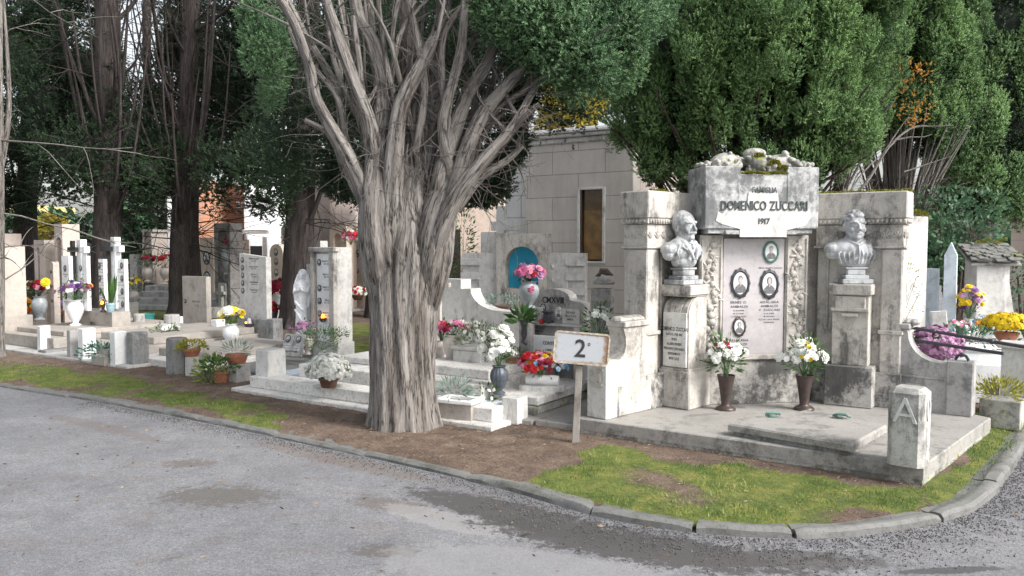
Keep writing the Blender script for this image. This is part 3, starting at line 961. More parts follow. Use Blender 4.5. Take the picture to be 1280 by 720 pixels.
def grid_mesh(x0, x1, y0, y1, st, dz=0, keep=None):
    nx, ny = int((x1 - x0) / st) + 1, int((y1 - y0) / st) + 1
    X, Y = np.meshgrid(np.linspace(x0, x1, nx), np.linspace(y0, y1, ny), indexing='ij')
    P = np.stack([X, Y, np.zeros_like(X)], -1)
    Z = GZ + fbm(P * 1.1, 4) * .018 + fbm(P * 11, 3) * .010 + dz
    if st < .1:
        dm = np.full(X.shape, 9.0)
        for q0, q1 in zip(KW[:-1], KW[1:]):
            dx, dy = q1.x - q0.x, q1.y - q0.y; t_ = np.clip(((X - q0.x) * dx + (Y - q0.y) * dy) / (dx * dx + dy * dy), 0, 1)
            dm = np.minimum(dm, np.hypot(X - q0.x - t_ * dx, Y - q0.y - t_ * dy))
        w_ = np.exp(-(dm / .11) ** 2); Z = Z * (1 - w_) + w_ * (.022 + fbm(P * 11, 3) * .006)
    idx = np.arange(nx * ny).reshape(nx, ny)
    f = np.stack([idx[:-1, :-1], idx[1:, :-1], idx[1:, 1:], idx[:-1, 1:]], -1).reshape(-1, 4)
    cx = (X[:-1, :-1] + X[1:, 1:]).ravel() / 2; cy = (Y[:-1, :-1] + Y[1:, 1:]).ravel() / 2
    k = inside(poly, cx, cy)
    if keep is not None: k &= keep(cx, cy)
    f = f[k]
    v = np.stack([X, Y, Z], -1).reshape(-1, 3)
    used = np.unique(f); mp = -np.ones(len(v), int); mp[used] = np.arange(len(used))
    return v[used], mp[f]
SOIL = soil()
def soilobj(name, v, f):
    o = fastmesh(name, v, f, SOIL, None, None, 4, True, loc=(0, 6, 0))
    at = o.data.attributes.new('grass', 'FLOAT', 'POINT')
    at.data.foreach_set('value', grass_density(v[:, 0], v[:, 1]).astype(np.float32))
    tag(o, kind='structure')
v, f = grid_mesh(-12, 6, 4.0, 12.2, .035); soilobj('soil', v, f)
v, f = grid_mesh(-40, 9, 12.2, 60, .4, -.004); soilobj('soil', v, f)

# grass, litter and gravel
def jitter_pts(n, x0, x1, y0, y1): return rng.uniform(x0, x1, n), rng.uniform(y0, y1, n)
x, y = jitter_pts(420000, -8, 6.2, 4.0, 12)
d = grass_density(x, y) * inside(poly, x, y)
plat = [(.55, 6.5), (2.64, 5.07), (3.9, 6.48), (2.4, 8), (.75, 6.75)]
k = (rng.random(len(x)) < d * np.clip(9 / (y + 1), .2, 1)) & ~inside(plat, x, y)
x, y = x[k], y[k]
z = GZ + fbm(np.stack([x, y, 0 * x], -1) * 1.1, 4) * .018
P = np.stack([x, y, z], -1)
tall = np.clip(fbm(P * 4, 3) * 1.4 + .45, .12, 1)
nr = rng.normal(size=P.shape) * .55 + np.array([0, 0, 1])
gm = leafmat('grass blades', (.045, .105, .02), (.215, .30, .075), hue=(.44, .38, .16))
tag(leafobj('grass', [scatter(kite(.13, .2), P, nr, .012 + .034 * tall * rng.random(len(x)), np.clip(.45 + fbm(P * 2.2, 3) * .9 + rng.normal(size=len(x)) * .18, 0, 1), 'y')], gm), kind='stuff')
# needles and twigs
x, y = jitter_pts(150000, -7, 6, 4.0, 10.5)
k = inside(poly, x, y) & ~inside(plat, x, y) & (rng.random(len(x)) > grass_density(x, y) * .93)
near = ~inside(poly, x, y) & (rng.random(len(x)) < np.exp(-((y + .66 * x) - 5.45).clip(-9, 9) ** 2 / .10) * .0)
k |= near
x, y = x[k], y[k]
P = np.stack([x, y, GZ + .012 + fbm(np.stack([x, y, 0 * x], -1) * 1.1, 4) * .018 + rng.random(len(x)) * .006], -1)
lit = leafmat('dry needles', (.035, .02, .014), (.36, .26, .17), trans=0)
nr = rng.normal(size=P.shape) * np.array([1, 1, .22])
tag(leafobj('needle_litter', [scatter(kite(.12, .05), P, nr, .010 + .034 * rng.random(len(x)) ** 3, rng.random(len(x)), 'y')], lit), kind='stuff')
# loose grit beside the kerb on the road
seg = [(KW[i].xy, KW[i + 1].xy) for i in range(3, len(KW) - 3)]
PX = []
for i, (a, b2) in enumerate(seg):
    n = int((b2 - a).length * (2200 if i > 4 else 800))
    t = rng.random(n); dd = (b2 - a).normalized(); nn = Vector((dd.y, -dd.x))
    off = .055 + np.abs(rng.normal(size=n)) * (.20 if i > 4 else .10)
    PX.append(np.stack([a.x + (b2.x - a.x) * t + nn.x * off, a.y + (b2.y - a.y) * t + nn.y * off, np.full(n, .007)], -1))
P = np.concatenate(PX)
P = P[~inside(poly, P[:, 0], P[:, 1])]
octa = (np.array([(1, 0, 0), (0, 1, 0), (-1, 0, 0), (0, -1, 0), (0, 0, .8), (0, 0, -.8)]) * .5, np.array([(0, 1, 4), (1, 2, 4), (2, 3, 4), (3, 0, 4), (1, 0, 5), (2, 1, 5), (3, 2, 5), (0, 3, 5)]))
gv = leafmat('loose grit', (.05, .045, .045), (.16, .152, .15), trans=0)
tag(leafobj('gravel', [scatter(octa, P, rng.normal(size=P.shape), .004 + .009 * rng.random(len(P)) ** 3, rng.random(len(P)))], gv), kind='stuff')
# fallen leaves and twigs on the road
x, y = jitter_pts(2600, -6, 4, 2.2, 8)
k = ~inside(poly, x, y); x, y = x[k], y[k]
P = np.stack([x, y, np.full(len(x), .010)], -1)
tag(leafobj('fallen_debris', [scatter(kite(.3, .1), P, rng.normal(size=P.shape) * np.array([1, 1, .1]), .010 + .035 * rng.random(len(x)) ** 4, rng.random(len(x)), 'y')], lit), kind='stuff')
# ------------------------------------------------------------------ carving helper: many solids fused into one continuous carved surface
def carve(name, mb, mat, voxel=.007, smooth=3, parent=None, loc=None, world_co=False, rz=0):
    v = mb.verts()
    me = bpy.data.meshes.new('tmp'); me.from_pydata(v.tolist(), [], [list(map(int, f)) for f in mb.f])
    o = bpy.data.objects.new('tmp', me); COL.objects.link(o)
    r = o.modifiers.new('r', 'REMESH'); r.mode = 'VOXEL'; r.voxel_size = voxel
    s = o.modifiers.new('s', 'SMOOTH'); s.iterations = smooth; s.factor = .5
    dg = bpy.context.evaluated_depsgraph_get()
    m2 = bpy.data.meshes.new_from_object(o.evaluated_get(dg))
    bpy.data.objects.remove(o); bpy.data.meshes.remove(me)
    m2.name = name
    q = bpy.data.objects.new(name, m2); COL.objects.link(q)
    m2.materials.clear(); m2.materials.append(mat)
    if parent is not None:
        q.parent = parent
        if world_co: m2.transform(rootmat(parent).inverted())
    if loc is not None: q.location = loc; q.rotation_euler.z = rz
    m2.polygons.foreach_set('use_smooth', [True] * len(m2.polygons))
    return q
def FR(x, y, z=0, a=0): return Matrix.Translation((x, y, z)) @ Matrix.Rotation(a, 4, 'Z')

ZP = .18
# platform under the monument, in two courses
platf = thing('monument_platform', 'low stained stone platform with a pointed corner toward the road, under the large family monument', 'stone platform', (2.2, 6.6, 0))
PL = [(.50, 6.50), (2.64, 5.06), (3.92, 6.48), (3.3, 8.0), (1.2, 8.0)]
a = MB(); a.prism(PL, .085, ZP, ch=.008)
obj('paving', a, M['platform'], platf, world_co=True)
cx, cy = 2.4, 6.6
a = MB(); a.prism([(cx + (x - cx) * .996, cy + (y - cy) * .994) for x, y in PL], -.02, .083)
obj('lower_course', a, M['mossy'], platf, world_co=True)
mon = thing('family_monument', 'large two winged stone monument with a raised name block and lilac marble panel', 'monument', (2.2, 7.1, ZP))
FC = FR(2.155, 7.08, 0, R(8)); FL = FR(1.15, 6.80, 0, R(43.8)); FRt = FR(2.75, 7.25, 0, R(-35))
T_ = M['travertine']
def mpart(name, mb, mat=None, smooth=False, parent=None): return obj(name, mb, mat or T_, parent or mon, world_co=True, smooth=smooth)

# centre wall
a = MB()
ds = MB(); ds.box((0, .17, .38), (1.04, .38, .40), M=FC); a.box((0, .165, .60), (1.08, .42, .045), M=FC)
a.box((-.40, .20, 1.15), (.215, .36, 1.06), M=FC); a.box((.40, .20, 1.15), (.215, .36, 1.06), M=FC); a.box((0, .23, 1.15), (.60, .30, 1.06), M=FC, ch=.002)
a.box((.62, .30, 1.05), (.34, .16, 1.70), M=FC); a.box((-.60, .36, 1.05), (.26, .14, 1.70), M=FC); mpart('centre_wall', a); mpart('stained_dado', ds, M['stained'])
a = MB(); a.box((0, .045, 1.125), (.572, .03, 1.05), M=FC, ch=.003); pan = mpart('marble_panel', a, M['panel'])
def onpanel(xx, py): return xx, Zat(py, 7.0)
# the four oval portraits and their lettering (panel front face at y = .03)
pw = .012
def pp(px, py, w, h, fr, woman=False, orn=True):
    x = (px - 945) / 1000 * 7.08; portrait(mon, x, Zat(py, 7.08), w / 1000 * 7.1, h / 1000 * 7.1, .028, M[fr], rootmat(mon).inverted() @ FC, woman, orn)
pp(927, 354, 20, 30, 'dark_metal'); pp(965.5, 355.5, 20, 30, 'dark_metal', True); pp(967, 315, 17, 23, 'green_bronze', False, False); pp(926.5, 408.5, 14, 20, 'bronze', True)
tbs = {}
def pt(s, px, py, h, w=.8):
    text(tbs.setdefault((px > 945, py > 420, py < 340), MB()), s, (px - 945) / 1000 * 7.08, Zat(py, 7.08), h, .0285, FC, w, sp=.12, depth=.3)
pt('ERNES O.', 925.5, 379.5, .021, 1.15); pt('ANIBALDI', 926, 384.8, .021, 1.15); pt('N. 10.10.1898', 925.5, 389.3, .013, 1); pt('M. 10.9.1960', 925.5, 393, .013, 1); pt('LA FIGLIA POSE', 925.5, 396.7, .013, 1)
pt('ADALGISA', 966, 379.5, .021, 1.15); pt('ANIBALDI', 966, 384.5, .021, 1.15); pt('V. ZUCCARI', 966, 389.3, .021, 1.1); pt('N. 10.2.1890', 966, 393.3, .013, 1); pt('M. 18.10.1962', 966, 397, .013, 1); pt('ALL EX CARA SPOSA', 966, 400.8, .013, 1); pt('CORRADO', 966, 404.5, .013, 1)
pt('VALERANA', 926, 427, .021, 1.1); pt('ANIBALDI', 926, 432, .021, 1.1); pt('V. ROSSETTI', 926, 437.5, .021, 1); pt('N. 1.1.1899', 926, 441.5, .013, 1); pt('M. 9.5.1980', 926, 445, .013, 1)
pt('NEVIA ZILIOTTI ZUCCARI', 967, 336, .012, 1)
for tb in tbs.values(): mpart('panel_lettering', tb, M['letter'])
# fruit garlands carved on the two strips
for sx_ in (-.40, .40):
    g = MB(); rr = random.Random(4 if sx_ < 0 else 9)
    z = .70
    while z < 1.60:
        k = rr.choice((0, 1))
        dx = rr.uniform(-.045, .045)
        g.ball((sx_ + dx, .022, z), rr.uniform(.026, .040), 10, 7, M=FC, sc=(1, .9, 1))
        for q in range(4):
            an = rr.uniform(0, 6.28); g.ball((sx_ + dx + .05 * math.cos(an), .02, z + .05 * math.sin(an)), .034, 8, 5, sc=(.36, .5, 1), M=FC, rot=Matrix.Rotation(an + 1.57 + rr.uniform(-.5, .5), 4, 'Y'))
        z += rr.uniform(.055, .085)
    for e in (-.088, .088): g.box((sx_ + e, .018, 1.15), (.016, .02, 1.0), M=FC, ch=.003)
    mpart('fruit_garland', g, smooth=True)
# name block
a = MB()
a.box((-.36, .10, 2.00), (.32, .42, .54), M=FC, ch=.008); a.box((.375, .10, 2.00), (.30, .42, .54), M=FC, ch=.008); a.box((.01, .095, 1.975), (.46, .40, .46), M=FC, ch=.006)
a.box((0, .10, 1.715), (.96, .38, .05), M=FC, ch=.004)
a.box((0, .06, 1.70), (.66, .34, .035), M=FC, ch=.004)
mpart('name_block', a, M['light_grey2'] if 'light_grey2' in M else T_)
a = MB(); a.box((.025, -.103, 1.805), (.40, .014, .29), M=FC, ch=.002)
a2 = MB()
a.face_prism([(-.20, 1.66), (.23, 1.66), (.23, 1.72), (.40, 1.76), (.46, 1.84), (.44, 1.905), (.40, 1.87), (.37, 1.93), (.30, 1.94), (.27, 1.90), (.23, 1.95), (.155, 1.96), (.14, 2.05), (.09, 2.045), (.03, 2.06), (-.04, 2.04), (-.10, 2.055), (-.125, 2.045), (-.135, 1.95), (-.18, 1.97), (-.22, 1.90), (-.26, 1.94), (-.32, 1.91), (-.36, 1.86), (-.40, 1.88), (-.42, 1.80), (-.36, 1.77), (-.20, 1.73)], -.114, -.100, FC)
mpart('washed_tablet', a, M['travertine_clean'])
for s_, z_, h_, w_ in (('FAMIGLIA', 2.045, .047, .75), ('DOMENICO ZUCCARI', 1.893, .080, .67), ('1917', 1.774, .050, 1.0)):
    tb = MB(); text(tb, s_, .02, z_, h_, -.117, FC, w_, sp=.10, depth=2.2); mpart('name_lettering', tb, M['bronze_letter'])
# weathered garland of stones and fruit lying along the top, with moss
g = MB(); rr = random.Random(2)
zt = 2.20
g.ball((.0, 0.02, zt + .11), .095, 14, 9, sc=(1, .9, .9), M=FC)
g.ball((-.27, .05, zt + .10), .12, 12, 7, sc=(1.25, .9, .85), M=FC); g.ball((.24, .05, zt + .10), .12, 12, 7, sc=(1.3, .9, .8), M=FC)
g.ball((0, .06, zt + .20), .09, 12, 7, sc=(1.2, .9, .55), M=FC)
for i in range(320):
    x = rr.uniform(-.50, .50); hgt = .15 * (1 - (abs(x) / .56) ** 2) + .03
    zb = zt if abs(x) < .23 else 2.265
    g.ball((x, rr.uniform(-.06, .16), zb + rr.uniform(0, hgt) * (.95 if abs(x) < .3 else .6)), rr.uniform(.012, .032), 7, 5, sc=(1, 1, rr.uniform(.6, 1)), M=FC)
carve('carved_garland', g, M['mossy'], .007, 0, mon, world_co=True)
ms = MB()
def mosspad(name, spots, n=420, sc=.018):
    parts = []
    for (c, rx, ry, rz) in spots:
        d = rng.normal(size=(n, 3)); d /= np.linalg.norm(d, axis=1, keepdims=True); d[:, 2] = abs(d[:, 2])
        p = np.array(c) + d * np.array([rx, ry, rz]); p = p + (d[:, :1] * 0)
        m_ = np.array(c) + (p - np.array(c)) * rng.uniform(.5, 1, (len(p), 1)) * np.array([1, 1, 1])
        parts.append(scatter(BROAD, m_, d * np.array([.6, .6, 1]), sc, .35 + rng.random(n) * .6, 'y'))
    return parts
w = lambda x, y, z: tuple(FC @ Vector((x, y, z)))
leafobj('moss', mosspad('m', [(w(.13, -.07, 2.285), .05, .04, .05), (w(.20, -.08, 2.25), .05, .03, .03), (w(0, -.02, 2.36), .05, .04, .03), (w(-.08, -.095, 2.205), .14, .02, .018), (w(.12, -.095, 2.205), .12, .02, .018)]), M['moss'], mon)

# wings
def acanthus(mb, L, Fm, z0, z1, y):
    n = max(2, int(L / .085)); zc = (z0 + z1) / 2
    for i in range(n):
        x = (i + .5) * L / n
        for k in range(5):
            an = (k - 2) * .42
            mb.ball((x + math.sin(an) * .032, y, z0 + .03 + math.cos(an) * .055), .03, 7, 5, sc=(.24, .32, 1), M=Fm, rot=Matrix.Rotation(an, 4, 'Y'))
def wing(Fm, L, left):
    a = MB(); a.box((L / 2, .125, 1.935), (L + .06, .31, .235), M=Fm, ch=.010)
    at = mpart('wing_attic', a)
    a = MB(); a.box((L / 2, .125, 1.795), (L + .045, .29, .045), M=Fm, ch=.004)
    n = int((L + .04) / .036)
    for i in range(n): a.ball((-.01 + (i + .5) * (L + .04) / n, -.022, 1.795), .017, 8, 6, sc=(.85, .8, 1.15), M=Fm)
    for i in range(6): a.ball((-.022 if left else L + .022, .02 + i * .038, 1.795), .017, 8, 6, M=Fm)
    mpart('bead_moulding', a, smooth=True)
    a = MB(); a.box((L / 2, .13, 1.675), (L, .255, .19), M=Fm, ch=.004); acanthus(a, L, Fm, 1.60, 1.76, .0)
    Ms = Fm @ FR(0, .26, 0, R(-90)) if left else Fm @ FR(L, 0, 0, R(90))
    acanthus(a, .26, Ms, 1.60, 1.76, .0)
    mpart('leaf_frieze', a, smooth=True)
    a = MB(); a.box((L / 2, .13, 1.572), (L + .03, .285, .022), M=Fm, ch=.004)
    a.box((L / 2, .15, .88), (L - .02, .22, 1.365), M=Fm, ch=.004)
    x0 = .085 if left else L - .085
    a.box((x0, .125, .90), (.17, .25, 1.32), M=Fm, ch=.012)
    a.box((x0, .125, .835), (.20, .28, .035), M=Fm, ch=.006)
    ds = MB(); ds.box((L / 2, .125, .33), (L + .03, .30, .31), M=Fm, ch=.010); mpart('stained_plinth', ds, M['stained'])
    for xx in ((.24, .42) if left else (.10, .22)): a.box((xx, .032, 1.2), (.02, .02, .70), M=Fm, ch=.003)
    mpart('wing_wall', a)
wing(FL, .66, True); wing(FRt, .72, False)

# moss and dirt along the tops of the wings
fl = lambda x, y, z: tuple(FL @ Vector((x, y, z))); fr = lambda x, y, z: tuple(FRt @ Vector((x, y, z)))
leafobj('moss', mosspad('m', [(fl(.22, .05, 2.05), .10, .05, .02), (fl(.30, .1, 2.05), .06, .05, .025)] + [(fr(.05 + .075 * i, .04 + .03 * (i % 3), 2.05), .055, .04, .014) for i in range(10)], 150), M['moss'], mon)

# left pedestal, set cornerwise, with a swept fluted console and a white text plaque
PLX = (1.515, 6.985)
FP = FR(*PLX, 0, R(45))
a = MB()
arc = [(-.14 + .17 * (1 - math.cos(t)), .985 + .165 * math.sin(t)) for t in [R(90) * i / 10 for i in range(11)]]
a.face_prism([(-.14, .50), (.14, .50), (.14, 1.15)] + arc[::-1], -.13, .13, FP)
for yy in (-.10, -.035, .035, .10):
    arc2 = [(-.152 + .18 * (1 - math.cos(t)), .985 + .168 * math.sin(t)) for t in [R(90) * i / 10 for i in range(11)]]
    a.face_prism([(-.152, .96)] + [(-.12, .96), (.04, 1.12)] + arc2[::-1], yy - .018, yy + .018, FP)
a.box((0, 0, .345), (.34, .32, .33), M=FP, ch=.01)
a.box((0, 0, .515), (.31, .29, .03), M=FP, ch=.006)
mpart('bust_pedestal', a, M['travertine'])
a = MB(); a.box((0, 0, 1.205), (.31, .31, .09), M=FP, ch=.008); a.box((0, 0, 1.158), (.28, .28, .02), M=FP, ch=.003)
mpart('pedestal_cap', a, M['travertine'])
FQ = FR(*PLX, 0, R(-45))
a = MB(); a.box((0, -.150, .775), (.235, .022, .47), M=FQ, ch=.003); mpart('text_plaque', a, M['travertine_clean'])
tb = MB(); lines(tb, [('DOMENICO ZUCCARI', 1.25), ('NATO IL 1 FEB. 1847', .85), ('FEDELE', .8), ('AI LIBERI PENSIERI', .85), ('PENSANDO OPERANDO', .85), ('SERENAMENTE', .85), ('MORI. 12.12.12', .85)], 0, .885, .026, .020, -.1625, FQ, .60)
mpart('plaque_lettering', tb, M['letter'])

# right pedestal
FPR = FRt @ FR(.33, -.02, 0, R(2))
a = MB()
ds = MB(); ds.box((0, 0, .36), (.40, .30, .36), M=FPR, ch=.01); mpart('stained_plinth', ds, M['stained']); a.box((0, .01, .85), (.30, .24, .62), M=FPR, ch=.006)
a.box((0, -.125, 1.09), (.25, .03, .12), M=FPR, ch=.006); a.box((0, -.13, 1.03), (.31, .035, .03), M=FPR, ch=.005); a.box((0, -.13, .985), (.13, .03, .03), M=FPR, ch=.005)
mpart('bust_pedestal', a)
a = MB(); a.box((0, 0, 1.205), (.35, .31, .095), M=FPR, ch=.008); mpart('pedestal_cap', a)

# low side walls with curved tops
a = MB()
FW = FR(.86, 6.51, 0, R(43.8))
pr = [(.02, .18), (.42, .18), (.42, .925), (.10, .93), (.085, .90), (.11, .84), (.12, .76), (.10, .70), (.02, .64)]
a.face_prism(pr, .0, .17, FW)
a.box((.245, .085, .935), (.33, .21, .05), M=FW, ch=.008)
for i in range(5): a.ball((.12 + i * .062, .085, .965), .05, 8, 6, sc=(1, 1.6, .7), M=FW)
a.box((.22, .085, .31), (.46, .21, .26), M=FW, ch=.01)
mpart('low_side_wall', a)
a = MB()
FM = FR(.78, 6.555, 0, R(-45))
a.box((0, 0, ZP + .235), (.20, .26, .47), M=FM, ch=.006); mpart('corner_block', a, M['travertine_clean'])
a = MB(); a.face_prism([(-.075, ZP + .27), (-.05, ZP + .25), (.05, ZP + .25), (.075, ZP + .27), (.075, ZP + .42), (.05, ZP + .44), (-.05, ZP + .44), (-.075, ZP + .42)], -.133, -.129, FM)
mpart('monogram_field', a, M['light_grey'])
tb = MB(); text(tb, 'D', -.015, ZP + .285, .12, -.134, FM, .8, depth=2); text(tb, 'Z', .02, ZP + .275, .13, -.134, FM, .7, depth=1.5); text(tb, 'T', .035, ZP + .275, .14, -.134, FM, .6, depth=1.5)
mpart('monogram', tb, M['travertine'])

a = MB()
FWR = FR(3.30, 6.90, 0, R(-39))
cv = [(.10 + .20 * (1 - math.cos(t)), .66 + .22 * (1 - math.sin(t)) - .02) for t in [R(90) * i / 8 for i in range(9)]]
pr = [(-.02, .18), (.47, .18), (.47, .60), (.36, .605)] + [(.36 - .24 * math.sin(t), .605 + .235 * (1 - math.cos(t))) for t in [R(90) * i / 8 for i in range(9)]] + [(.10, .88), (-.02, .88)]
a.face_prism(pr, .0, .16, FWR)
a.box((.03, .08, .895), (.22, .21, .05), M=FWR, ch=.01)
for i in range(5): a.ball((-.04 + i * .05, .07, .93), .042, 8, 6, sc=(1, 1.6, .75), M=FWR)
a.box((.22, .075, .47), (.50, .175, .02), M=FWR, ch=.004)
a.box((.1, .08, .30), (.26, .20, .22), M=FWR, ch=.008)
mpart('low_side_wall', a, M['grey_stone'])
a = MB(); FE = FR(3.745, 6.615, 0, R(-39)); a.box((0, 0, ZP + .225), (.19, .17, .45), M=FE, ch=.006)
mpart('end_pillar', a, M['grey_stone'])
a = MB(); a.tube([(-.05, 0, ZP + .455), (-.03, 0, ZP + .49), (0, 0, ZP + .505), (.03, 0, ZP + .49), (.05, 0, ZP + .455)], .012, 8, M=FE); a.ball((0, 0, ZP + .50), .02, 8, 6, M=FE)
mpart('iron_loop', a, M['dark_metal'], True)

# ------------------------------------------------------------------ marble busts
def bust(loc, rz, label, man=True):
    t = thing('marble_bust', label, 'bust', loc, rz, 'marble busts on the family monument')
    a = MB()
    a.box((0, 0, .02), (.26, .22, .04), 0, .004); a.box((0, 0, .055), (.21, .17, .04), 0, .012); a.box((0, 0, .10), (.16, .13, .06), 0, .010); a.box((0, .0, .135), (.19, .14, .018), 0, .004)
    obj('socle', a, M['bust_marble'], t)
    g = MB(); o = .13
    g.ball((0, 0.01, o + .20), .15, 20, 14, sc=(1.30, .70, .95)); g.ball((0, .0, o + .09), .11, 16, 10, sc=(1.15, .78, .9))
    for s in (-1, 1):
        g.ball((s * .155, .015, o + .215), .075, 14, 10, sc=(1, .95, 1.05)); g.ball((s * .165, .01, o + .16), .062, 12, 8, sc=(.85, .85, 1.1))
    g.tube([(0, .02, o + .27), (0, .01, o + .33), (0, 0, o + .37)], [.078, .060, .058], 14)
    H = o + .415
    g.ball((0, 0, H + .01), .1, 20, 14, sc=(.80, .98, 1.10)); g.ball((0, -.030, H - .055), .065, 14, 10, sc=(.98, .95, .9))
    g.ball((0, -.086, H - .083), .022, 10, 7, sc=(1.2, .8, .9))
    g.tube([(0, -.092, H + .022), (0, -.112, H - .005), (0, -.122, H - .028)], [.009, .012, .017], 8); g.ball((.013, -.106, H - .03), .010, 8, 6); g.ball((-.013, -.106, H - .03), .010, 8, 6)
    for s in (-1, 1):
        g.tube([(s * .010, -.094, H + .030), (s * .035, -.092, H + .036), (s * .062, -.072, H + .028)], [.010, .011, .008], 7)
        g.ball((s * .034, -.074, H + .006), .015, 10, 7, sc=(1.15, .8, .75)); g.ball((s * .040, -.066, H - .025), .030, 10, 7, sc=(.95, .8, .8))
        g.ball((s * .081, .008, H - .008), .030, 10, 7, sc=(.35, .75, 1.1))
    g.ball((0, -.092, H - .055), .024, 10, 6, sc=(1.15, .55, .28)); g.ball((0, -.090, H - .066), .022, 10, 6, sc=(1.05, .55, .32))
    if man:
        for s in (-1, 1): g.tube([(0, -.104, H - .042), (s * .025, -.100, H - .046), (s * .045, -.082, H - .056)], [.011, .011, .005], 7)
        for s in (-1, 1):   # jacket lapels and collar
            g.tube([(s * .070, .01, o + .335), (s * .065, -.060, o + .295), (s * .045, -.108, o + .20), (s * .01, -.122, o + .10)], [.016, .018, .020, .012], 8)
            g.tube([(s * .07, -.05, o + .30), (s * .10, -.075, o + .235), (s * .045, -.108, o + .195)], [.012, .014, .010], 8)
            g.tube([(s * .12, -.06, o + .27), (s * .15, -.07, o + .17), (s * .12, -.07, o + .08)], [.006, .008, .006], 6)
        g.ball((0, -.08, o + .285), .022, 10, 7, sc=(1.5, .7, .7)); g.ball((0, -.10, o + .245), .018, 8, 6, sc=(.8, .7, 1.6))
        g.ball((0, .02, H + .03), .1, 14, 9, sc=(.84, .92, 1.0))
    else:
        rr = random.Random(6)
        for i in range(46):
            an = rr.uniform(0, 6.28); el = rr.uniform(.25, 1.5)
            p = (math.cos(an) * math.cos(el) * .082, math.sin(an) * math.cos(el) * .095 + .012, H + .025 + math.sin(el) * .098)
            if p[1] < -.05 and p[2] < H + .075: continue
            g.ball(p, .022, 8, 6, sc=(1, 1, .8))
        for s in (-1, 1): g.tube([(s * .06, .02, o + .335), (s * .06, -.055, o + .30), (0, -.095, o + .262)], [.014, .015, .012], 8)
        for i in range(9):
            x = -.16 + .04 * i; g.tube([(x * .45, -.088 + abs(x) * .2, o + .26), (x * .9, -.108 + abs(x) * .25, o + .16), (x * .7, -.088 + abs(x) * .2, o + .05)], [.004, .008, .005], 6)
        g.tube([(0, -.100, o + .26), (0.003, -.117, o + .16), (0, -.10, o + .04)], [.006, .007, .006], 6)
    for q in g.v:
        q[:, :2] *= 1.12; zz = q[:, 2] - o
        q[:, 2] = o + np.where(zz < .31, zz * .80, .31 * .80 + (zz - .31) * 1.13)
        q[:, 1] *= .92
    carve('carved_figure', g, M['bust_marble'], .0052, 1, t)
    return t
bust((1.495, 6.965, 1.252), R(38), 'white marble bust of a bald moustached man in a jacket, turned to the right', True)
pr_ = FPR @ Vector((0, 0, 1.255))
bust(tuple(pr_), R(-2), 'white marble bust of a wavy haired young man facing forward, on the right wing', False)

# ledger slab, ring handles, bollard
q = [G(910, 529, .27), G(1007, 512, .27), G(1109, 531, .27), G(1065, 555, .27)]
led = thing('tomb_slab', 'grey bevelled tomb slab lying diagonally on the platform below the marble panel', 'tomb slab', ((q[0].x + q[2].x) / 2, (q[0].y + q[2].y) / 2, ZP + .02))
c0 = Vector(((q[0].x + q[2].x) / 2, (q[0].y + q[2].y) / 2))
a = MB(); a.prism([(p.x, p.y) for p in q], .215, .27, ch=.014); obj('slab', a, M['platform'], led, world_co=True)
a = MB(); a.prism([tuple(c0 + (Vector((p.x, p.y)) - c0) * .93) for p in q], ZP - .002, .2155); obj('bed', a, M['dark_concrete'], led, world_co=True)
def ring(px, py, rz, label):
    p = G(px, py, .275); a = MB()
    a.tube([(.045 * math.cos(t), .03 * math.sin(t), .012 + .010 * math.sin(t)) for t in [2 * math.pi * i / 14 for i in range(12)]], .010, 8); a.tube([(-.06, 0, .012), (-.03, -.03, .03), (.03, -.035, .03), (.06, -.01, .012)], .010, 8)
    o = obj('lifting_ring', a, M['green_bronze'], loc=p, smooth=True); o.rotation_euler.z = rz
    tag(o, label, 'lifting ring', 'bronze lifting rings on the tomb slab')
ring(965, 520, .3, 'green bronze ring on the left of the diagonal tomb slab'); ring(1052, 522, -.4, 'green bronze ring on the right of the diagonal tomb slab')

p = G(1137, 580, ZP)
bo = thing('corner_bollard', 'short chamfered stone bollard with a raised letter A at the corner of the platform', 'bollard', (p.x, p.y + .02, ZP), R(-40))
a = MB(); hw = .108; ch = .030
oct_ = [(-hw + ch, -hw), (hw - ch, -hw), (hw, -hw + ch), (hw, hw - ch), (hw - ch, hw), (-hw + ch, hw), (-hw, hw - ch), (-hw, -hw + ch)]
a.prism(oct_, 0, .50, ch=.03); obj('shaft', a, M['mossy2'] if 'mossy2' in M else M['travertine'], bo)
a = MB()
a.face_prism([(-.072, .285), (-.052, .285), (.006, .425), (-.006, .445)], -hw - .010, -hw + .002); a.face_prism([(.072, .285), (.006, .445), (-.006, .425), (.052, .285)][::-1][::-1], -hw - .0105, -hw + .002)
a.face_prism([(-.035, .325), (.035, .325), (.030, .342), (-.030, .342)], -hw - .0095, -hw + .002)
obj('letter_relief', a, M['travertine_clean'], bo)
a = MB(); Ms = Matrix.Rotation(R(90), 4, 'Z')
k = 20
for i in range(k):
    t0, t1 = 2 * math.pi * i / k, 2 * math.pi * (i + 1) / k
    a.face_prism([(.030 * math.cos(t0), .37 + .062 * math.sin(t0)), (.044 * math.cos(t0), .37 + .076 * math.sin(t0)), (.044 * math.cos(t1), .37 + .076 * math.sin(t1)), (.030 * math.cos(t1), .37 + .062 * math.sin(t1))][::-1], -hw - .009, -hw + .002, Ms)
obj('oval_relief', a, M['travertine_clean'], bo)

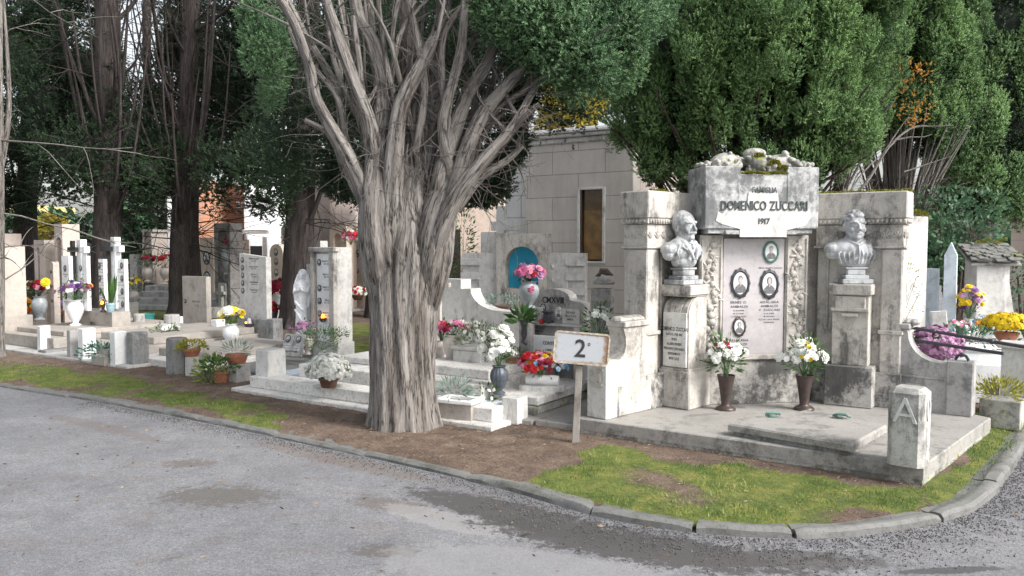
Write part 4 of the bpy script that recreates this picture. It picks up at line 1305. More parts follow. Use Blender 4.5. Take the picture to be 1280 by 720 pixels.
# the two bronze vases against the monument with white chrysanthemums
for px, lab, lab2, rd, ln in ((907, 'left', 'white chrysanthemums with a few dark red blooms, in the left brown bronze vase', 4, .04),
                    (1005, 'right', 'bouquet of white and small yellow flowers, in the right brown bronze vase', 0, .03)):
    p = G(px, 512, ZP)
    vase((p.x, p.y, ZP), .085, .30, 'flare', M['bronze'], 'tall brown bronze vase, %s one of the pair at the foot of the monument' % lab, group='bronze vases at the foot of the monument')
    bl = [('p_white', 42, 1.1)] + ([('p_dred', 7, .9)] if rd else [('p_yellow', 9, .7)])
    bouquet((p.x, p.y, ZP + .285), .17, .33, bl, lab2, nleaf=170, leaf=.07, bloom=.036, low=.0, lean=(ln * (-.3), 0), group='bouquets at the foot of the monument')

# section marker sign on a leaning post
p = G(719, 553)
sg = thing('section_sign', 'rusty edged white enamel sign reading 2° on a leaning grey wooden post', 'sign', (p.x, p.y, 0.03), R(-3))
a = MB(); ln = Matrix.Rotation(R(2.5), 4, 'Y')
a.box((0, 0, .40), (.055, .04, .82), M=ln, ch=.004); obj('post', a, M['wood_grey'], sg)
def enamel():
    m, n, l, b = _m('rusting white enamel')
    t = n.new('ShaderNodeTexCoord').outputs['Object']; s = n.new('ShaderNodeSeparateXYZ'); l.new(t, s.inputs[0])
    g = n.new('ShaderNodeNewGeometry').outputs['Position']
    ex = _math(n, l, 'DIVIDE', _math(n, l, 'ABSOLUTE', s.outputs[0]), .215); ez = _math(n, l, 'DIVIDE', _math(n, l, 'ABSOLUTE', s.outputs[2]), .125)
    e = _math(n, l, 'MAXIMUM', ex, ez)
    nz = _noise(n, l, g, 28, 6, .8)
    f = _math(n, l, 'ADD', e, _math(n, l, 'MULTIPLY', _math(n, l, 'SUBTRACT', nz, .5), .5))
    side = _math(n, l, 'MULTIPLY', s.outputs[0], .35)
    f = _math(n, l, 'ADD', f, side)
    c = _mix(n, l, _ramp(n, l, f, [(.78, 0), (.93, 1)]), (.42, .44, .475), (.24, .15, .09))
    sp = _ramp(n, l, _noise(n, l, g, 60, 5, .8), [(.58, 0), (.66, .8)])
    c = _mix(n, l, sp, c, (.34, .28, .24)); l.new(c, b.inputs['Base Color']); b.inputs['Roughness'].default_value = .45
    return m
ENM = enamel()
def rrect(w, h, r, n=5):
    o = []
    for cx, cy, a0 in ((w / 2 - r, -h / 2 + r, -90), (w / 2 - r, h / 2 - r, 0), (-w / 2 + r, h / 2 - r, 90), (-w / 2 + r, -h / 2 + r, 180)):
        o += [(cx + r * math.cos(R(a0 + 90 * i / n)), cy + r * math.sin(R(a0 + 90 * i / n))) for i in range(n + 1)]
    return o
a = MB(); a.face_prism(rrect(.43, .25, .03), -.012, .0)
pl = obj('sign_plate', a, ENM, sg); pl.location = (.045, -.032, .765); pl.rotation_euler = (0, R(4.5), 0)
a = MB(); rim = rrect(.43, .25, .03); inn = rrect(.405, .225, .024); n_ = len(rim)
V = [(x, -.0125, z) for x, z in inn] + [(x, -.0165, z) for x, z in inn] + [(x, -.0165, z) for x, z in rim] + [(x, 0.002, z) for x, z in rim]
F = []
for i in range(n_):
    j = (i + 1) % n_
    for c_ in range(3): F.append((c_ * n_ + i, c_ * n_ + j, (c_ + 1) * n_ + j, (c_ + 1) * n_ + i)[::-1])
a.add(V, F); obj('plate_rim', a, M['rust'] if 'rust' in M else M['bronze'], pl)
a = MB(); text(a, '2', -.01, -.065, .135, -.0135, None, .95, depth=.5); text(a, 'o', .055, .025, .036, -.0135, None, .8, depth=.5)
obj('sign_number', a, M['letter'], pl)
# ------------------------------------------------------------------ graves between the road and the trees
e1 = Vector((math.cos(GRID), math.sin(GRID), 0)); e2 = Vector((-math.sin(GRID), math.cos(GRID), 0))
def bed(A, label, layers, rz=GRID, name='grave_surround', cat='grave'):
    t = thing(name, label, cat, (A[0], A[1], GZ), rz)
    for nm, x0, x1, y0, y1, z0, z1, mt in layers:
        a = MB(); a.box(((x0 + x1) / 2, (y0 + y1) / 2, (z0 + z1) / 2 - GZ), (x1 - x0, y1 - y0, z1 - z0), 0, .008)
        obj(nm, a, M[mt], t)
    return t
def loc3(A, x, y, z):
    p = Vector((A[0], A[1], 0)) + e1 * x + e2 * y
    return (p.x, p.y, z)

# wide pale grave around the foot of the big tree (left of and behind the trunk)
A2 = G(312, 488)
bed(A2, 'wide pale stone grave with stepped ledger slabs, running behind the big tree trunk', [
    ('ground_slab', -.14, 3.2, -.13, 2.4, .0, .085, 'ledger'),
    ('kerb_stone', 0, 3.12, .0, .26, .085, .205, 'ledger'), ('kerb_stone', 0, .22, .26, 2.3, .085, .20, 'blue_marble'),
    ('bed_slab', .22, 3.1, .26, 2.3, .085, .19, 'blue_marble'),
    ('ledger', .42, 1.62, .30, 1.9, .19, .33, 'ledger'), ('ledger', 1.72, 2.8, .30, 1.9, .19, .33, 'ledger'),
    ('top_slab', .70, 1.50, .62, 1.85, .332, .40, 'ledger'), ('top_slab', 1.80, 2.7, .56, 1.85, .332, .42, 'ledger')])
post(316, 357, 489, 438, 'travertine_clean', 'pale marble corner post with sunk panels, at the left of the wide pale grave', ch=.01)
# white chrysanthemum pot on the kerb
p = G(411, 484, .205)
potted((p.x, p.y, .205), .10, .09, 'pot', 'brown_pot', .205, .24, [('p_white', 330, 1.0)], 'round pot of small white chrysanthemums on the front kerb of the wide pale grave', nleaf=300, leaf=.03, bloom=.024, cat='potted flowers', low=-.3)
# open book shaped plaque
p = G(363, 446, .20)
bk = thing('book_plaque', 'grey open book plaque with two oval portraits, leaning beside the small urn', 'plaque', (p.x, p.y, .20), R(-22))
Tt = Matrix.Rotation(R(-22), 4, 'X')
for s in (-1, 1):
    a = MB(); a.box((s * .078, 0, .15), (.150, .03, .29), M=Tt @ Matrix.Rotation(R(s * 4), 4, 'Z'), ch=.004); obj('page', a, M['grey_stone'], bk)
    portrait(bk, s * .078, .225, .055, .075, -.017, Mx=Tt, woman=s > 0)
    tb = MB(); lines(tb, ['ARMANDO', 'FELICI', '1921 1984'] if s < 0 else ['ELDA', 'ROSATI', '1925 2001'], s * .078, .165, .018, .016, -.0175, Tt, .9); obj('lettering', tb, M['portrait_white'], bk)
a = MB(); a.box((0, .06, .04), (.2, .10, .08)); obj('rest', a, M['dark_concrete'], bk)
p = G(384.5, 443, .20)
vase((p.x, p.y, .20), .075, .235, 'squat', M['beige_vase'], 'small beige marble urn beside the open book plaque')
bouquet((p.x - .02, p.y, .42), .15, .20, [('p_lilac', 26, 1), ('p_pink', 10, .9)], 'airy bunch of lilac pink flowers in the small beige urn beside the book plaque', nleaf=40, bloom=.026, low=-.1, lean=(-.03, 0))
p = G(357, 440, .20)
bouquet((p.x, p.y + .25, .40), .07, .12, [('p_lilac', 9, 1)], 'few pale lilac stems behind the open book plaque', nleaf=20, bloom=.02)

# framed headstone with five portraits
t, w, d, h = stele(392, 440, 440, 309, 'light_grey', 'tall grey framed headstone with a pale recessed plate, left of the big tree trunk', d=.26, D=10.3, z=.10, base=(.02, .22, 'light_grey'))
a = MB(); a.box((-w / 2 + .028, -d / 2 - .03, h / 2 + .1), (.056, .08, h - .2)); a.box((w / 2 - .045, -d / 2 - .03, h / 2 + .1), (.09, .08, h - .2)); a.box((0, -d / 2 - .03, h - .03), (w + .04, .10, .06)); obj('frame', a, M['travertine'], t)
a = MB(); a.box((-.01, -d / 2 - .008, h * .55), (w * .66, .015, h * .78), ch=.002); obj('plate', a, M['white_marble'], t)
tb = MB()
for i, s in enumerate(('MORETTI AN', 'EMILIA LILLA', 'MORETTI RI', 'GIULIA', 'MORETTI ALI')):
    z = h * (.865 - .115 * i); lines(tb, [s, ('1899 - 1980', .8)], .035, z + .025, .022, .014, -d / 2 - .017, sx=.8)
    if i != 1: portrait(t, -w * .22, z, .052, .072, -d / 2 - .016, woman=i % 2)
obj('lettering', tb, M['letter'], t)
lm = MB(); lm.lathe([(.02, 0), (.045, .03), (.05, .05), (.03, .055)], c=(-.01, -d / 2 - .05, h * .335), seg=12); obj('lamp_bowl', lm, M['bronze'], t)
lm = MB(); lm.lathe([(.018, 0), (.022, .03), (.008, .055)], c=(-.01, -d / 2 - .05, h * .335 + .05), seg=10); obj('lamp_flame', lm, M['flame'], t)
# statue of a veiled figure
p = W(379, 415, 10.6)
st_ = thing('veiled_statue', 'white marble statue of a veiled praying woman beside the framed headstone', 'statue', (p.x, p.y, Zat(418, 10.6)), R(-5))
g = MB(); V = []; F = []; n = 40; prof = [(.105, 0), (.112, .03), (.10, .12), (.092, .28), (.090, .42), (.098, .54), (.108, .62), (.098, .68), (.062, .715), (.035, .74)]
for r_, z_ in prof:
    for k in range(n):
        a_ = 2 * math.pi * k / n; f_ = 1 + .09 * math.sin(a_ * 7 + z_ * 2.5) * (1 - z_ / .8)
        V.append((r_ * f_ * math.cos(a_), r_ * f_ * math.sin(a_) * .8, z_))
F = [(i * n + k, i * n + (k + 1) % n, (i + 1) * n + (k + 1) % n, (i + 1) * n + k) for i in range(len(prof) - 1) for k in range(n)]
F += [tuple(range(n))[::-1], tuple(range((len(prof) - 1) * n, len(prof) * n))]
g.add(V, F)
g.ball((0, -.01, .79), .052, 12, 9, sc=(.85, .95, 1.15)); g.tube([(0, 0, .7), (0, -.005, .77)], .028, 8)
g.ball((0, .012, .80), .066, 12, 9, sc=(.95, .85, 1.1)); g.tube([(-.055, .01, .80), (-.085, .0, .70), (-.10, .0, .58), (-.085, -.03, .40)], [.02, .025, .03, .015], 8); g.tube([(.055, .01, .80), (.085, .0, .70), (.10, .0, .58), (.085, -.03, .36)], [.02, .025, .03, .015], 8)
g.ball((0, -.060, .785), .010, 8, 6); g.ball((0, -.05, .765), .02, 8, 6)
for s in (-1, 1): g.tube([(s * .09, 0, .66), (s * .085, -.06, .56), (s * .02, -.10, .60), (s * .006, -.112, .65)], [.032, .030, .022, .010], 8)
g.tube([(-.09, -.06, .45), (0, -.10, .36), (.08, -.06, .28)], .012, 7); g.tube([(-.09, -.06, .34), (0, -.10, .22), (.08, -.06, .12)], .012, 7)
carve('carved_figure', g, M['white_marble'], .006, 2, st_)
a = MB(); a.box((0, 0, -.04), (.26, .22, .09)); obj('statue_base', a, M['travertine_clean'], st_)
stele(383, 398, 440, 330, 'grey_stone', 'rough dark grey stone slab standing between the veiled statue and the framed headstone', d=.12, D=10.75, z=.1, name='stone_slab', cat='stone slab')
# greenery in front of the framed headstone
def greens(px, py, r, h, label, green='leaf_mid', n=260, leaf=.04, z=GZ, blooms=(), name='leafy_plant', Y=None, bl=.018, low=0, tm=KITE, cat='plant'):
    p = W(px, py, Y) if Y else G(px, py, z)
    t = thing(name, label, cat, tuple(p), 0)
    c = np.array(p) + np.array([0, 0, h * .45])
    q, nn = dome(n, c, r, h * .5, -.8, jitter=.25)
    leafobj('foliage', [scatter(tm, q, nn + np.array([0, 0, .4]), leaf * (1 + rng.normal(size=len(q)) * .25), vnoise(q * 25) + .5 + rng.normal(size=len(q)) * .15, 'y')], M[green], t)
    for mt, cnt, sf in blooms:
        q, nn = dome(cnt, c, r, h * .55, low, jitter=.05); leafobj('blossoms', [scatter(STAR, q, nn, bl * sf, rng.random(len(q)))], M[mt], t)
    sm = MB(); stems(sm, p, [tuple(v) for v in q[:12]] if len(q) else []); obj('stems', sm, M['leaf_stem'], t, world_co=True)
    return t
greens(403, 437, .17, .27, 'bright green bushy plant at the foot of the framed headstone', Y=9.85, n=420, leaf=.035)
greens(424, 420, .13, .10, 'low green plant in front of the recessed plate of the framed headstone', Y=10.0, n=160, leaf=.03)

# dark posts and slab with five portraits
post(331, 353, 433, 399, 'dark_concrete', 'squat dark concrete post between the grey five portrait headstone and the book plaque', ch=.01, cat='stone post')
t, w, d, h = stele(299, 339, 430, 317, 'light_grey', 'broken edged grey headstone with five oval portraits in a column on a dark plinth', kind='slant', d=.10, D=12.3, z=.08, base=(.04, .36, 'dark_concrete'))
tb = MB()
for i, s in enumerate(('DI BENEDETTO ADAMO', 'BIZELLA AGOSTINO', 'BIZELLA LELLA', 'BIZELLA DOMENICO', 'MARIANI DELFINA')):
    z = h * (.925 - .088 * i); lines(tb, [s, ('11.3.1872 - 11.2.1945', .8)], .03, z + .03, .020, .016, -d / 2 - .002, sx=.72)
    portrait(t, -w * .38, z, .052, .075, -d / 2, woman=i % 2)
obj('lettering', tb, M['letter'], t)
a = MB(); a.lathe([(.05, 0), (.07, .05), (.06, .055)], c=(.03, -d / 2 - .11, .24), seg=12); obj('lamp_bowl', a, M['dark_metal'], t)
a = MB(); a.lathe([(.04, 0), (.03, .06), (.008, .085)], c=(.03, -d / 2 - .11, .295), seg=10); obj('lamp_shade', a, M['portrait_face'], t)
a = MB(); a.ball((.01, -d / 2 - .155, .31), .015, 8, 6); obj('lamp_flame', a, M['flame'], t)

# plain beige stela with its two little white side posts
t, w, d, h = stele(227, 263, 418, 346, 'beige_stone', 'plain beige rectangular headstone with a small cross, between two low white posts', d=.09, D=13.2, z=.08)
tb = MB(); text(tb, 'MARIO GIUSTI', .05, h * .56, .030, -d / 2 - .002, sx=.8); text(tb, '1920 - 1984', .05, h * .50, .020, -d / 2 - .002, sx=.8)
tb.box((0, -d / 2 - .003, h * .80), (.010, .006, .11), ch=0.001); tb.box((0, -d / 2 - .004, h * .82), (.06, .006, .010), ch=0.001); obj('lettering', tb, M['letter_soft'], t)
portrait(t, -w * .38, h * .57, .045, .06, -d / 2)
post(262, 281, 430, 400, 'white_marble', 'low smooth white post on the right of the plain beige headstone')
post(217, 228, 417, 396, 'white_marble', 'low white post on the left of the plain beige headstone')
p = G(289, 434, .10)
vase((p.x, p.y, .10), .115, .34, 'urn', M['white_vase'], 'white marble urn vase in front of the plain beige headstone')
bouquet((p.x, p.y, .42), .155, .26, [('p_yellow', 10, 1.7), ('p_white', 10, 1.8), ('p_cream', 5, 2.0)], 'bouquet of big yellow and white blooms in the white marble urn', nleaf=60, bloom=.038)
greens(248, 426, .15, .16, 'low green leafy plant at the foot of the plain beige headstone', z=.08, n=200, leaf=.05)
greens(233, 428, .08, .10, 'small dark purple flowers beside the low green plant', z=.1, n=60, leaf=.03, blooms=[('p_purple', 14, 1)])
# bed behind the round posts
A3 = G(156, 455)
bed(A3, 'low pale grave slabs with a raised ledger, behind the grey round posts', [
    ('bed_slab', .05, 1.4, .1, 2.0, .02, .14, 'ledger'), ('ledger', .2, 1.25, .35, 1.8, .14, .24, 'beige_stone'),
    ('dark_slab', 1.5, 2.7, .3, 1.9, .02, .10, 'dark_concrete')])
greens(207, 419, .19, .15, 'clump of white flowers with green leaves beside the round grey post', z=.26, n=160, leaf=.05, blooms=[('p_white', 22, 2.6)], low=.1)
greens(195, 426, .22, .14, 'trailing dark teal ground plant next to the teal bucket', green='leaf_teal', z=.1, n=260, leaf=.05)

def roundpost(px0, px1, pyb, pytop, mat, label, group='round concrete posts', kind='round'):
    Y = Yof(pyb); r = (px1 - px0) / 2000 * Y; p = G((px0 + px1) / 2, pyb); h_ = Zat(pytop, Y + r) - GZ
    a = MB(); n = 6 if kind == 'hex' else 14
    V = []; F = []; zs = [0, h_ * .3, h_ * .65, h_ * .96, h_]
    for i, z_ in enumerate(zs):
        for k in range(n):
            an = 2 * math.pi * (k + .5) / n; rr = r * (1.04 if i < 3 else 1) * (.9 if i == 4 else 1) * (1 + .05 * vnoise(np.array([[math.cos(an) * 2 + px0, math.sin(an) * 2, z_ * 6]]))[0])
            V.append((rr * math.cos(an), rr * math.sin(an), z_))
    F = [(i * n + k, i * n + (k + 1) % n, (i + 1) * n + (k + 1) % n, (i + 1) * n + k) for i in range(4) for k in range(n)] + [tuple(range(n))[::-1], tuple(range(4 * n, 5 * n))]
    a.add(V, F)
    return tag(obj('corner_post', a, M[mat], loc=(p.x, p.y + r, GZ)), label, 'stone post', group)
roundpost(204, 229, 469, 422, 'dark_concrete', 'dark grey six sided concrete post left of the pot of yellow green succulents', kind='hex')
roundpost(154, 179, 459, 415, 'dark_concrete', 'dark streaked concrete post at the right end of the row of four posts', kind='hex')
roundpost(202, 221, 431, 393, 'grey_stone', 'grey round post between the teal bucket and the plain beige headstone')
roundpost(164, 178, 424, 392, 'grey_stone', 'thin grey round post on the left of the teal bucket')
post(228, 248, 471, 447, 'light_grey', 'stubby pale post under the pot of yellow green succulents')
post(281, 312, 479, 456, 'grey_stone', 'stubby dark stained post under the terracotta bowl of succulents')
post(134, 157, 459, 415, 'white_marble', 'white square post just right of the box of teal leaves')
post(94, 118, 452, 411, 'white_marble', 'white square post just left of the box of teal leaves')
post(80, 97, 450, 413, 'grey_stone', 'narrow grey post touching the left side of a white square post')
post(43, 61, 441, 408, 'white_marble', 'white square post leftmost in the row, in front of the pale ledger')
p = G(238, 447, .32)
Yp = Yof(471) + .12
def onpost(px, py_foot, ytop): 
    Y = Yof(py_foot) + .12; return (W(px, ytop, Y).x, Y, Zat(ytop, Y))
potted(onpost(240, 471, 447), .10, .10, 'bowl', 'terracotta', .155, .10, [], 'terracotta bowl of yellow green succulents on a stubby pale post', green='leaf_yellowgreen', nleaf=330, leaf=.035, tm=BROAD)
potted(onpost(296, 479, 457), .125, .13, 'bowl', 'terracotta', .15, .14, [], 'terracotta bowl of grey green succulents on a stubby dark post', green='leaf_grey', nleaf=200, leaf=.055, tm=BLADE)
p = G(273, 480)
potted((p.x, p.y + .08, GZ), .10, .13, 'pot', 'terracotta', .17, .16, [], 'trailing bright green plant in a small brown pot on the soil between two stubby posts', green='leaf_mid', nleaf=260, leaf=.05, tm=BROAD)
greens(262, 478, .12, .30, 'tall bright green plant growing at the left of the small brown pot', n=300, leaf=.05, green='leaf_lime')
# box of teal leaves between white posts
p = G(126, 457)
bx_ = thing('plant_box', 'beige stone box of trailing teal leaves between two white posts', 'planter', (p.x, p.y + .06, GZ), GRID)
a = MB(); a.box((0, 0, .06), (.30, .14, .12)); obj('box', a, M['beige_stone'], bx_)
q, nn = dome(220, (p.x, p.y + .03, GZ + .17), .19, .09, -.6, jitter=.3)
leafobj('foliage', [scatter(BROAD, q, nn, .05, rng.random(len(q)), 'y')], M['leaf_teal'], bx_)
# teal bucket
p = G(180, 416); Y = p.y
bk = thing('bucket', 'teal plastic bucket standing behind the grey posts', 'bucket', (p.x, p.y + .12, GZ))
a = MB(); a.lathe([(.09, 0), (.125, .30), (.13, .30), (.13, .33), (.12, .33), (.085, .02)], seg=24); obj('shell', a, M['teal_pot'], bk, smooth=True)
a = MB(); a.tube([(.13 * math.cos(t), -.02, .31 - .10 * math.sin(t)) for t in [math.pi * i / 10 for i in range(11)]], .004, 5); obj('handle', a, M['dark_metal'], bk)

# ---------------- leftmost family grave
A4 = G(-60, 436) + e2 * .42
bed(A4, 'large pale family grave behind the row of low posts at the far left', [
    ('ground_slab', -.2, 4.0, -.12, 2.6, .0, .085, 'light_grey'), ('bed_slab', .0, 1.75, .15, 2.5, .085, .26, 'beige_stone'), ('bed_slab', 1.9, 3.4, .3, 2.5, .085, .22, 'beige_stone'),
    ('ledger', .3, 1.65, .35, 2.2, .26, .33, 'beige_stone'), ('ledger', 2.0, 3.3, .7, 2.4, .22, .32, 'beige_stone'), ('dark_gap', 1.72, 1.92, -.05, 2.3, .02, .12, 'dark_concrete')])
def at(px, py, z): p = G(px, py, z); return (p.x, p.y, z)
vase(at(50, 400, .33), .125, .40, 'urn', M['grey_vase'], 'tall grey veined marble vase on the pale ledger at the far left')
q = at(50, 400, .33); bouquet((q[0], q[1], .71), .20, .30, [('p_dred', 26, 1.1), ('p_red', 8, 1.1), ('p_cream', 8, 1), ('p_pink', 8, 1)], 'bouquet of dark red blooms with one large yellow flower in the grey marble vase', nleaf=110, bloom=.045, leaf=.06)
o = q; t = bpy.context.scene.objects
q2 = at(94.5, 407, .33); vase(q2, .125, .40, 'urn', M['white_vase'], 'tall white marble vase on the pale ledger, right of the grey marble vase')
bouquet((q2[0], q2[1], .71), .24, .32, [('p_white', 20, 1.0), ('p_purple', 18, 1.1), ('p_dred', 6, 1), ('p_orange', 3, 1.6), ('p_lilac', 8, 1)], 'mixed bouquet of white, purple and orange blooms in the white marble vase', nleaf=130, bloom=.042, leaf=.07)
yb = W(57, 353, q[1] - .2)
a_ = leafobj('yellow_bloom', [scatter(star(14), np.array([[yb.x, yb.y, yb.z]]), np.array([[.3, -1, .25]]), .085, np.array([.7]))], M['p_yellow'])
tag(a_, 'single large yellow gerbera at the right edge of the dark red bouquet', 'flower')
potted(at(30, 398, .33), .08, .10, 'pot', 'brown_pot', .20, .24, [('p_yellow', 16, 1), ('p_orange', 14, 1)], 'pot of yellow and orange flowers left of the grey marble vase', nleaf=160, leaf=.06, bloom=.05)
potted(at(76, 392, .40), .05, .10, 'pot', 'brown_pot', .09, .12, [('p_purple', 14, 1), ('p_lilac', 8, 1)], 'small brown pot of violet flowers between the two marble vases', nleaf=50, leaf=.04, bloom=.03)
# plinth with two crosses and portrait panels
D5 = 12.5
t, w, d, h = stele(86, 162, 0, 390, 'beige_stone', 'long beige plinth carrying crosses and portrait panels at the left', d=.30, D=D5 - .2, z=.25, name='grave_plinth', cat='plinth')
ZPL = Zat(390, D5 - .2)
def panel(px0, px1, ytop, label, n, side):
    t, w, d, h = stele(px0, px1, 0, ytop, 'white_marble', label, d=.06, D=D5, z=ZPL, name='portrait_panel', cat='memorial panel')
    tb = MB()
    for i in range(n):
        zc = h * (1 - (i + .5) / n)
        portrait(t, (w * .28) * side if n > 2 else 0, zc + (.02 if n < 3 else 0), .05, .085, -d / 2, woman=i % 2)
        if n < 3: lines(tb, ['ANGELUCCI', ('11.6.1903', .8)], 0, zc - .065, .020, .016, -d / 2 - .002, sx=.9)
        else:
            lines(tb, ['MARIA', ('CONTI', .9)], -w * .14 * side, zc + .05, .020, .022, -d / 2 - .002, sx=.9); lines(tb, [('12.8.1931 - 10.6.1990', 1)], 0, zc - .055, .014, .0, -d / 2 - .002, sx=.8)
    obj('lettering', tb, M['letter'], t)
    gb = MB()
    for i in range(1, n): gb.box((0, -d / 2 - .001, h * i / n), (w, .004, .006), ch=0)
    obj('joint', gb, M['letter_soft'], t)
panel(77, 91, 320, 'narrow white panel with portraits, left of the left black cross', 2, 1)
panel(94, 113, 320, 'white panel with two portraits, right of the left black cross', 2, 1)
panel(123, 134, 324, 'narrow white panel with four portraits, left of the right black cross', 4, -1)
panel(141, 160, 324, 'white panel with four portraits, right of the right black cross', 4, 1)
def cross(px, ytop, ybar, wpx, label, backlab, D, z, w1=.07, bk=True, arm=None):
    x = W(px, 350, D).x; H = Zat(ytop, D) - z; zb = Zat(ybar, D) - z; aw = wpx / 1000 * D / .84
    t = thing('stone_cross', label, 'cross', (x, D, z), GRID)
    a = MB(); a.box((0, 0, H / 2), (w1, .05, H), ch=.003); a.box((0, -.001, zb), (aw, .054, .075), ch=.003); obj('black_cross', a, M['black_paint'], t)
    a = MB(); a.box((.10, .09, H / 2 + .02), (.12, .10, H), ch=.004); a.box((.14, .09, zb), (aw * 1.0, .09, .10), ch=.004); obj('white_cross', a, M['white_marble'], t)
cross(92, 301, 312, 15, 'black cross backed by a white stone one, rising behind the mixed bouquet', '', D5 + .1, ZPL)
cross(134.5, 298, 311, 17, 'taller black cross backed by a white stone one, between two portrait panels', '', D5 + .1, ZPL)
potted((W(138, 388, D5 - .25).x, D5 - .25, ZPL), .07, .14, 'pot', 'lightblue_pot', .13, .02, [], 'light blue pot of tall sword leaved plant on the beige plinth', green='leaf_mid', nleaf=12, leaf=.05)
pb = W(138, 380, D5 - .25); q = np.array([[pb.x + dx, pb.y + dy, pb.z] for dx, dy in rng.uniform(-.04, .04, (14, 2))]); nn = np.concatenate([(q - np.array([[pb.x, pb.y, pb.z]]))[:, :2] * 7, np.ones((14, 1))], 1)
lt = thing('sword_plant', 'tall sword shaped green leaves rising from the light blue pot', 'plant', (pb.x, pb.y, pb.z))
leafobj('leaves', [scatter(kite(.12, .05), q, nn, rng.uniform(.25, .52, 14), rng.random(14), 'y')], M['leaf_mid'], lt)
fg = W(129, 388, D5 - .25)
t = thing('grave_lamp', 'small lit grave lamp with a yellow glow on the beige plinth', 'grave lamp', (fg.x, fg.y, ZPL))
a = MB(); a.lathe([(.04, 0), (.045, .02), (.02, .05), (.03, .10), (.035, .16), (.01, .20)], seg=12); obj('lamp_body', a, M['bronze'], t, smooth=True)
a = MB(); a.ball((0, -.03, .15), .028, 8, 6); obj('lamp_flame', a, M['flame'], t)
greens(120, 410, .07, .16, 'small dark purple flower clump in front of the beige plinth', z=.28, n=40, leaf=.04, blooms=[('p_purple', 16, 1.2)])
# taller stones behind
t, w, d, h = stele(69, 101, 0, 280, 'pink_stone', 'tall cream arched monument with lettering round the arch, behind the left portrait panels', d=.30, D=13.8, z=GZ, niche=(0, .1, .88, .60))
tb = MB()
for i, ch_ in enumerate('FOUNTAINE'):
    an = R(160 - 17.5 * i); r_ = w * .36
    Mx = Matrix.Translation((r_ * math.cos(an), -d / 2 - .002, h * .88 - w * .30 + r_ * 1.0 * math.sin(an))) @ Matrix.Rotation(-(an - R(90)), 4, 'Y')
    text(tb, ch_, 0, 0, .055, 0, Mx, .9, depth=.3)
obj('lettering', tb, M['white_marble'], t)
a = MB(); a.ball((0, .05, h * .72), .085, 10, 8, sc=(1, .8, 1.2)); a.tube([(0, .05, h * .66), (0, .05, h * .4)], [.06, .12], 10); a.box((0, .08, h * .35), (w * .55, .1, h * .3)); obj('niche_figure', a, M['white_marble'], t, smooth=True)
stele(43, 69, 0, 300, 'pink_stone', 'beige stone with a small arched recess, behind the dark red bouquet', d=.18, D=14.2, z=GZ, niche=(-.12, .25, .92, .28))
t, w, d, h = stele(62, 74, 0, 327, 'pink_stone', 'narrow cream column with a row of small portraits, right of the dark red bouquet', d=.10, D=13.3, z=.1, kind='arch', ovals=[(0, .86, .3), (0, .66, .3), (0, .46, .3)])
stele(99, 124, 0, 303, 'pink_stone', 'cream stone slab with faint lettering, partly hidden behind the portrait panels', d=.15, D=16, z=GZ, rows=['GUERRINO', 'E. 1899', '', 'CARLO', '1920'], lettermat='letter_soft', th=.03, kind='gable')
# leftmost pinkish tomb
t, w, d, h = stele(0, 24, 0, 308, 'pink_stone', 'tall pinkish tomb with a white side pillar, just right of the thin trunk', d=.45, D=12.2, z=.33)
a = MB(); a.box((w / 2 - .04, -d / 2 - .06, h * .48), (.16, .12, h * .96)); obj('side_pillar', a, M['white_marble'], t)
a = MB(); a.box((-.0, -.05, -.02), (w + .15, d + .2, .36)); obj('tomb_base', a, M['beige_stone'], t)
stele(8, 26, 0, 292, 'pink_stone', 'rough beige block standing behind the pinkish tomb at the left edge', d=.3, D=15, z=GZ, name='stone_block', cat='stone block')

# ---------------- background monuments, left middle
D6 = 21.0
t, w, d, h = stele(178, 213, 0, 290, 'pink_stone', 'trapezoid rose stone monument with a round relief portrait, between the two middle trunks', kind='trap', d=.4, D=D6, z=.17)
a = MB(); a.box((0, 0, h + .03), (w * .80, .5, .07)); a.box((-w * .41, -.22, h * .5), (.07, .08, h), M=Matrix.Rotation(R(3), 4, 'Y')); a.box((w * .41, -.22, h * .5), (.07, .08, h), M=Matrix.Rotation(R(-3), 4, 'Y')); a.box((0, -.3, h * .25), (w * .85, .25, .05))
obj('frame', a, M['travertine'], t)
a = MB(); a.lathe([(.19, 0), (.19, .03), (.16, .035), (.15, .02)], seg=24, M=Matrix.Translation((0, -d / 2, h * .76)) @ Matrix.Rotation(R(90), 4, 'X')); a.ball((0, -d / 2 - .02, h * .765), .09, 10, 8, sc=(.8, .5, 1.1)); obj('round_relief', a, M['pink_stone'], t, smooth=True)
a = MB(); a.box((0, -d / 2 - .01, h * .12), (.05, .02, .28)); a.box((0, -d / 2 - .012, h * .16), (.20, .02, .05)); obj('cross_relief', a, M['white_marble'], t)
x0 = W(196, 330, D6).x
for i, (px, yb_, col, lab) in enumerate(((166, 350, 'p_yellow', 'yellow flowers in the pale vase left of the trapezoid monument'), (184, 325, 'p_dred', 'dark red flowers on the left of the trapezoid monument shelf'), (206, 325, 'p_red', 'red flowers on the right of the trapezoid monument shelf'), (222, 345, 'p_orange', 'orange flowers in the pale vase right of the trapezoid monument'))):
    Y = D6 - (.42 if i in (1, 2) else .6); zf = Zat({0: 384, 1: 352, 2: 352, 3: 384}[i], Y)
    p = W(px, 340, Y); vh = .45 if i in (0, 3) else .38
    vase((p.x, Y, zf), .13, vh, 'urn', M['beige_vase'], ['pale vase on the left of the trapezoid monument', 'left small urn on the monument shelf', 'right small urn on the monument shelf', 'pale vase on the right of the trapezoid monument'][i])
    bouquet((p.x, Y, zf + vh * .95), .27, .36, [(col, 20, 1.1), ('p_white' if i == 0 else 'p_dred', 8, 1)], lab, nleaf=130, bloom=.045, leaf=.09)
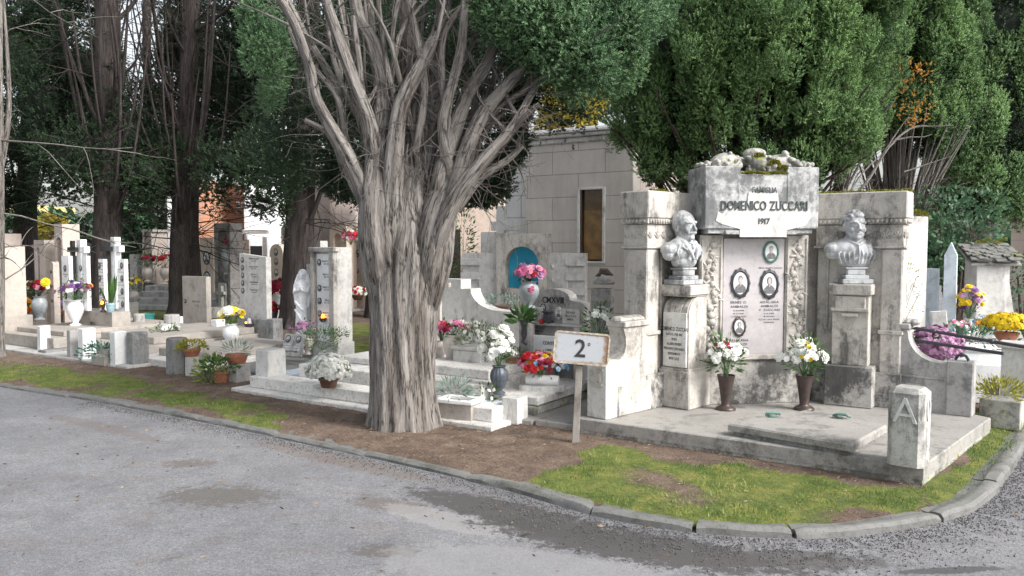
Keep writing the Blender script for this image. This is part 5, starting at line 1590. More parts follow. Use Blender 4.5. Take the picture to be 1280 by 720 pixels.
stele(162, 180, 0, 318, 'light_grey', 'grey side slab left of the trapezoid monument', d=.2, D=D6 + .6, z=.2, name='stone_slab', cat='stone slab')
stele(212, 228, 0, 322, 'light_grey', 'grey side slab right of the trapezoid monument', d=.2, D=D6 + .5, z=.2, name='stone_slab', cat='stone slab')
# stepped slabs in front of it
st = thing('stone_steps', 'stepped grey stone slabs in front of the trapezoid monument', 'stone steps', (W(200, 380, 19).x, 19, GZ), R(-12))
for i, (w_, y_, z_, x_) in enumerate(((3.6, .0, .12, .2), (3.0, .5, .25, .5), (2.5, .9, .38, .3), (2.3, 1.4, .50, 0))):
    a = MB(); a.box((x_, y_, z_ / 2), (w_, .8, z_), ch=.015); obj('step', a, M['grey_stone'], st)
for (px0, px1, yt, D, zz, lab) in ((146, 168, 352, 16.5, .05, 'low white slab block left of the stepped grey stones'), (0, 0, 0, 0, 0, '')):
    if px1: stele(px0, px1, 0, yt + 27, 'travertine_clean', lab, d=.5, D=D, z=zz, name='low_slab', cat='slab')
for px0, px1, yt, D, lab in ((250, 300, 385, 16.5, 'long low grey grave kerb between the dark trunk and the five portrait headstone'), (336, 372, 388, 16.0, 'low grey grave kerb behind the squat dark post'), (400, 470, 377, 18, 'low grey grave kerb seen right of the framed headstone'), (250, 330, 366, 22, 'far low grave kerb in front of the grey arch frame'), (415, 475, 362, 21, 'far low dark grave slab right of the framed headstone')):
    stele(px0, px1, 0, yt, 'grey_stone', lab, d=1.2, D=D, z=GZ, name='grave_kerb', cat='grave kerb')

# cream panel, arch frame with urn, rounded stela and others
t, w, d, h = stele(250, 272, 0, 297, 'cream_stone', 'tall cream panel with two oval portraits against the brick chapel', d=.12, D=19.5, z=.3, ovals=[(0, .66, .42), (0, .32, .42)])
t, w, d, h = stele(268, 304, 0, 279, 'grey_stone', 'tall grey arched frame sheltering a stone urn, in front of the brick chapel', d=.35, D=18, z=.2, niche=(.04, .02, .93, .62))
a = MB(); a.box((0, -.05, h * .14), (w * .5, .3, h * .28)); a.box((.05, -.25, h * .07), (.08, .08, h * .35)); a.box((.05, -.25, h * .16), (.26, .085, .07)); obj('plinth_cross', a, M['light_grey'], t)
p = W(286, 343, 18.1); vase((p.x, 18.1, p.z), .16, .62, 'urn', M['grey_vase'], 'tall grey stone urn standing inside the arched frame')
bouquet((p.x, 18.1, p.z + .6), .15, .25, [('p_red', 10, 1), ('p_pink', 6, 1)], 'small reddish bunch in the tall grey urn inside the arched frame', nleaf=50, bloom=.045, leaf=.08)
t, w, d, h = stele(337, 361, 0, 305, 'cream_stone', 'cream round topped headstone with three small ovals, left of the leaning dark trunk', kind='arch', d=.15, D=16.5, z=.2, ovals=[(0, .88, .24), (0, .74, .24), (0, .58, .24)])
stele(352, 372, 0, 284, 'travertine_clean', 'pale arched frame behind the leaning dark trunk', kind='arch', d=.3, D=18, z=.2, niche=(0, .05, .93, .6))
p = W(351, 380, 15.6)
potted((p.x, 15.6, Zat(382, 15.6)), .16, .22, 'pot', 'white_vase', .27, .30, [('p_dred', 190, 1)], 'round dark red chrysanthemum in a white pot left of the leaning trunk', nleaf=160, leaf=.06, bloom=.04)
potted((W(342, 400, 15).x, 15, Zat(398, 15)), .09, .14, 'pot', 'slate_vase', .10, .16, [('p_red', 12, 1.2)], 'small dark pot of red flowers below the dark red chrysanthemum', nleaf=40, leaf=.05, bloom=.04)
potted((W(309, 412, 14.2).x, 14.2, Zat(408, 14.2)), .06, .12, 'pot', 'slate_vase', .09, .12, [], 'small dark pot with a green sprig beside the grey five portrait headstone', nleaf=40, leaf=.05)
t, w, d, h = stele(412, 446, 0, 283, 'cream_stone', 'cream niche monument with an arched recess and a red and pink bouquet', d=.3, D=17, z=.2, niche=(-.02, .35, .92, .45), ovals=[])
t, w, d, h = stele(440, 462, 0, 300, 'cream_stone', 'cream panel with two small ovals at the left edge of the big tree trunk', d=.2, D=17.3, z=.2, ovals=[(0, .78, .2), (0, .55, .2)])
t, w, d, h = stele(414, 432, 0, 300, 'pink_stone', 'small cream panel with two ovals above the framed headstone', d=.2, D=18.2, z=.2, ovals=[(-.2, .93, .25), (.2, .93, .25)])
p = W(439, 306, 16.6); bouquet((p.x, 16.6, p.z), .2, .3, [('p_red', 18, 1), ('p_pink', 14, 1.1), ('p_white', 6, 1)], 'red and pink bouquet hanging in the niche of the cream monument', nleaf=60, bloom=.05, leaf=.07)
stele(393, 410, 0, 301, 'light_grey', 'small grey stone topped slab just behind the framed headstone', d=.2, D=16, z=.2, name='stone_slab', cat='stone slab')
potted((W(447, 372, 15.5).x, 15.5, Zat(375, 15.5)), .12, .10, 'bowl', 'brown_pot', .2, .16, [('p_white', 30, 1), ('p_red', 12, 1)], 'bowl of white and red flowers by the left edge of the big trunk', nleaf=60, leaf=.06, bloom=.04)

# ---------------- right of the big tree
# marble head wall with a swept curve
YW = 8.9
wl_ = thing('swept_head_wall', 'pale marble head wall with a stepped and swept top, right of the big tree trunk', 'grave wall', (W(632, 430, YW).x, YW, GZ), GRID)
zt1, zt2, zt3 = Zat(349, 9.3) - GZ, Zat(361, 9.2) - GZ, Zat(389, 8.9) - GZ
cur = [(-.10 - .38 * math.sin(t), zt3 + (zt2 - zt3) * (1 - math.cos(t))) for t in [R(90) * i / 8 for i in range(9)]]
a = MB(); a.face_prism([(-1.5, 0), (.10, 0), (.10, zt3)] + cur + [(-.62, zt2), (-.62, zt1), (-1.5, zt1)], -.0, .20)
obj('wall', a, M['travertine_clean'], wl_)
a = MB(); a.box((.10, .08, zt3 / 2), (.26, .26, zt3 + .01)); obj('end_pillar', a, M['travertine_clean'], wl_)
a = MB(); a.box((-.85, -.03, .16), (2.0, .10, .32)); obj('wall_base', a, M['beige_stone'], wl_)
t = thing('small_cross', 'small pale wooden cross at the right edge of the big trunk', 'cross', (W(549, 340, 8.7).x, 8.7, Zat(420, 8.7)), GRID)
a = MB(); a.box((0, 0, .35), (.05, .04, .70)); a.box((0, -.001, .56), (.30, .042, .05)); obj('cross_arms', a, M['beige_vase'], t)
def atY(px, py, Y): p = W(px, py, Y); return (p.x, Y, p.z)
vase(atY(566, 459, 8.25), .105, .34, 'amphora', M['beige_vase'], 'beige marble vase behind the stepped ledger, right of the big trunk')
q = atY(566, 423, 8.25); bouquet(q, .14, .20, [('p_dred', 12, 1.2), ('p_pink', 22, 1), ('p_white', 8, 1)], 'faded pink and white bouquet in the beige marble vase', nleaf=50, bloom=.03, lean=(.03, 0))
q = atY(552, 420, 8.4); bouquet((q[0], q[1], q[2] - .05), .11, .2, [('p_red', 14, 1.3), ('p_pink', 12, 1.2)], 'crimson bouquet touching the right edge of the big trunk', nleaf=30, bloom=.035)
vase(atY(548, 459, 8.6), .09, .30, 'amphora', M['beige_vase'], 'beige vase half hidden by the right edge of the big trunk')
# square urn planter
q = atY(596, 470, 8.1)
pl_ = thing('stone_planter', 'square white stone planter on a flared foot, full of green stems and small white flowers', 'planter', q, GRID)
a = MB(); a.box((0, 0, .15), (.32, .32, .03)); a.box((0, 0, .22), (.35, .35, .13), ch=.01); a.box((0, 0, .30), (.38, .38, .035), ch=.006); a.lathe([(.19, 0), (.20, .05), (.12, .09), (.13, .135)], seg=20); obj('planter_body', a, M['travertine_clean'], pl_)
c = np.array(q) + np.array([0, 0, .38]); pp_, nn = dome(520, c, .17, .13, -.3, jitter=.25)
leafobj('foliage', [scatter(BLADE, pp_, nn + np.array([0, 0, .5]), .06, rng.random(len(pp_)), 'y')], M['leaf_grey2'], pl_)
pp_, nn = dome(26, c, .18, .16, .1, jitter=.1); leafobj('blossoms', [scatter(STAR, pp_, nn, .028, rng.random(len(pp_)))], M['p_white'], pl_)
potted(atY(643, 468, 7.95), .09, .16, 'pot', 'terracotta', .12, .08, [], 'small terracotta pot of green sprouts left of the carved grey headstone', nleaf=160, leaf=.04)
potted(atY(627, 388, 9.3), .10, .06, 'bowl', 'brown_pot', .19, .12, [], 'round greyish cactus clump on top of the swept wall end', green='leaf_grey', nleaf=260, leaf=.03, tm=BROAD)

# grave with the carved grey headstone
A1 = Vector((-.42, 7.30, 0))
bed(A1, 'cracked pale grave bed with a corner block in front of the carved grey headstone', [
    ('ground_slab', .0, .78, -.12, 1.9, .0, .09, 'platform'), ('bed_slab', .02, .70, .06, 1.8, .09, .17, 'mossy'), ('ledger', .0, .72, .08, 1.75, .175, .25, 'ledger'), ('path_slab', .80, 1.2, -.1, 1.0, .0, .10, 'platform')])
post(626, 661, 531, 498, 'travertine_clean', 'plain square stone block at the corner of the cracked grave bed, near the sign', ch=.006)
# open planter box on the ground beside the trunk
p = G(573, 531)
bx_ = thing('stone_planter_box', 'low beige planter box with a white rim and silvery plant beside the trunk base', 'planter', (p.x, p.y + .14, GZ), R(-24))
a = MB(); a.box((0, 0, .085), (.33, .20, .17), ch=.004); obj('box', a, M['beige_stone'], bx_)
a = MB(); a.box((0, -.10, .19), (.37, .05, .035)); a.box((0, .10, .19), (.37, .05, .035)); a.box((-.16, 0, .19), (.05, .16, .035)); a.box((.16, 0, .19), (.05, .16, .035)); obj('rim', a, M['white_marble'], bx_)
q, nn = dome(160, (p.x - .05, p.y + .14, GZ + .25), .12, .09, -.2, jitter=.3); leafobj('foliage', [scatter(BLADE, q, nn, .07, rng.random(len(q)), 'y')], M['leaf_grey'], bx_)
greens(606, 512, .10, .22, 'thin wilted green and white sprays beside the planter box', z=.12, n=60, leaf=.05, blooms=[('p_white', 6, 1)])
# dark blue grey vase with white chrysanthemums
q = atY(624, 492, 7.0); q = (q[0], q[1], .25)
pv = G(624, 492, .25)
vase((pv.x, pv.y, .25), .082, .255, 'urn', M['slate_vase'], 'ribbed blue grey metal vase on the cracked grave bed', flute=14)
bouquet((pv.x, pv.y, .49), .17, .34, [('p_white', 56, 1.15), ('p_cream', 5, .8)], 'large bouquet of white chrysanthemums in the ribbed blue grey vase', nleaf=120, bloom=.034, leaf=.065, lean=(-.01, 0), low=-.3)
# carved headstone
t, w, d, h = stele(655, 738, 0, 362, 'grey_stone', 'carved grey headstone with shouldered top and Roman numerals, behind the sign', kind='shoulder', d=.16, D=7.95, z=.25)
a = MB()
a.box((0, -d / 2 - .02, h * .60), (w + .05, .06, .03)); a.box((-w * .44, -d / 2 - .02, h * .30), (.07, .05, h * .58)); a.box((w * .44, -d / 2 - .02, h * .30), (.07, .05, h * .58)); a.box((-w * .32, -d / 2 - .012, h * .70), (w * .30, .02, h * .17)); a.box((w * .32, -d / 2 - .012, h * .70), (w * .30, .02, h * .17)); obj('mouldings', a, M['light_grey'], t)
tb = MB(); text(tb, 'CMXVIII', 0, h * .84, .062, -d / 2 - .003, None, .8, depth=1.5)
lines(tb, ['QUI GIACE', 'LA SALMA DI', 'ANGELO'], -w * .32, h * .755, .020, .014, -d / 2 - .024, sx=.8); lines(tb, ['QUI POSA', 'NELLA PACE', 'MARIA'], w * .32, h * .755, .020, .014, -d / 2 - .024, sx=.8); lines(tb, ['ALLA CARA', 'MEMORIA', '1918'], -w * .25, h * .56, .020, .014, -d / 2 - .003, sx=.8)
obj('lettering', tb, M['letter'], t)
portrait(t, w * .10, h * .73, .07, .11, -d / 2 - .002, M['light_grey'], woman=True)
portrait(t, -w * .17, h * .78, .05, .07, -d / 2 - .002)
a = MB(); a.box((-w * .05, -d / 2 - .06, h * .68), (.065, .065, .09)); a.box((-w * .05, -d / 2 - .06, h * .745), (.085, .085, .02)); a.tube([(.0, -d / 2, h * .63), (.0, -d / 2 - .10, h * .63), (.05, -d / 2 - .10, h * .66)], .012, 6); obj('lantern', a, M['dark_metal'], t)
a = MB(); a.box((-w * .15, -d / 2 - .03, h * .625), (.02, .02, .03)); a.ball((-w * .15, -d / 2 - .06, h * .63), .028, 8, 6); obj('red_lamp', a, M['red_candle'], t)
pq = MB(); pq.box((-w * .08, -d / 2 - .10, h * .30), (w * .74, .03, h * .36), M=Matrix.Identity(4)); pq2 = obj('name_plaque', pq, M['white_marble'], t)
tb = MB(); text(tb, 'CONTESSA', .05, h * .38, .034, -d / 2 - .118, None, .8); text(tb, 'CARINA 1888', .05, h * .31, .022, -d / 2 - .118, None, .8); obj('plaque_lettering', tb, M['letter'], t)
portrait(t, -w * .32, h * .37, .085, .12, -d / 2 - .117, M['light_grey'])
# artificial flowers in a marble holder
q = atY(678, 478, 7.35)
fb = thing('flower_holder', 'small white marble flower holder on a clipped base, in front of the carved grey headstone', 'flower holder', (q[0], q[1], .25), R(-12))
a = MB(); a.prism([(-.21, -.05), (-.17, -.09), (.17, -.09), (.21, -.05), (.21, .07), (-.21, .07)], 0, .05, ch=.005); obj('base', a, M['travertine_clean'], fb)
a = MB(); a.tube([(-.155, 0, .09), (-.15, 0, .09), (0, 0, .092), (.15, 0, .09), (.155, 0, .09)], [.035, .048, .052, .048, .035], 14); obj('trough', a, M['white_marble'], fb, smooth=True)
bouquet((q[0], q[1], .34), .21, .26, [('p_red', 26, 1.1), ('p_pink', 22, 1.1), ('p_orange', 10, 1.1), ('p_yellow', 8, 1), ('p_blue', 10, 1.15), ('p_white', 10, 1), ('p_dred', 8, 1)], 'multicoloured artificial flowers in the white marble holder', nleaf=60, bloom=.036, leaf=.05, low=-.15)
# side pillars of that grave
for px0, px1, yt, lab in ((649, 669, 383, 'slim grey pillar at the left of the carved grey headstone, under the big urn'), (739, 768, 347 + 14, 'grey pillar at the right of the carved grey headstone, behind the sign')):
    stele(px0, px1, 0, yt, 'grey_stone', lab, d=.14, D=8.0 if px0 < 700 else 7.7, z=.2, name='grave_pillar', cat='pillar')
q = atY(661, 385, 8.05); vase(q, .105, .27, 'urn', M['grey_vase'], 'big grey urn on the slim pillar below the blue niche')
bouquet((q[0], q[1], q[2] + .26), .135, .17, [('p_pink', 24, 1.3), ('p_red', 8, 1), ('p_lilac', 14, 1.4)], 'magenta and pale pink bouquet in the big grey urn in front of the blue niche', nleaf=60, bloom=.036, leaf=.05, low=-.1)
q = atY(664, 362, 7.85); fl_ = leafobj('fallen_blossom', [scatter(star(8), np.array([[q[0], q[1], q[2]]]) + rng.normal(size=(5, 3)) * .012, rng.normal(size=(5, 3)) + np.array([0, -1, .5]), .03, rng.random(5))], M['p_pink']); tag(fl_, 'pink blossoms caught on the shoulder of the big grey urn', 'flower')
# palm leaved plant on a dark bracket
q = atY(655, 405, 7.6)
t = thing('bracket_plant', 'dark green leafy plant in a black wall holder left of the carved grey headstone', 'plant', q)
a = MB(); a.lathe([(.02, -.14), (.03, -.10), (.025, -.03), (.045, .02), (.05, .04)], seg=10); a.tube([(0, 0, -.13), (-.01, 0, -.17), (.03, 0, -.19)], .02, 7); obj('holder', a, M['dark_metal'], t, smooth=True)
pp_, nn = dome(46, np.array(q) + [-.02, 0, .04], .05, .05, -.4, jitter=.2); leafobj('foliage', [scatter(kite(.38, .1), pp_, nn * np.array([1.5, 1, .8]) + [0, 0, .25], .13, rng.random(len(pp_)), 'y')], M['leaf_mid'], t)
q = atY(748, 414, 7.2)
t = bouquet((q[0], q[1], q[2] - .10), .14, .32, [('p_white', 34, 1.1)], 'white flowers over dark leaves just above the right half of the sign', nleaf=160, bloom=.032, leaf=.07, low=.35)
q = atY(755, 349, 7.75)
hz = MB(); hz.lathe([(.10, -.02), (.11, 0), (.06, .04), (.05, .06)], seg=16); o_ = obj('pillar_finial', hz, M['grey_stone'], loc=(q[0], q[1], q[2] - .03), smooth=True); tag(o_, 'round stone finial with folded bronze leaves on the grey pillar behind the sign', 'finial')
a = MB()
for k in range(5): a.tube([(-.08 + .01 * k, -.02 + .01 * k, .06), (-.03, 0, .10 + .006 * k), (.03, 0, .085 + .008 * k), (.09 - .01 * k, .0, .07 + .01 * k)], [.01, .02, .02, .006], 6)
obj('folded_leaves', a, M['wood_dark'], o_, smooth=True)

# niche monument with the blue recess
YN = 10.6
nm = thing('niche_monument', 'grey stone monument with a bright blue arched niche and stepped side wings', 'monument', (W(655, 380, YN).x, YN, GZ), R(-14))
zt_, zw_ = Zat(292, YN) - GZ, Zat(316, YN) - GZ; sN = YN / 1000
a = MB(); hw = .34; r_ = .225; zb = Zat(360, YN) - GZ; zc = Zat(308, YN) - GZ - r_
arc = [(r_ * math.cos(t2), zc + r_ * math.sin(t2)) for t2 in [math.pi * i / 16 for i in range(17)]]
a.face_prism([(-hw, 0), (-r_, 0), (-r_, zt_), (-hw, zt_)], -.15, .15); a.face_prism([(r_, 0), (hw, 0), (hw, zt_), (r_, zt_)], -.15, .15); a.face_prism([(-r_, 0), (r_, 0), (r_, zb), (-r_, zb)], -.15, .15)
for i in range(16):
    p_, q_ = arc[i], arc[i + 1]; a.face_prism([q_, p_, (p_[0], zt_), (q_[0], zt_)], -.15, .15)
obj('niche_frame', a, M['travertine'], nm)
a = MB()
for i in range(11): a.box((-r_ + .02 + i * .041, -.155, zb - .19), (.025, .02, .30), ch=.004)
obj('fluted_band', a, M['travertine'], nm)
a = MB(); a.box((0, .12, (zb + zc + r_) / 2), (2 * r_ + .01, .06, zc + r_ - zb + .02), ch=0); obj('blue_niche', a, M['blue_paint'], nm)
a = MB(); a.box((.0, .02, zb + .17), (.07, .07, .32)); a.box((.0, .018, zb + .20), (.20, .072, .07)); obj('niche_cross', a, M['grey_stone'], nm)
for s in (-1, 1):
    a = MB(); a.box((s * .47, .02, zw_ / 2), (.26, .24, zw_)); a.box((s * .70, .02, zw_ / 2), (.26, .20, zw_ - .004))
    for k in range(3): a.box((s * .71, -.095, zw_ - .12 - .19 * k), (.27, .05, .095), ch=.004)
    for k in range(2): a.ball((s * .405, -.11, zw_ - .18 - .17 * k), .025, 8, 6, sc=(.7, .6, 1.3))
    obj('side_wing', a, M['light_grey'], nm)
a = MB(); a.box((0, -.152, zt_ - .08), (.012, .006, .10), ch=0); a.box((0, -.153, zt_ - .10), (.012, .006, .10), M=Matrix.Translation((0, 0, zt_ - .1)) @ Matrix.Rotation(R(45), 4, 'Y') @ Matrix.Translation((0, 0, -(zt_ - .1))), ch=0); a.box((0, -.154, zt_ - .10), (.012, .006, .10), M=Matrix.Translation((0, 0, zt_ - .1)) @ Matrix.Rotation(R(-45), 4, 'Y') @ Matrix.Translation((0, 0, -(zt_ - .1))), ch=0)
obj('carved_sign', a, M['grey_stone'], nm)
t = thing('large_cross', 'pale stone cross rising above the left wing of the niche monument', 'cross', (W(627, 300, 11.6).x, 11.6, GZ), R(-20))
H = Zat(262, 11.6); a = MB(); a.box((0, 0, H / 2), (.12, .12, H)); a.box((.05, 0, Zat(287, 11.6)), (.40, .115, .13)); obj('cross_shaft', a, M['travertine_clean'], t)
stele(601, 622, 0, 290, 'travertine_clean', 'square pale block rising just left of the large cross', d=.2, D=11.3, z=GZ, name='stone_block', cat='stone block')
fn = thing('board_fence', 'dark brown vertical boards just right of the big trunk', 'fence', (W(566, 340, 13).x, 13, GZ), R(-10))
for i in range(3):
    a = MB(); a.box((-.08 + i * .085, 0, .88 + .02 * i), (.08, .03, 1.74)); obj('board', a, M['wood_dark'], fn)
greens(578, 345, .18, 1.15, 'narrow clipped green shrub beside the dark boards', Y=12.6, n=500, leaf=.06, green='leaf_mid')
# low stones behind the right wing wall and left pier (hidden foot of the chapel)
for px0, px1, yt, D, lab in ((738, 800, 392, 9.5, 'low grey grave kerb between the grey pillar and the left pier'),):
    stele(px0, px1, 0, yt + 10, 'grey_stone', lab, d=.6, D=D, z=GZ, name='grave_kerb', cat='grave kerb')

# ---------------- right hand graves
def atp(px, py, Y): return atY(px, py, Y)
t, w, d, h = stele(1121, 1159, 0, 270, 'light_grey', 'tall arched grey headstone with a mossy top, behind the right wing of the large monument', d=.42, D=9.0, z=GZ, rz=R(-58), kind='flat')
a = MB(); k_ = 12; hw2 = w / 2
obj('arch_trim', MB().face_prism([(-hw2, h * .1), (-hw2, h - hw2)] + [(hw2 * math.cos(x), h - hw2 + hw2 * math.sin(x)) for x in [math.pi * (1 - i / k_) for i in range(k_ + 1)]] + [(hw2, h * .1)], -d / 2 - .05, -d / 2 - .0), M['travertine'], t)
leafobj('moss', mosspad('m', [tuple([tuple(rootmat(t) @ Vector((0, 0, h + .01))), .16, .16, .05])], 500, .03), M['moss'], t)
stele(1157, 1175, 0, 336, 'blue_marble', 'streaked bluish marble pillar between the arched headstone and the obelisk', d=.2, D=9.6, z=GZ, name='marble_pillar', cat='pillar')
t, w, d, h = stele(1180, 1197, 0, 303, 'blue_marble', 'slim pointed bluish marble obelisk left of the white tiled roof tomb', kind='gable', d=.13, D=9.1, z=.4, name='obelisk', cat='obelisk')
a = MB(); a.box((0, 0, -.05), (.28, .28, .22)); a.box((0, 0, -.22), (.40, .40, .2)); obj('obelisk_base', a, M['white_marble'], t)
# little house tomb with slate roof
ht = thing('roofed_tomb', 'small white tomb with a mossy slate roof and a curved buttress', 'tomb', (W(1231, 400, 9.4).x, 9.4, GZ), R(-10))
zr = Zat(322, 9.2) - GZ
a = MB(); a.box((-.02, 0, zr / 2), (.42, .5, zr))
a.face_prism([(.18, 0), (.62, 0), (.50, .45), (.35, .7), (.26, zr * .8), (.26, zr), (.18, zr)], -.2, .15)
obj('walls', a, M['travertine_clean'], ht); ht.scale = (.74, .74, 1)
a = MB()
Tr = Matrix.Translation((.02, 0, zr + .02)) @ Matrix.Rotation(R(18), 4, 'X')
rr = random.Random(8)
for r_i in range(7):
    for c_i in range(8):
        a.box((-.31 + c_i * .09 + rr.uniform(-.01, .01) + .03 * (r_i % 2), -.30 + r_i * .09, .03 + .006 * r_i + rr.uniform(0, .012)), (.10, .13, .018), rz=rr.uniform(-.2, .2), M=Tr @ Matrix.Rotation(R(-6 + rr.uniform(-4, 4)), 4, 'X'), ch=.004)
obj('slate_roof', a, M['slate'], ht)
a = MB(); a.box((0, .0, .0), (.72, .66, .03), M=Tr); obj('roof_board', a, M['grey_stone'], ht)
leafobj('moss', mosspad('m', [(tuple(rootmat(ht) @ Tr @ Vector((-.1 + .08 * i, .16 + .05 * (i % 3), .10))), .06, .06, .02) for i in range(6)], 90, .02), M['moss'], ht)
# white grave with iron rails in front of it
bd = thing('white_grave', 'low white marble grave with photographs on top, behind the black iron rails', 'grave', (W(1225, 440, 8.3).x, 8.3, GZ), R(-20))
a = MB(); a.box((0, 0, .19), (1.15, 1.3, .38)); a.box((.1, .05, .42), (.9, 1.1, .08)); obj('slab', a, M['white_marble'], bd)
for c_, s3, an in (((-.25, .45, .66), (.16, .05, .36), -6), ((.02, .48, .64), (.20, .05, .32), 8), ((.3, .42, .60), (.14, .04, .22), 0)):
    a = MB(); a.box(c_, s3, M=Matrix.Rotation(R(an), 4, 'Y')); obj('plaque', a, M['travertine_clean'], bd)

for i, (x_, y_) in enumerate(((-.1, -.1), (.15, -.2), (.33, -.05))):
    a = MB(); a.box((x_, y_, .47), (.14, .12, .02)); a2_ = obj('photograph_plate', a, M['white_vase'], bd)
    a = MB(); a.box((x_, y_, .483), (.07, .06, .006)); obj('photograph', a, M['portrait_grey'], bd)
rl = thing('iron_rails', 'two black iron rails running from the low side wall toward the right edge', 'railing', (W(1140, 410, 6.9).x, 6.9, .8))
p0, p1 = Vector(atY(1136, 409, 7.0)), Vector(atY(1300, 437, 6.2)); a = MB(); a.tube([p0, p0.lerp(p1, .5), p1], .0145, 10); 
for f_ in (.21, .66): a.ball(tuple(p0.lerp(p1, f_)), .024, 10, 7)
obj('rail', a, M['dark_metal'], rl, world_co=True, smooth=True)
p0, p1 = Vector(atY(1140, 425, 7.0)), Vector(atY(1254, 442, 6.4)); a = MB(); a.tube([p0, p1], .0145, 10); obj('rail', a, M['dark_metal'], rl, world_co=True, smooth=True)
t, w, d, h = stele(1255, 1292, 0, 430, 'travertine_clean', 'white square pillar at the right edge that carries the iron rails', d=.18, D=6.9, z=GZ, rz=R(-40), name='rail_pillar', cat='pillar')
a = MB(); a.box((0, 0, h - .02), (w + .06, d + .06, .05)); obj('pillar_cap', a, M['travertine_clean'], t)
q = atY(1167, 452, 7.5); potted((q[0], q[1], q[2] - .05), .10, .10, 'pot', 'brown_pot', .24, .27, [('p_lilac', 420, 1.0)], 'big round lilac pink chrysanthemum below the iron rails', nleaf=200, leaf=.04, bloom=.027, low=-.35, cat='potted flowers')
q = atY(1258, 424, 7.9); potted((q[0], q[1], q[2] - .02), .115, .09, 'bowl', 'terracotta', .22, .18, [('p_yellow', 250, 1.1)], 'bright yellow chrysanthemum in a terracotta bowl above the iron rails', nleaf=260, leaf=.045, bloom=.026, low=.0, cat='potted flowers')
q = atY(1211, 396, 9.0); bouquet((q[0], q[1], q[2] - .02), .14, .34, [('p_yellow', 26, 1), ('p_lilac', 18, 1), ('p_purple', 8, 1)], 'yellow and mauve bouquet in front of the small roofed tomb', nleaf=60, bloom=.04, leaf=.05, low=-.2)
vase((q[0], q[1], q[2] - .22), .05, .2, 'flare', M['travertine_clean'], 'small pale vase in front of the small roofed tomb')
q = atY(1197, 412, 8.6); bouquet((q[0], q[1], q[2] - .05), .13, .14, [('p_pink', 10, 1), ('p_white', 10, 1)], 'small pink and white flowers at the left end of the white grave', nleaf=60, bloom=.03, leaf=.05)
q = atY(1230, 405, 8.5); bouquet((q[0], q[1], q[2] - .12), .11, .2, [('p_blue', 12, 1), ('p_orange', 8, 1), ('p_white', 8, 1)], 'pale blue and orange artificial flowers among the plaques of the white grave', nleaf=50, bloom=.03, leaf=.05)
greens(1215, 428, .30, .14, 'low trailing green plants on the white grave behind the upper rail', Y=8.2, n=260, leaf=.05, green='leaf_teal')
q = atY(1132, 412, 7.35); greens(1127, 408, .13, .62, 'spindly shrub with yellow and reddish leaves above the low right side wall', Y=7.3, n=420, leaf=.022, green='leaf_yellowgreen', name='small_shrub', cat='shrub')
# planter box with yellow green succulents beside the pillar
pb_ = thing('concrete_planter', 'broken concrete planter of yellow green succulents beside the end pillar at the right', 'planter', (W(1252, 530, 6.75).x, 6.75, GZ), R(-40))
a = MB(); a.box((0, 0, .12), (.30, .26, .24)); obj('box', a, M['mossy'], pb_)
cc = np.array(W(1250, 500, 6.75)); cc[2] = .33; q, nn = dome(420, cc, .17, .10, -.3, jitter=.25); leafobj('foliage', [scatter(kite(.3, .1), q, nn + [0, 0, .3], .045, rng.random(len(q)), 'y')], M['leaf_yellowgreen'], pb_)
stele(1236, 1262, 0, 478, 'grey_stone', 'low grey slab on edge between the end pillar and the white rail pillar', d=.3, D=7.2, z=GZ, rz=R(-40), name='stone_slab', cat='stone slab')
# ------------------------------------------------------------------ buildings behind
def building(name, label, px0, px1, D, ytop, mat, rz=-R(8), depth=4, cat='building'):
    loc, w, d, h = gravebox(px0, px1, 0, pytop=ytop, d=depth, rz=rz, z=0, D=D)
    t = thing(name, label, cat, loc, rz)
    a = MB(); a.box((0, 0, h / 2), (w, d, h), ch=.02); obj('wall', a, M[mat], t)
    return t, w, d, h
# grey clad chapel
ca = Vector((.25, 14.75)); cb = Vector((2.04, 13.6)); cw = (cb - ca).length; crz = math.atan2(cb.y - ca.y, cb.x - ca.x)
cd = 3.2; cc = (ca + cb) / 2 + Vector((-math.sin(crz), math.cos(crz))) * cd / 2
ch_ = thing('grey_chapel', 'grey stone clad chapel with a narrow amber window and a projecting cornice', 'chapel', (cc.x, cc.y, 0), crz)
hC = Zat(173, 13.6)
wx0, wx1 = .36 * 1, .80 * 1
def chx(px):   # pixel column to position along the front
    u = (px - 640) / 1000; dx, dy = (cb - ca) / cw
    tt = (u * ca.y - ca.x) / (dx - u * dy); return tt - cw / 2
xw0, xw1 = chx(722), chx(756); zw0, zw1 = Zat(329, 14.2), Zat(235, 14.2)
a = MB()
a.box(((-cw / 2 + xw0) / 2, -cd / 2 + .15, hC / 2), (xw0 + cw / 2, .3, hC), ch=.0); a.box(((cw / 2 + xw1) / 2, -cd / 2 + .15, hC / 2), (cw / 2 - xw1, .3, hC), ch=.0)
a.box(((xw0 + xw1) / 2, -cd / 2 + .15, zw0 / 2), (xw1 - xw0, .3, zw0), ch=0); a.box(((xw0 + xw1) / 2, -cd / 2 + .15, (zw1 + hC) / 2), (xw1 - xw0, .3, hC - zw1), ch=0)
obj('front_wall', a, M['ashlar'], ch_)
a = MB(); a.box((0, .16, hC / 2), (cw - .004, cd - .32, hC - .004), ch=0); obj('side_wall', a, M['pink_ashlar'], ch_)
a = MB()
for s, (xx, zz, sx, sz) in enumerate((((xw0 + .02), (zw0 + zw1) / 2, .05, zw1 - zw0), ((xw1 - .02), (zw0 + zw1) / 2, .05, zw1 - zw0), ((xw0 + xw1) / 2, zw1 - .02, xw1 - xw0 - .102, .04), ((xw0 + xw1) / 2, zw0 + .02, xw1 - xw0 - .102, .04))):
    a.box((xx, -cd / 2 + .01, zz), (sx, .07, sz), ch=.004)
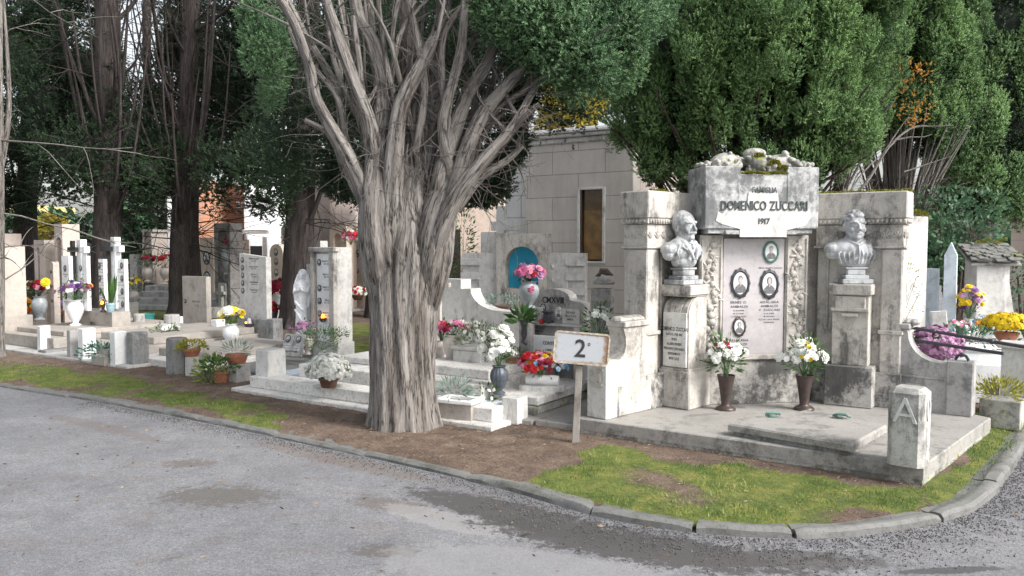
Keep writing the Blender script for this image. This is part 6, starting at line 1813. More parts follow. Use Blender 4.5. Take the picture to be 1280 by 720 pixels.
wf = obj('window', a, M['travertine_clean'], ch_)
a = MB(); a.box((xw0 + .065, -cd / 2 + .02, (zw0 + zw1) / 2), (.03, .05, zw1 - zw0 - .085), ch=.002); obj('window_frame', a, M['bronze'], wf)
a = MB(); a.box(((xw0 + xw1) / 2 + .02, -cd / 2 + .06, zw0 + .50), (xw1 - xw0 - .14, .01, .86), ch=0); obj('lower_pane', a, M['glass_curtain'], wf)
a = MB(); a.box(((xw0 + xw1) / 2 + .02, -cd / 2 + .058, zw0 + 1.12), (xw1 - xw0 - .14, .01, .38), ch=0); obj('upper_pane', a, M['glass_dark'], wf)
a = MB(); a.box((0, 0, hC + .05), (cw + .10, cd + .10, .10), ch=.02); a.box((0, 0, hC + .13), (cw + .22, cd + .22, .07), ch=.02); a.box((0, 0, hC + .19), (cw + .30, cd + .30, .05), ch=.01); obj('cornice', a, M['light_grey'], ch_)
a = MB(); a.box((0, 0, hC + .235), (cw + .2, cd + .2, .04), ch=.01); obj('roof', a, M['white_wall'], ch_)

t, w, d, h = building('white_block_house', 'white stone block wall of a chapel standing just left of the grey chapel', 632, 670, 15.5, 150, 'white_block', rz=-R(6), depth=2, cat='chapel')
t, w, d, h = building('cream_chapel', 'long cream walled chapel seen between the big trunk and the grey chapel', 470, 636, 19.5, 205, 'cream_wall', rz=R(3), depth=3, cat='chapel')
a = MB(); a.box((0, 0, h + .06), (w + .3, d + .3, .14), ch=.03); obj('roof_edge', a, M['cream_ashlar'], t)
t, w, d, h = building('rose_clad_chapel', 'pale rose clad chapel behind the framed headstone, left of the big trunk', 386, 468, 21, 215, 'pink_ashlar', rz=-R(4), depth=4, cat='chapel')
a = MB(); a.box((0, 0, h + .06), (w + .3, d + .3, .14), ch=.03); obj('roof_edge', a, M['pink_ashlar'], t)
t, w, d, h = building('white_chapel', 'white chapel with a dark doorway beside the brick chapel', 314, 362, 24, 205, 'white_wall', rz=-R(4), depth=4, cat='chapel')
a = MB(); xd = -w / 2 + .36; a.box((xd, -d / 2 - .01, Zat(322, 24)), (.34, .06, .70 * 1.0), ch=.0); obj('doorway', a, M['dark_metal'], t)
a = MB(); a.box((xd, -d / 2 - .06, Zat(290, 24)), (.75, .2, .12)); a.box((xd + .27, -d / 2 - .03, .9), (.12, .08, 1.8)); obj('door_surround', a, M['white_block'], t)
tb = MB(); text(tb, '2009', .05, Zat(261, 24), .20, -d / 2 - .01); obj('lettering', tb, M['letter_soft'], t)
t, w, d, h = building('brick_chapel', 'orange brick chapel with a flat top, behind the grey arched frame', 236, 318, 22.5, 225, 'brick', rz=-R(10), depth=4, cat='chapel')
a = MB(); a.box((0, 0, h + .05), (w + .1, d + .1, .10)); obj('coping', a, M['cream_ashlar'], t)
stele(299, 312, 0, 300, 'cream_stone', 'small cream plaque stone with faint writing before the brick wall, right of the arched frame', d=.2, D=20, z=.2, rows=['NELLA PACE', 'DI CRISTO', '1971'], th=.05, name='stone_plaque', cat='plaque', lettermat='letter_soft', tz=.95)
t, w, d, h = building('yellow_house', 'pale yellow and white house glimpsed under the dark branches at the far left', 38, 78, 42, 262, 'white_wall', rz=0, depth=5, cat='house')
a = MB(); a.box((0, 0, h + .1), (w + .4, d + .4, .35)); obj('eave', a, M['yellow_render'], t)
t, w, d, h = building('cream_block_chapel', 'cream block chapel at the right edge behind the shrubs', 1246, 1400, 13.5, 268, 'cream_ashlar', rz=-R(10), depth=4, cat='chapel')
a = MB(); a.box((0, 0, h + .07), (w + .3, d + .3, .14)); obj('roof_edge', a, M['grey_stone'], t)
t, w, d, h = building('white_pillar', 'tall white wall end between two dark trunks left of the brick chapel', 213, 224, 21.5, 246, 'white_wall', depth=.6, cat='wall')

# ------------------------------------------------------------------ trees
def barkmat(name, dark, mid, light, sc=1.0):
    m, n, l, b = _m(name)
    at_ = n.new('ShaderNodeAttribute'); at_.attribute_name = 'bco'; v = at_.outputs['Vector']
    n1 = _noise(n, l, v, 38 * sc, 9, .72); n2 = _noise(n, l, v, 8 * sc, 6, .65); n3 = _noise(n, l, v, 120 * sc, 5, .7)
    rd = _math(n, l, 'ABSOLUTE', _math(n, l, 'SUBTRACT', _noise(n, l, v, 22 * sc, 5, .6), .5))
    crev = _ramp(n, l, rd, [(.0, .45), (.03, 1)])
    h = _math(n, l, 'ADD', _math(n, l, 'MULTIPLY', crev, .30), _math(n, l, 'ADD', _math(n, l, 'MULTIPLY', n1, .50), _math(n, l, 'MULTIPLY', n3, .42)))
    c = _ramp(n, l, h, [(.58, dark), (.70, mid), (.90, light)])
    c = _mix(n, l, 1.0, c, _ramp(n, l, n2, [(.34, (.52, .48, .46)), (.52, (.95, .95, .95)), (.66, (1.12, 1.12, 1.12))]), 'MULTIPLY')
    l.new(c, b.inputs['Base Color']); b.inputs['Roughness'].default_value = .95
    _bump(n, l, b, h, 1.0, .03)
    return m
BARK = barkmat('pale furrowed bark', (.045, .04, .037), (.195, .178, .163), (.42, .395, .37))
BARKD = barkmat('dark cypress bark', (.012, .010, .010), (.045, .035, .033), (.10, .085, .080))
TWIG = barkmat('bare grey twigs', (.06, .05, .045), (.22, .195, .18), (.42, .39, .36), 1.5)
TWIGD = barkmat('bare brown twigs', (.02, .015, .012), (.085, .062, .05), (.19, .15, .125), 1.5)

def smoothpath(P, n):
    P = np.array(P, float); m = len(P)
    t = np.linspace(0, m - 1, n); out = []
    for x in t:
        i = min(int(x), m - 2); f = x - i
        p0, p1, p2, p3 = P[max(i - 1, 0)], P[i], P[i + 1], P[min(i + 2, m - 1)]
        out.append(.5 * ((2 * p1) + (-p0 + p2) * f + (2 * p0 - 5 * p1 + 4 * p2 - p3) * f * f + (-p0 + 3 * p1 - 3 * p2 + p3) * f ** 3))
    return np.array(out)
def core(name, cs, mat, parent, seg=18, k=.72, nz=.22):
    """opaque hull added for the dense inside of a clump, shade in its colour"""
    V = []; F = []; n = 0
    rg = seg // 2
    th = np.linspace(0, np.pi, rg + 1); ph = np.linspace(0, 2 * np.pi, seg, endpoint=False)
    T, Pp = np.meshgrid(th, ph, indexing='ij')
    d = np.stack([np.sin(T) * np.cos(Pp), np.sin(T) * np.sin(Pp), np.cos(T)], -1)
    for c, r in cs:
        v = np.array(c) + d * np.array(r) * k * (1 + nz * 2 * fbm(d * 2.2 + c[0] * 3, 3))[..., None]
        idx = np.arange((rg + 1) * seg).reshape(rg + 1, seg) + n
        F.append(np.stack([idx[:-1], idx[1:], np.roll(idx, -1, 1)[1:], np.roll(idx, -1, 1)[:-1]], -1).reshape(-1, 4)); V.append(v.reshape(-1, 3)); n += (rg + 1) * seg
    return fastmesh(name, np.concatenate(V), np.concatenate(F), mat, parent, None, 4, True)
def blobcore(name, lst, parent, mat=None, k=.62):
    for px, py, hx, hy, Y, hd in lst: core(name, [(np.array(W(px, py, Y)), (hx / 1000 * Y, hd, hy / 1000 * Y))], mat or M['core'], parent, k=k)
M['core'] = plain('dark inner hull', (.012, .020, .012), .95, .6, 14)  # near-black hull colour holds the shade inside the crowns
class Wood:
    def __init__(s): s.v = []; s.f = []; s.b = []; s.n = 0
    def limb(s, pts, rad, seg=16, step=.05, lump=.12, ridge=.06, seed=0, fl=0):
        """pts with radii; ridged, twisting limb"""
        D4 = np.concatenate([np.array(pts, float), np.array(rad, float)[:, None]], 1)
        L = np.linalg.norm(np.diff(D4[:, :3], axis=0), axis=1).sum()
        n = max(3, int(L / step)); S4 = smoothpath(D4, n); P = S4[:, :3]; r = np.maximum(S4[:, 3], .0015)
        d = np.gradient(P, axis=0); d /= np.linalg.norm(d, axis=1, keepdims=True).clip(1e-9)
        ref = np.array([0.0, -1.0, .1]); X = np.zeros_like(P); x = np.cross(np.cross(d[0], ref), d[0]) 
        x /= np.linalg.norm(x)
        for i in range(n):
            x = x - d[i] * np.dot(x, d[i]); x /= np.linalg.norm(x); X[i] = x
        Yv = np.cross(d, X)
        a = np.linspace(0, 2 * np.pi, seg, endpoint=False)
        s_ = np.concatenate([[0], np.cumsum(np.linalg.norm(np.diff(P, axis=0), axis=1))])
        tw = s_[:, None] * .5
        A = a[None] + 0 * tw
        q = np.stack([np.cos(A + tw * .3), np.sin(A + tw * .3), np.zeros_like(A)], -1)
        k1 = vnoise(np.stack([q[..., 0] * 1.6 + seed * 3.1, q[..., 1] * 1.6, np.broadcast_to(s_[:, None] * .8, A.shape)], -1))
        k2 = vnoise(np.stack([q[..., 0] * 5 + seed, q[..., 1] * 5, np.broadcast_to(s_[:, None] * 1.4, A.shape)], -1))
        k3 = vnoise(np.stack([q[..., 0] * 11 + seed, q[..., 1] * 11, np.broadcast_to(s_[:, None] * 2.2, A.shape)], -1))
        rr = r[:, None] * (1 + lump * 2 * k1 + ridge * 2 * k2 + ridge * 1.3 * k3)
        if fl: rr = rr * (1 + fl * np.exp(-s_[:, None] * 7) * (1 + 1.6 * k2 * 2))
        V = P[:, None] + (X[:, None] * np.cos(A)[..., None] + Yv[:, None] * np.sin(A)[..., None]) * rr[..., None]
        rb = np.maximum(r.mean(), .02)
        B = np.stack([np.cos(A) * rb + seed * .37, np.sin(A) * rb, np.broadcast_to(s_[:, None] * .085, A.shape)], -1)
        idx = np.arange(n * seg).reshape(n, seg)
        f = np.stack([idx[:-1], np.roll(idx, -1, 1)[:-1], np.roll(idx, -1, 1)[1:], idx[1:]], -1).reshape(-1, 4) + s.n
        s.v.append(V.reshape(-1, 3)); s.b.append(B.reshape(-1, 3)); s.f.append(f); s.n += n * seg
        return P, r
    def build(s, name, mat, parent):
        v, f, b = np.concatenate(s.v), np.concatenate(s.f), np.concatenate(s.b)
        o = fastmesh(name, v, f, mat, parent, None, 4, True)
        at_ = o.data.attributes.new('bco', 'FLOAT_VECTOR', 'POINT'); at_.data.foreach_set('vector', b.astype(np.float32).ravel())
        return o
def twig(w, p, d, L, r, seed=0, droop=0, seg=4, kink=.35, depth=0):
    p = np.array(p, float); d = np.array(d, float); d /= np.linalg.norm(d)
    pts = [p.copy()]; n = 6
    for i in range(n):
        d = d + rng.normal(size=3) * kink * .35 + np.array([0, 0, -droop]); d /= np.linalg.norm(d); p = p + d * L / n; pts.append(p.copy())
    w.limb(pts, np.linspace(r, r * .3, n + 1), seg, L / 7, 0, 0, seed)
    if depth:
        for k in range(3):
            i = random.randint(2, n - 1); twig(w, pts[i], d + rng.normal(size=3) * .6, L * .5, r * .55, seed + k, droop, seg, kink, depth - 1)
    return pts

def lobes(centers, rads, per, size, stretch=1.5, up=.5, core=.55, tn=1.0, bias=0.0):
    """foliage clumps: sprigs over the outside of many small upright lobes"""
    N = len(centers); K = N * per
    d = rng.normal(size=(N, per, 3)); d /= np.linalg.norm(d, axis=2, keepdims=True)
    rad = rng.uniform(core, 1.0, (N, per, 1)) ** .5
    p = centers[:, None] + d * rads[:, None, None] * rad * np.array([1, 1, stretch])
    nr = d * .85 + np.array([0, 0, up]) + rng.normal(size=d.shape) * .25
    lt = rng.random((N, 1))
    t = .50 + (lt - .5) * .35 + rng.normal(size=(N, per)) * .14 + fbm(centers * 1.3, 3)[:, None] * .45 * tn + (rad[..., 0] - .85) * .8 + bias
    s = size * (1 + rng.normal(size=K) * .22)
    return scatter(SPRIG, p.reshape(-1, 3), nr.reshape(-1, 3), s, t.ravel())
def blobs(lst, r_l, per, size, dens=1.0, **kw):
    """lst of (px, py, half width px, half height px, Y, half depth m)"""
    C = []; RR = []
    for px, py, hx, hy, Y, hd in lst:
        c = np.array(W(px, py, Y)); a_, b_ = hx / 1000 * Y, hy / 1000 * Y
        n = max(3, int(dens * (a_ * b_ + a_ * hd + b_ * hd) * 3.1 * 1.2 / (r_l * r_l * 3)))
        d = rng.normal(size=(n, 3)); d /= np.linalg.norm(d, axis=1, keepdims=True)
        k = rng.uniform(.45, 1, (n, 1)) ** .5
        C.append(c + d * k * np.array([a_, hd, b_])); RR.append(r_l * rng.uniform(.7, 1.25, n))
    return lobes(np.concatenate(C), np.concatenate(RR), per, size, **kw)
def leaftree(nm, parts, mat, parent): 
    v, f, t = merge(parts); return fastmesh(nm, v, f, mat, parent, {'tint': t})

# ---- the big cypress in the foreground
b0 = G(506, 541); YT = b0.y + .30
tr = thing('cypress_tree', 'huge old cypress with pale furrowed trunk and many bare fanning limbs', 'tree', (b0.x, YT, GZ))
wd = Wood()
def wp(px, py, dy=0): return tuple(W(px, py, YT + dy))
s_ = YT / 1000
wd.limb([wp(507, 556), wp(506, 535), wp(505, 500), wp(504, 450), wp(504, 400), wp(505, 350), wp(507, 310), wp(509, 270), wp(512, 235), wp(513, 200)],
        [.325, .305, .290, .288, .292, .305, .315, .28, .20, .06], 140, .025, .08, .085, 1, fl=.07)
def L_(pts, rads, seed, seg=28, lump=.14, ridge=.10): return wd.limb([wp(*p) for p in pts], [r * s_ * (.80 if seed > 3 else 1) for r in rads], seg, .04, lump, ridge, seed)
main = []
main.append(L_([(484, 400, .02), (477, 330, -.12), (472, 270, -.18), (474, 200, -.16), (480, 120, -.10), (468, 60, 0), (448, 20, .1), (440, -40, .2)], [14, 25, 24, 17, 12, 10, 8, 6], 2, 44))
main.append(L_([(530, 400, .02), (540, 330, -.10), (546, 280, -.16), (556, 240, -.14), (572, 200, -.10), (590, 165, 0), (612, 120, .1)], [12, 24, 24, 19, 14, 10, 8], 3, 44))
main.append(L_([(490, 370, -.10), (490, 300, -.20), (492, 222, -.26), (496, 170, -.28), (503, 129, -.28), (526, 84, -.25), (543, 50, -.2), (557, 9, -.15), (566, -40, -.1)], [7, 16, 15, 12, 11, 10, 9, 8, 6], 4))
main.append(L_([(472, 330, 0), (462, 262, -.16), (440, 204, -.25), (414, 158, -.32), (395, 122, -.4), (387, 84, -.45), (368, 30, -.55), (345, -10, -.6)], [7, 12, 11, 9, 8, 7.5, 6.5, 5], 5))
main.append(L_([(470, 260, -.08), (466, 190, -.22), (461, 150, -.28), (442, 100, -.32), (421, 42, -.36), (404, -10, -.4)], [7, 12, 10, 9, 8, 7], 6))
main.append(L_([(552, 300, -.05), (564, 232, -.20), (556, 190, -.26), (553, 148, -.28), (566, 102, -.3), (577, 55, -.3), (581, 0, -.3), (586, -40, -.3)], [6, 9, 8, 7, 7, 6.5, 6, 5], 7))
main.append(L_([(540, 310, -.05), (550, 225, -.2), (566, 170, -.16), (584, 118, -.1), (606, 84, -.05), (622, 45, 0), (640, -10, .1)], [8, 13, 12, 10, 9, 7, 6], 8))
main.append(L_([(545, 330, -.08), (562, 262, -.22), (582, 190, -.24), (604, 142, -.2), (634, 106, -.12), (668, 64, 0), (682, -10, .1)], [7, 13, 11, 10, 8.5, 7, 5], 9))
main.append(L_([(534, 360, -.10), (549, 295, -.26), (572, 243, -.32), (602, 203, -.34), (632, 170, -.30), (652, 140, -.2), (672, 105, -.1), (705, 55, .0)], [7, 13, 10.5, 8.5, 7, 6, 5, 4], 10))
main.append(L_([(505, 330, -.1), (508, 240, -.06), (512, 150, .0), (512, 60, .05), (508, -30, .1)], [20, 20, 18, 16, 14], 11))
main.append(L_([(530, 300, .0), (532, 220, .0), (545, 120, .06), (552, 30, .1), (556, -40, .1)], [16, 14, 11, 9, 8], 12))
main.append(L_([(495, 260, .0), (492, 170, .05), (470, 80, .2), (458, -20, .3)], [14, 12, 9, 8], 13))
main.append(L_([(570, 250, .05), (600, 170, .15), (640, 100, .25), (690, 30, .35)], [10, 8, 6, 5], 14))
main.append(L_([(520, 190, -.2), (530, 120, -.22), (524, 60, -.2), (512, 10, -.2), (505, -30, -.2)], [7, 6, 6, 5, 5], 15))
main.append(L_([(470, 300, .1), (448, 240, .15), (430, 170, .2), (420, 110, .3), (380, 40, .4), (350, -20, .5)], [10, 8, 7, 6, 5, 4], 16))
# crowd of slender stems that fan out from the head of the trunk
SL = [((488, 250), (470, 170), (452, 120), (432, 70), (424, 0)), ((500, 230), (498, 150), (486, 90), (480, 40), (470, -20)), ((520, 235), (528, 160), (534, 100), (530, 40), (534, -20)),
      ((535, 250), (545, 180), (560, 120), (590, 60), (612, -10)), ((548, 260), (575, 190), (596, 150), (618, 100), (650, 50), (668, 0)), ((560, 270), (596, 215), (625, 180), (650, 150), (672, 130)),
      ((565, 262), (600, 222), (630, 200), (652, 182)), ((500, 280), (478, 220), (455, 160), (430, 110), (415, 50), (410, -20)), ((470, 280), (445, 230), (425, 190), (405, 165), (385, 150)),
      ((480, 240), (480, 140), (500, 60), (520, 0)), ((515, 250), (505, 180), (520, 110), (545, 60), (560, 0)), ((550, 240), (560, 170), (548, 100), (560, 40), (590, -10)),
      ((560, 240), (590, 175), (625, 130), (660, 110), (705, 85)), ((475, 255), (462, 200), (450, 150), (455, 90), (440, 20)), ((530, 240), (518, 170), (500, 110), (490, 50), (500, -10)),
      ((552, 250), (582, 200), (598, 140), (600, 90), (630, 30)), ((540, 260), (570, 210), (612, 160), (650, 120), (690, 60)), ((468, 262), (440, 180), (418, 120), (372, 60), (362, 20))]
for i, pth in enumerate(SL):
    q0 = random.uniform(3.2, 6.0); z_ = random.choice((-.30, -.2, -.1, .05, .15))
    main.append(wd.limb([wp(x + random.uniform(-5, 5), y, z_ * (.35 + .2 * k) + random.uniform(-.03, .03)) for k, (x, y) in enumerate(pth)], [q0 * s_ * f for f in np.linspace(1.1, .55, len(pth))], 12, .05, .12, .08, 40 + i))
# lesser limbs and many twigs
for i in range(34):
    P, r = random.choice(main[1:]); k = random.randint(int(len(P) * .25), len(P) - 3)
    d = (P[k + 2] - P[k - 1]); d /= np.linalg.norm(d)
    side = rng.normal(size=3) * np.array([1, .8, .35]); d2 = d * .8 + side * .55 + np.array([0, 0, .25])
    twig(wd, P[k], d2, random.uniform(.5, 1.3), random.uniform(.010, .022), i, 0, 7, .3, 0)
wd.build('trunk', BARK, tr)
tw = Wood()
for i in range(380):
    P, r = random.choice(main); k = random.randint(int(len(P) * .2), len(P) - 2)
    if P[k][2] < 1.75: continue
    side = rng.normal(size=3) * np.array([1, .7, .4]); side[2] += .25 if random.random() < .7 else -.4
    twig(tw, P[k], side, random.uniform(.2, .8), random.uniform(.003, .007), i, random.choice((0, 0, .12)), 4, .55, 1 if random.random() < .4 else 0)
for i in range(60):     # torn strips of bark
    zz = random.uniform(1.2, 2.6); an = random.uniform(-2.4, -.7); rr_ = .27
    q = np.array([b0.x + math.cos(an) * rr_, YT + math.sin(an) * rr_, zz])
    twig(tw, q, (random.uniform(-.4, .4), -.25, random.choice((-1, 1))), random.uniform(.12, .35), .006, i, 0, 4, .35)
tw.build('twigs', TWIG, tr)
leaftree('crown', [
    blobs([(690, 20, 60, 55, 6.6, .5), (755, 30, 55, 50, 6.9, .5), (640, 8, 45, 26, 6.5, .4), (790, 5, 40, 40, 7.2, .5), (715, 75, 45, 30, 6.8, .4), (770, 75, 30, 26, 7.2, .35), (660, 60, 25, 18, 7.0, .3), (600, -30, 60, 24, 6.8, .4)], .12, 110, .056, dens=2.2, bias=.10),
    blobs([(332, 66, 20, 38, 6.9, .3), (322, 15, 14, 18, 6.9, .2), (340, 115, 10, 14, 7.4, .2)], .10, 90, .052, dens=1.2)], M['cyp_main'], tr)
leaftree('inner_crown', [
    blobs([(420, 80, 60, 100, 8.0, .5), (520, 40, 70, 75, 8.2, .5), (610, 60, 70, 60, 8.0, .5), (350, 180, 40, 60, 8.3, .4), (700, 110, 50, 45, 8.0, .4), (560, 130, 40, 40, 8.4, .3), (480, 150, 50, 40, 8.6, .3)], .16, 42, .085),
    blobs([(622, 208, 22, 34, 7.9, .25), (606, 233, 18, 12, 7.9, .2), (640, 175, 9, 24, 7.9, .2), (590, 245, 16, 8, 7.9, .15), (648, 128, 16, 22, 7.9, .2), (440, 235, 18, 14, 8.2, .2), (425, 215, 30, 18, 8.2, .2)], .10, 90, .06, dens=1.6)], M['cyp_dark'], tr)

# ---- dark cypresses of the left and middle distance
def darktree(label, base, D, path, rads, blist, fans=0, fan_w=60, fan_top=-20, name='cypress_tree', mat=None, r_l=.26, per=56, size=.13, dens=1.08, side=None, tbias=-.0, fm=None, cored=True):
    b = W(base[0], base[1], D)
    t = thing(name, label, 'tree', (b.x, D, GZ))
    w = Wood()
    P, r = w.limb([tuple(W(x, y, D)) for x, y in [(base[0], 305 + 1550 / D + 4)] + path], [q / 1000 * D for q in rads], 30, .12, .13, .06, base[0], fl=.15)
    for i in range(fans):
        k = random.randint(int(len(P) * .30), int(len(P) * .8)); e = np.array(W(base[0] + random.uniform(-fan_w, fan_w) + (side or 0), random.uniform(fan_top - 60, 120), D + random.uniform(-1.2, 1.2)))
        m_ = (P[k] + e) / 2 + np.array([0, 0, -.15]) + (e - P[k]) * np.array([.12, .12, -.05]); q0 = random.uniform(.02, .055)
        w.limb([P[k], m_ + rng.normal(size=3) * .08, e], [q0, q0 * .7, q0 * .35], 6, .25, .05, .03, i)
    for i in range(fans * 4):
        k = random.randint(int(len(P) * .30), int(len(P) * .95)); twig(w, P[k], rng.normal(size=3) * np.array([1, .8, .3]) + np.array([0, 0, .3]), random.uniform(.6, 2.0), random.uniform(.008, .018), i, .02, 4, .35, 1)
    w.build('trunk', fm or BARKD, t)
    if blist and cored: blobcore('dark_hull', blist, t, k=.42)
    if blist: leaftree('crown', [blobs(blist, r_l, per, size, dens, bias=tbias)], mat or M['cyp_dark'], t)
    return t
darktree('dark trunked cypress with a slight lean, just left of the framed headstone', (369, 410), 14.8, [(371, 380), (374, 300), (378, 220), (382, 130), (386, 0), (388, -120)], [23, 20, 18, 17, 15, 13, 10],
         [(345, 205, 40, 40, 14.2, .8), (430, 205, 24, 20, 14.4, .5), (400, 120, 60, 80, 15.6, .9), (350, 60, 45, 70, 15.4, .9), (440, 60, 60, 60, 15.6, .9), (330, 250, 24, 8, 14.3, .4), (400, -70, 80, 50, 15, 1)], 14, 60)
darktree('dark cypress with a dense fan of bare stems, left of the plain beige headstone', (232, 398), 16, [(233, 370), (231, 300), (233, 220), (236, 120), (238, 0), (238, -120)], [24, 19, 16, 15, 12, 10, 8],
         [(290, 205, 40, 28, 15.2, .6), (275, 240, 16, 7, 15, .3), (300, 130, 42, 90, 16.4, .8), (200, 205, 28, 36, 15.8, .7), (320, 30, 40, 60, 16.4, .8), (225, 170, 60, 60, 17.6, .5), (255, 60, 45, 60, 17.6, .6)], 46, 85, mat=M['cyp_dark'])
darktree('thick straight dark trunk behind the right black cross', (133, 392), 15.4, [(133, 370), (134, 300), (135, 220), (135, 120), (133, 0), (133, -120)], [21, 18, 17, 16, 15, 13, 11],
         [(88, 200, 46, 42, 15, .8), (165, 170, 36, 70, 15.8, .9), (60, 130, 40, 60, 16, .9), (100, 90, 45, 60, 16.6, .8), (185, 215, 26, 24, 15.2, .6), (90, -30, 60, 40, 16, .9), (215, 60, 16, 70, 16.4, .7)], 22, 70)
darktree('forked dark cypress behind the tombs near the left edge', (32, 385), 19, [(34, 350), (32, 300), (34, 240), (40, 120), (42, 0), (42, -120)], [16, 13, 13, 12, 11, 10, 8],
         [(30, 180, 56, 56, 18, 1.0), (20, 60, 50, 90, 18.6, 1.0), (70, 20, 40, 60, 19, 1), (14, 250, 18, 8, 17.8, .4), (100, 130, 30, 60, 19.5, .8), (0, 250, 30, 24, 18, .8)], 14, 60)
darktree('thin grey trunk cut by the left edge of the picture', (-6, 450), 11, [(-6, 420), (-5, 300), (-4, 200), (-5, 80), (-7, -60)], [12, 10, 9, 8, 7.5, 7], [], 3, 30, fm=BARK)
darktree('dark cypress in the middle distance right behind the big cypress', (470, 400), 17, [(470, 370), (470, 300), (468, 200), (470, 100), (470, -100)], [16, 13, 12, 11, 10, 8],
         [(470, 130, 70, 110, 17.5, 1), (560, 80, 70, 90, 17.8, 1), (610, 40, 60, 60, 17.5, 1), (500, 20, 80, 60, 18, 1)], 16, 70)
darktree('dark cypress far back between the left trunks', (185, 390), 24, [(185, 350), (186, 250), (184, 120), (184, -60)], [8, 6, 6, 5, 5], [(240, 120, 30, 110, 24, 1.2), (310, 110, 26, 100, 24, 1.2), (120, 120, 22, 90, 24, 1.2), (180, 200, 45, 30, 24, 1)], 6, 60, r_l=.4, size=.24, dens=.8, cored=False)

# ---- bright cypresses behind the monument
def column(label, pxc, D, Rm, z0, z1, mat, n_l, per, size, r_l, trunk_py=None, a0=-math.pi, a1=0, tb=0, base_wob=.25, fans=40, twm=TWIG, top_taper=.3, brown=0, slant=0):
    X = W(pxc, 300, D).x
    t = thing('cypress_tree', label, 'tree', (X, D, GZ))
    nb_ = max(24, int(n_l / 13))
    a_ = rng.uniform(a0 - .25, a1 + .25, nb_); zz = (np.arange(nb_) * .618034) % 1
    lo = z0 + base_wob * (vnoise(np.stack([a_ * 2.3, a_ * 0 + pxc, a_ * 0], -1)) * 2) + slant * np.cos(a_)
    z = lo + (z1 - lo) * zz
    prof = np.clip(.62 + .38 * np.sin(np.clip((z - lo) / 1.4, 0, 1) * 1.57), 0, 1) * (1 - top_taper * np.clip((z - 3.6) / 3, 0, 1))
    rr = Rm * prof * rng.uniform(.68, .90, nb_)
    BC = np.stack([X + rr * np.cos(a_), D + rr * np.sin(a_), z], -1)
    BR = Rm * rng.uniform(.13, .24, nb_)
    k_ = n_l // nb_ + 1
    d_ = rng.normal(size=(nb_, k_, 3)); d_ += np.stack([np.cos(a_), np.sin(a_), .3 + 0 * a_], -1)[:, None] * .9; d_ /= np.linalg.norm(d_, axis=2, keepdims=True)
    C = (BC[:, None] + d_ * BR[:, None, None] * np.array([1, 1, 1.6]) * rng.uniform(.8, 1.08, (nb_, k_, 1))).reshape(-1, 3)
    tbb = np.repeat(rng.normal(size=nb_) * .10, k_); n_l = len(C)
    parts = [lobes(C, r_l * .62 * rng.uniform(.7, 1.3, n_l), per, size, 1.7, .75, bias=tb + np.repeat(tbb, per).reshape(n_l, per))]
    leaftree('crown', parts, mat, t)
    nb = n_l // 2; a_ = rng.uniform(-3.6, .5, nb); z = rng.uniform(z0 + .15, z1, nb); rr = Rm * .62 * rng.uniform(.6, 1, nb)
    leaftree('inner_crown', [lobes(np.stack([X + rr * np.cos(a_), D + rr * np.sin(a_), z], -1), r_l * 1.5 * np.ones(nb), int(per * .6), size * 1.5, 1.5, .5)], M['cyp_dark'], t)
    core('dark_hull', [((X, D, (z0 + .35 + z1) / 2), (Rm, Rm, (z1 - z0 - .35) / 2 * 1.35))], M['core'], t, 40, .74, .12)
    w = Wood(); w.limb([(X, D, -.05), (X, D, .6), (X, D, 1.2), (X, D, z1)], [.30, .24, .22, .12], 20, .15, .15, .07, pxc)
    for i in range(fans):
        an = random.uniform(-3.5, .35); zb = random.uniform(.9, 1.9); rs = Rm * random.uniform(.45, .95); e = (X + rs * math.cos(an), D + rs * math.sin(an), z0 + random.uniform(.1, .9))
        m_ = (X + rs * .42 * math.cos(an), D + rs * .42 * math.sin(an), zb + (e[2] - zb) * .38); q0 = random.uniform(.010, .034)
        w.limb([(X + .12 * math.cos(an), D + .12 * math.sin(an), zb), m_, e], [q0, q0 * .8, q0 * .4], 6, .12, .06, .03, i)
        if i % 2 == 0: twig(w, m_, (math.cos(an) + random.uniform(-.5, .5), math.sin(an) - .2, random.uniform(.2, .9)), random.uniform(.3, .9), .007, i, 0, 4, .5, 1)
    w.build('trunk', twm, t)
    return t
column('broad billowing green cypress directly behind the large family monument', 925, 10.2, 1.86, 2.62, 5.6, M['cyp_right'], 1500, 110, .060, .155, fans=90, twm=TWIGD, slant=.10)
c7 = column('cypress with bare pale branches and an orange sunlit patch, right of the monument', 1120, 11.8, 1.05, 3.05, 6.2, M['cyp_right'], 640, 90, .072, .17, fans=60, tb=-.08)
column('pale green cypress at the right, beyond the shrub', 1228, 14.2, 1.10, 2.3, 7.0, M['cyp_far'], 800, 90, .080, .19, fans=10)
column('pale green cypress cut by the right edge of the picture', 1345, 16.0, .90, 2.3, 6.6, M['cyp_far'], 420, 80, .08, .19, fans=10)
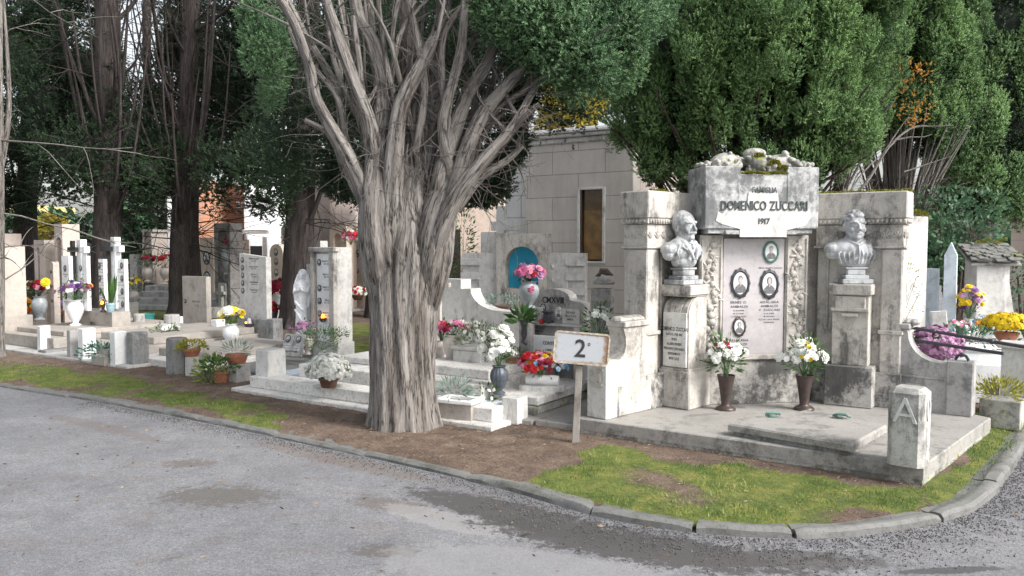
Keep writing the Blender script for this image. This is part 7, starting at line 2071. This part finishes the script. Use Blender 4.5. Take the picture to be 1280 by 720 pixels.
# dead pale branches and sprays with warm sunlight put into their colour, on that tree
w = Wood()
o1 = np.array(W(1048, 262, 10.2))
for i in range(34):
    e = np.array(W(random.uniform(1040, 1120), random.uniform(120, 190), 10.2 + random.uniform(-.5, .8))); m_ = o1 + (e - o1) * np.array([.35, .4, .5]) + rng.normal(size=3) * .05; q0 = random.uniform(.007, .020)
    w.limb([o1 + rng.normal(size=3) * np.array([.06, .06, .1]), m_, e], [q0, q0 * .8, q0 * .4], 6, .1, .05, .03, i)
    if i % 2: twig(w, m_, (e - m_) + rng.normal(size=3) * .3, .5, .005, i, 0, 4, .5, 1)
for path, r_ in ((((1052, 262), (1085, 225), (1110, 185), (1140, 160), (1170, 158), (1192, 157)), .022), (((1085, 225), (1105, 190), (1125, 160), (1136, 146)), .014), (((1110, 185), (1125, 172), (1150, 172), (1165, 168)), .012), (((1040, 200), (1010, 190), (990, 196)), .008), (((1130, 215), (1160, 205), (1190, 195)), .010)):
    w.limb([tuple(W(a_, b_, 9.9)) for a_, b_ in path], list(np.linspace(r_, r_ * .35, len(path))), 7, .1, .08, .04, 3)
w.build('dead_branches', TWIG, c7)
leaftree('sunlit_sprays', [blobs([(1130, 90, 18, 14, 10.6, .12), (1148, 95, 12, 10, 10.5, .1), (1128, 140, 14, 10, 10.4, .1), (1142, 148, 9, 8, 10.4, .1), (1090, 98, 8, 10, 10.6, .1), (1105, 60, 6, 20, 10.8, .1), (1150, 120, 20, 40, 10.6, .2), (1118, 110, 14, 30, 10.7, .2)], .07, 4, .055, dens=.42)], M['orange_leaf'], c7)
# laurel shrub and others at the right
def shrub(label, blist, mat, n_per=60, size=.07, r_l=.16, name='shrub', cat='shrub', tm=None, D=None, stem=True):
    px, py, hx, hy, Y, hd = blist[0]; b = W(px, py, Y)
    t = thing(name, label, cat, (b.x, Y, GZ)); C = []; 
    for px, py, hx, hy, Y, hd in blist:
        a_, b_ = hx / 1000 * Y, hy / 1000 * Y; n = int((a_ * b_ + a_ * hd + b_ * hd) * 12.5 * 60)
        d = rng.normal(size=(n, 3)); d /= np.linalg.norm(d, axis=1, keepdims=True); k = rng.uniform(.25, 1, (n, 1)) ** .4 * (1 + .25 * vnoise(d * 3 + px)[:, None] * 2)
        p = np.array(W(px, py, Y)) + d * k * np.array([a_, hd, b_])
        C.append(scatter(BROAD, p, d + rng.normal(size=d.shape) * .5 + [0, 0, .2], size * (1 + rng.normal(size=n) * .25), .42 + fbm(p * 3, 3) * .6 + rng.normal(size=n) * .15, 'y'))
    leafobj('foliage', C, mat, t)
    if stem:
        w = Wood(); 
        for i in range(9):
            e = np.array(W(blist[0][0] + random.uniform(-.6, .6) * blist[0][2], blist[0][1], blist[0][4])); w.limb([(b.x + random.uniform(-.1, .1), b.y, 0), (b.x * .5 + e[0] * .5, b.y, max(.3, e[2] * .5)), e], [.03, .022, .01], 6, .15, .05, .03, i)
        w.build('stems', TWIGD, t)
    return t
shrub('large laurel like shrub with pointed leaves behind the obelisk', [(1195, 285, 52, 45, 11.0, .5), (1175, 255, 30, 24, 10.8, .4), (1215, 300, 35, 32, 11.0, .4), (1180, 320, 30, 26, 10.8, .3), (1170, 345, 22, 22, 10.8, .3), (1225, 255, 30, 22, 11.4, .4)], M['laurel'])
shrub('low dark hedge at the right edge in front of the cream chapel', [(1285, 345, 32, 28, 11, .5), (1310, 330, 30, 30, 11, .5), (1268, 372, 22, 12, 10.6, .4)], M['laurel'], size=.06, name='hedge', cat='hedge')
shrub('pale green olive like tree behind the trapezoid monument', [(190, 262, 34, 30, 24, 1), (170, 290, 26, 30, 24, .8), (210, 300, 22, 30, 24, .8), (150, 300, 20, 24, 25, .8), (195, 225, 26, 20, 24.5, .8)], M['laurel'], size=.16, name='olive_tree', cat='tree')
shrub('yellow and green autumn tree behind the grey chapel roof', [(712, 140, 36, 34, 24, 1.2), (690, 158, 20, 18, 24, .8), (735, 120, 30, 30, 25, 1), (705, 110, 26, 20, 25, 1)], M['yellow_tree'], size=.15, name='autumn_tree', cat='tree')
shrub('small yellow leaved tree glimpsed left of the cream arched monument', [(66, 286, 12, 16, 30, .8), (78, 296, 8, 12, 30, .6)], M['yellow_tree'], size=.16, name='autumn_tree', cat='tree')
shrub('dark green shrub behind the leaning trunk', [(362, 272, 8, 34, 22.5, .4), (360, 250, 10, 20, 22.5, .4)], M['leaf_mid'], size=.12, name='shrub')
# far belt of greenery
th = rng.uniform(R(-88), R(88), 30000); rd_ = 37 + rng.uniform(-1, 1, len(th))
xs, ys = rd_ * np.sin(th), rd_ * np.cos(th)
hh = 2.7 + fbm(np.stack([xs * .35, ys * .35, xs * 0], -1), 3) * 1.6 + np.clip((np.abs(th) - R(34)) * 9, 0, 4.5)
p = np.stack([xs, ys, rng.uniform(0, 1, len(xs)) * hh], -1)
tag(leafobj('distant_greenery', [scatter(BROAD, p, rng.normal(size=p.shape) + [0, -1, .3], .50, .4 + fbm(p * .8, 3) * .6 + rng.normal(size=len(p)) * .15, 'y')], M['laurel'], loc=(0, 36, 0)), kind='stuff')
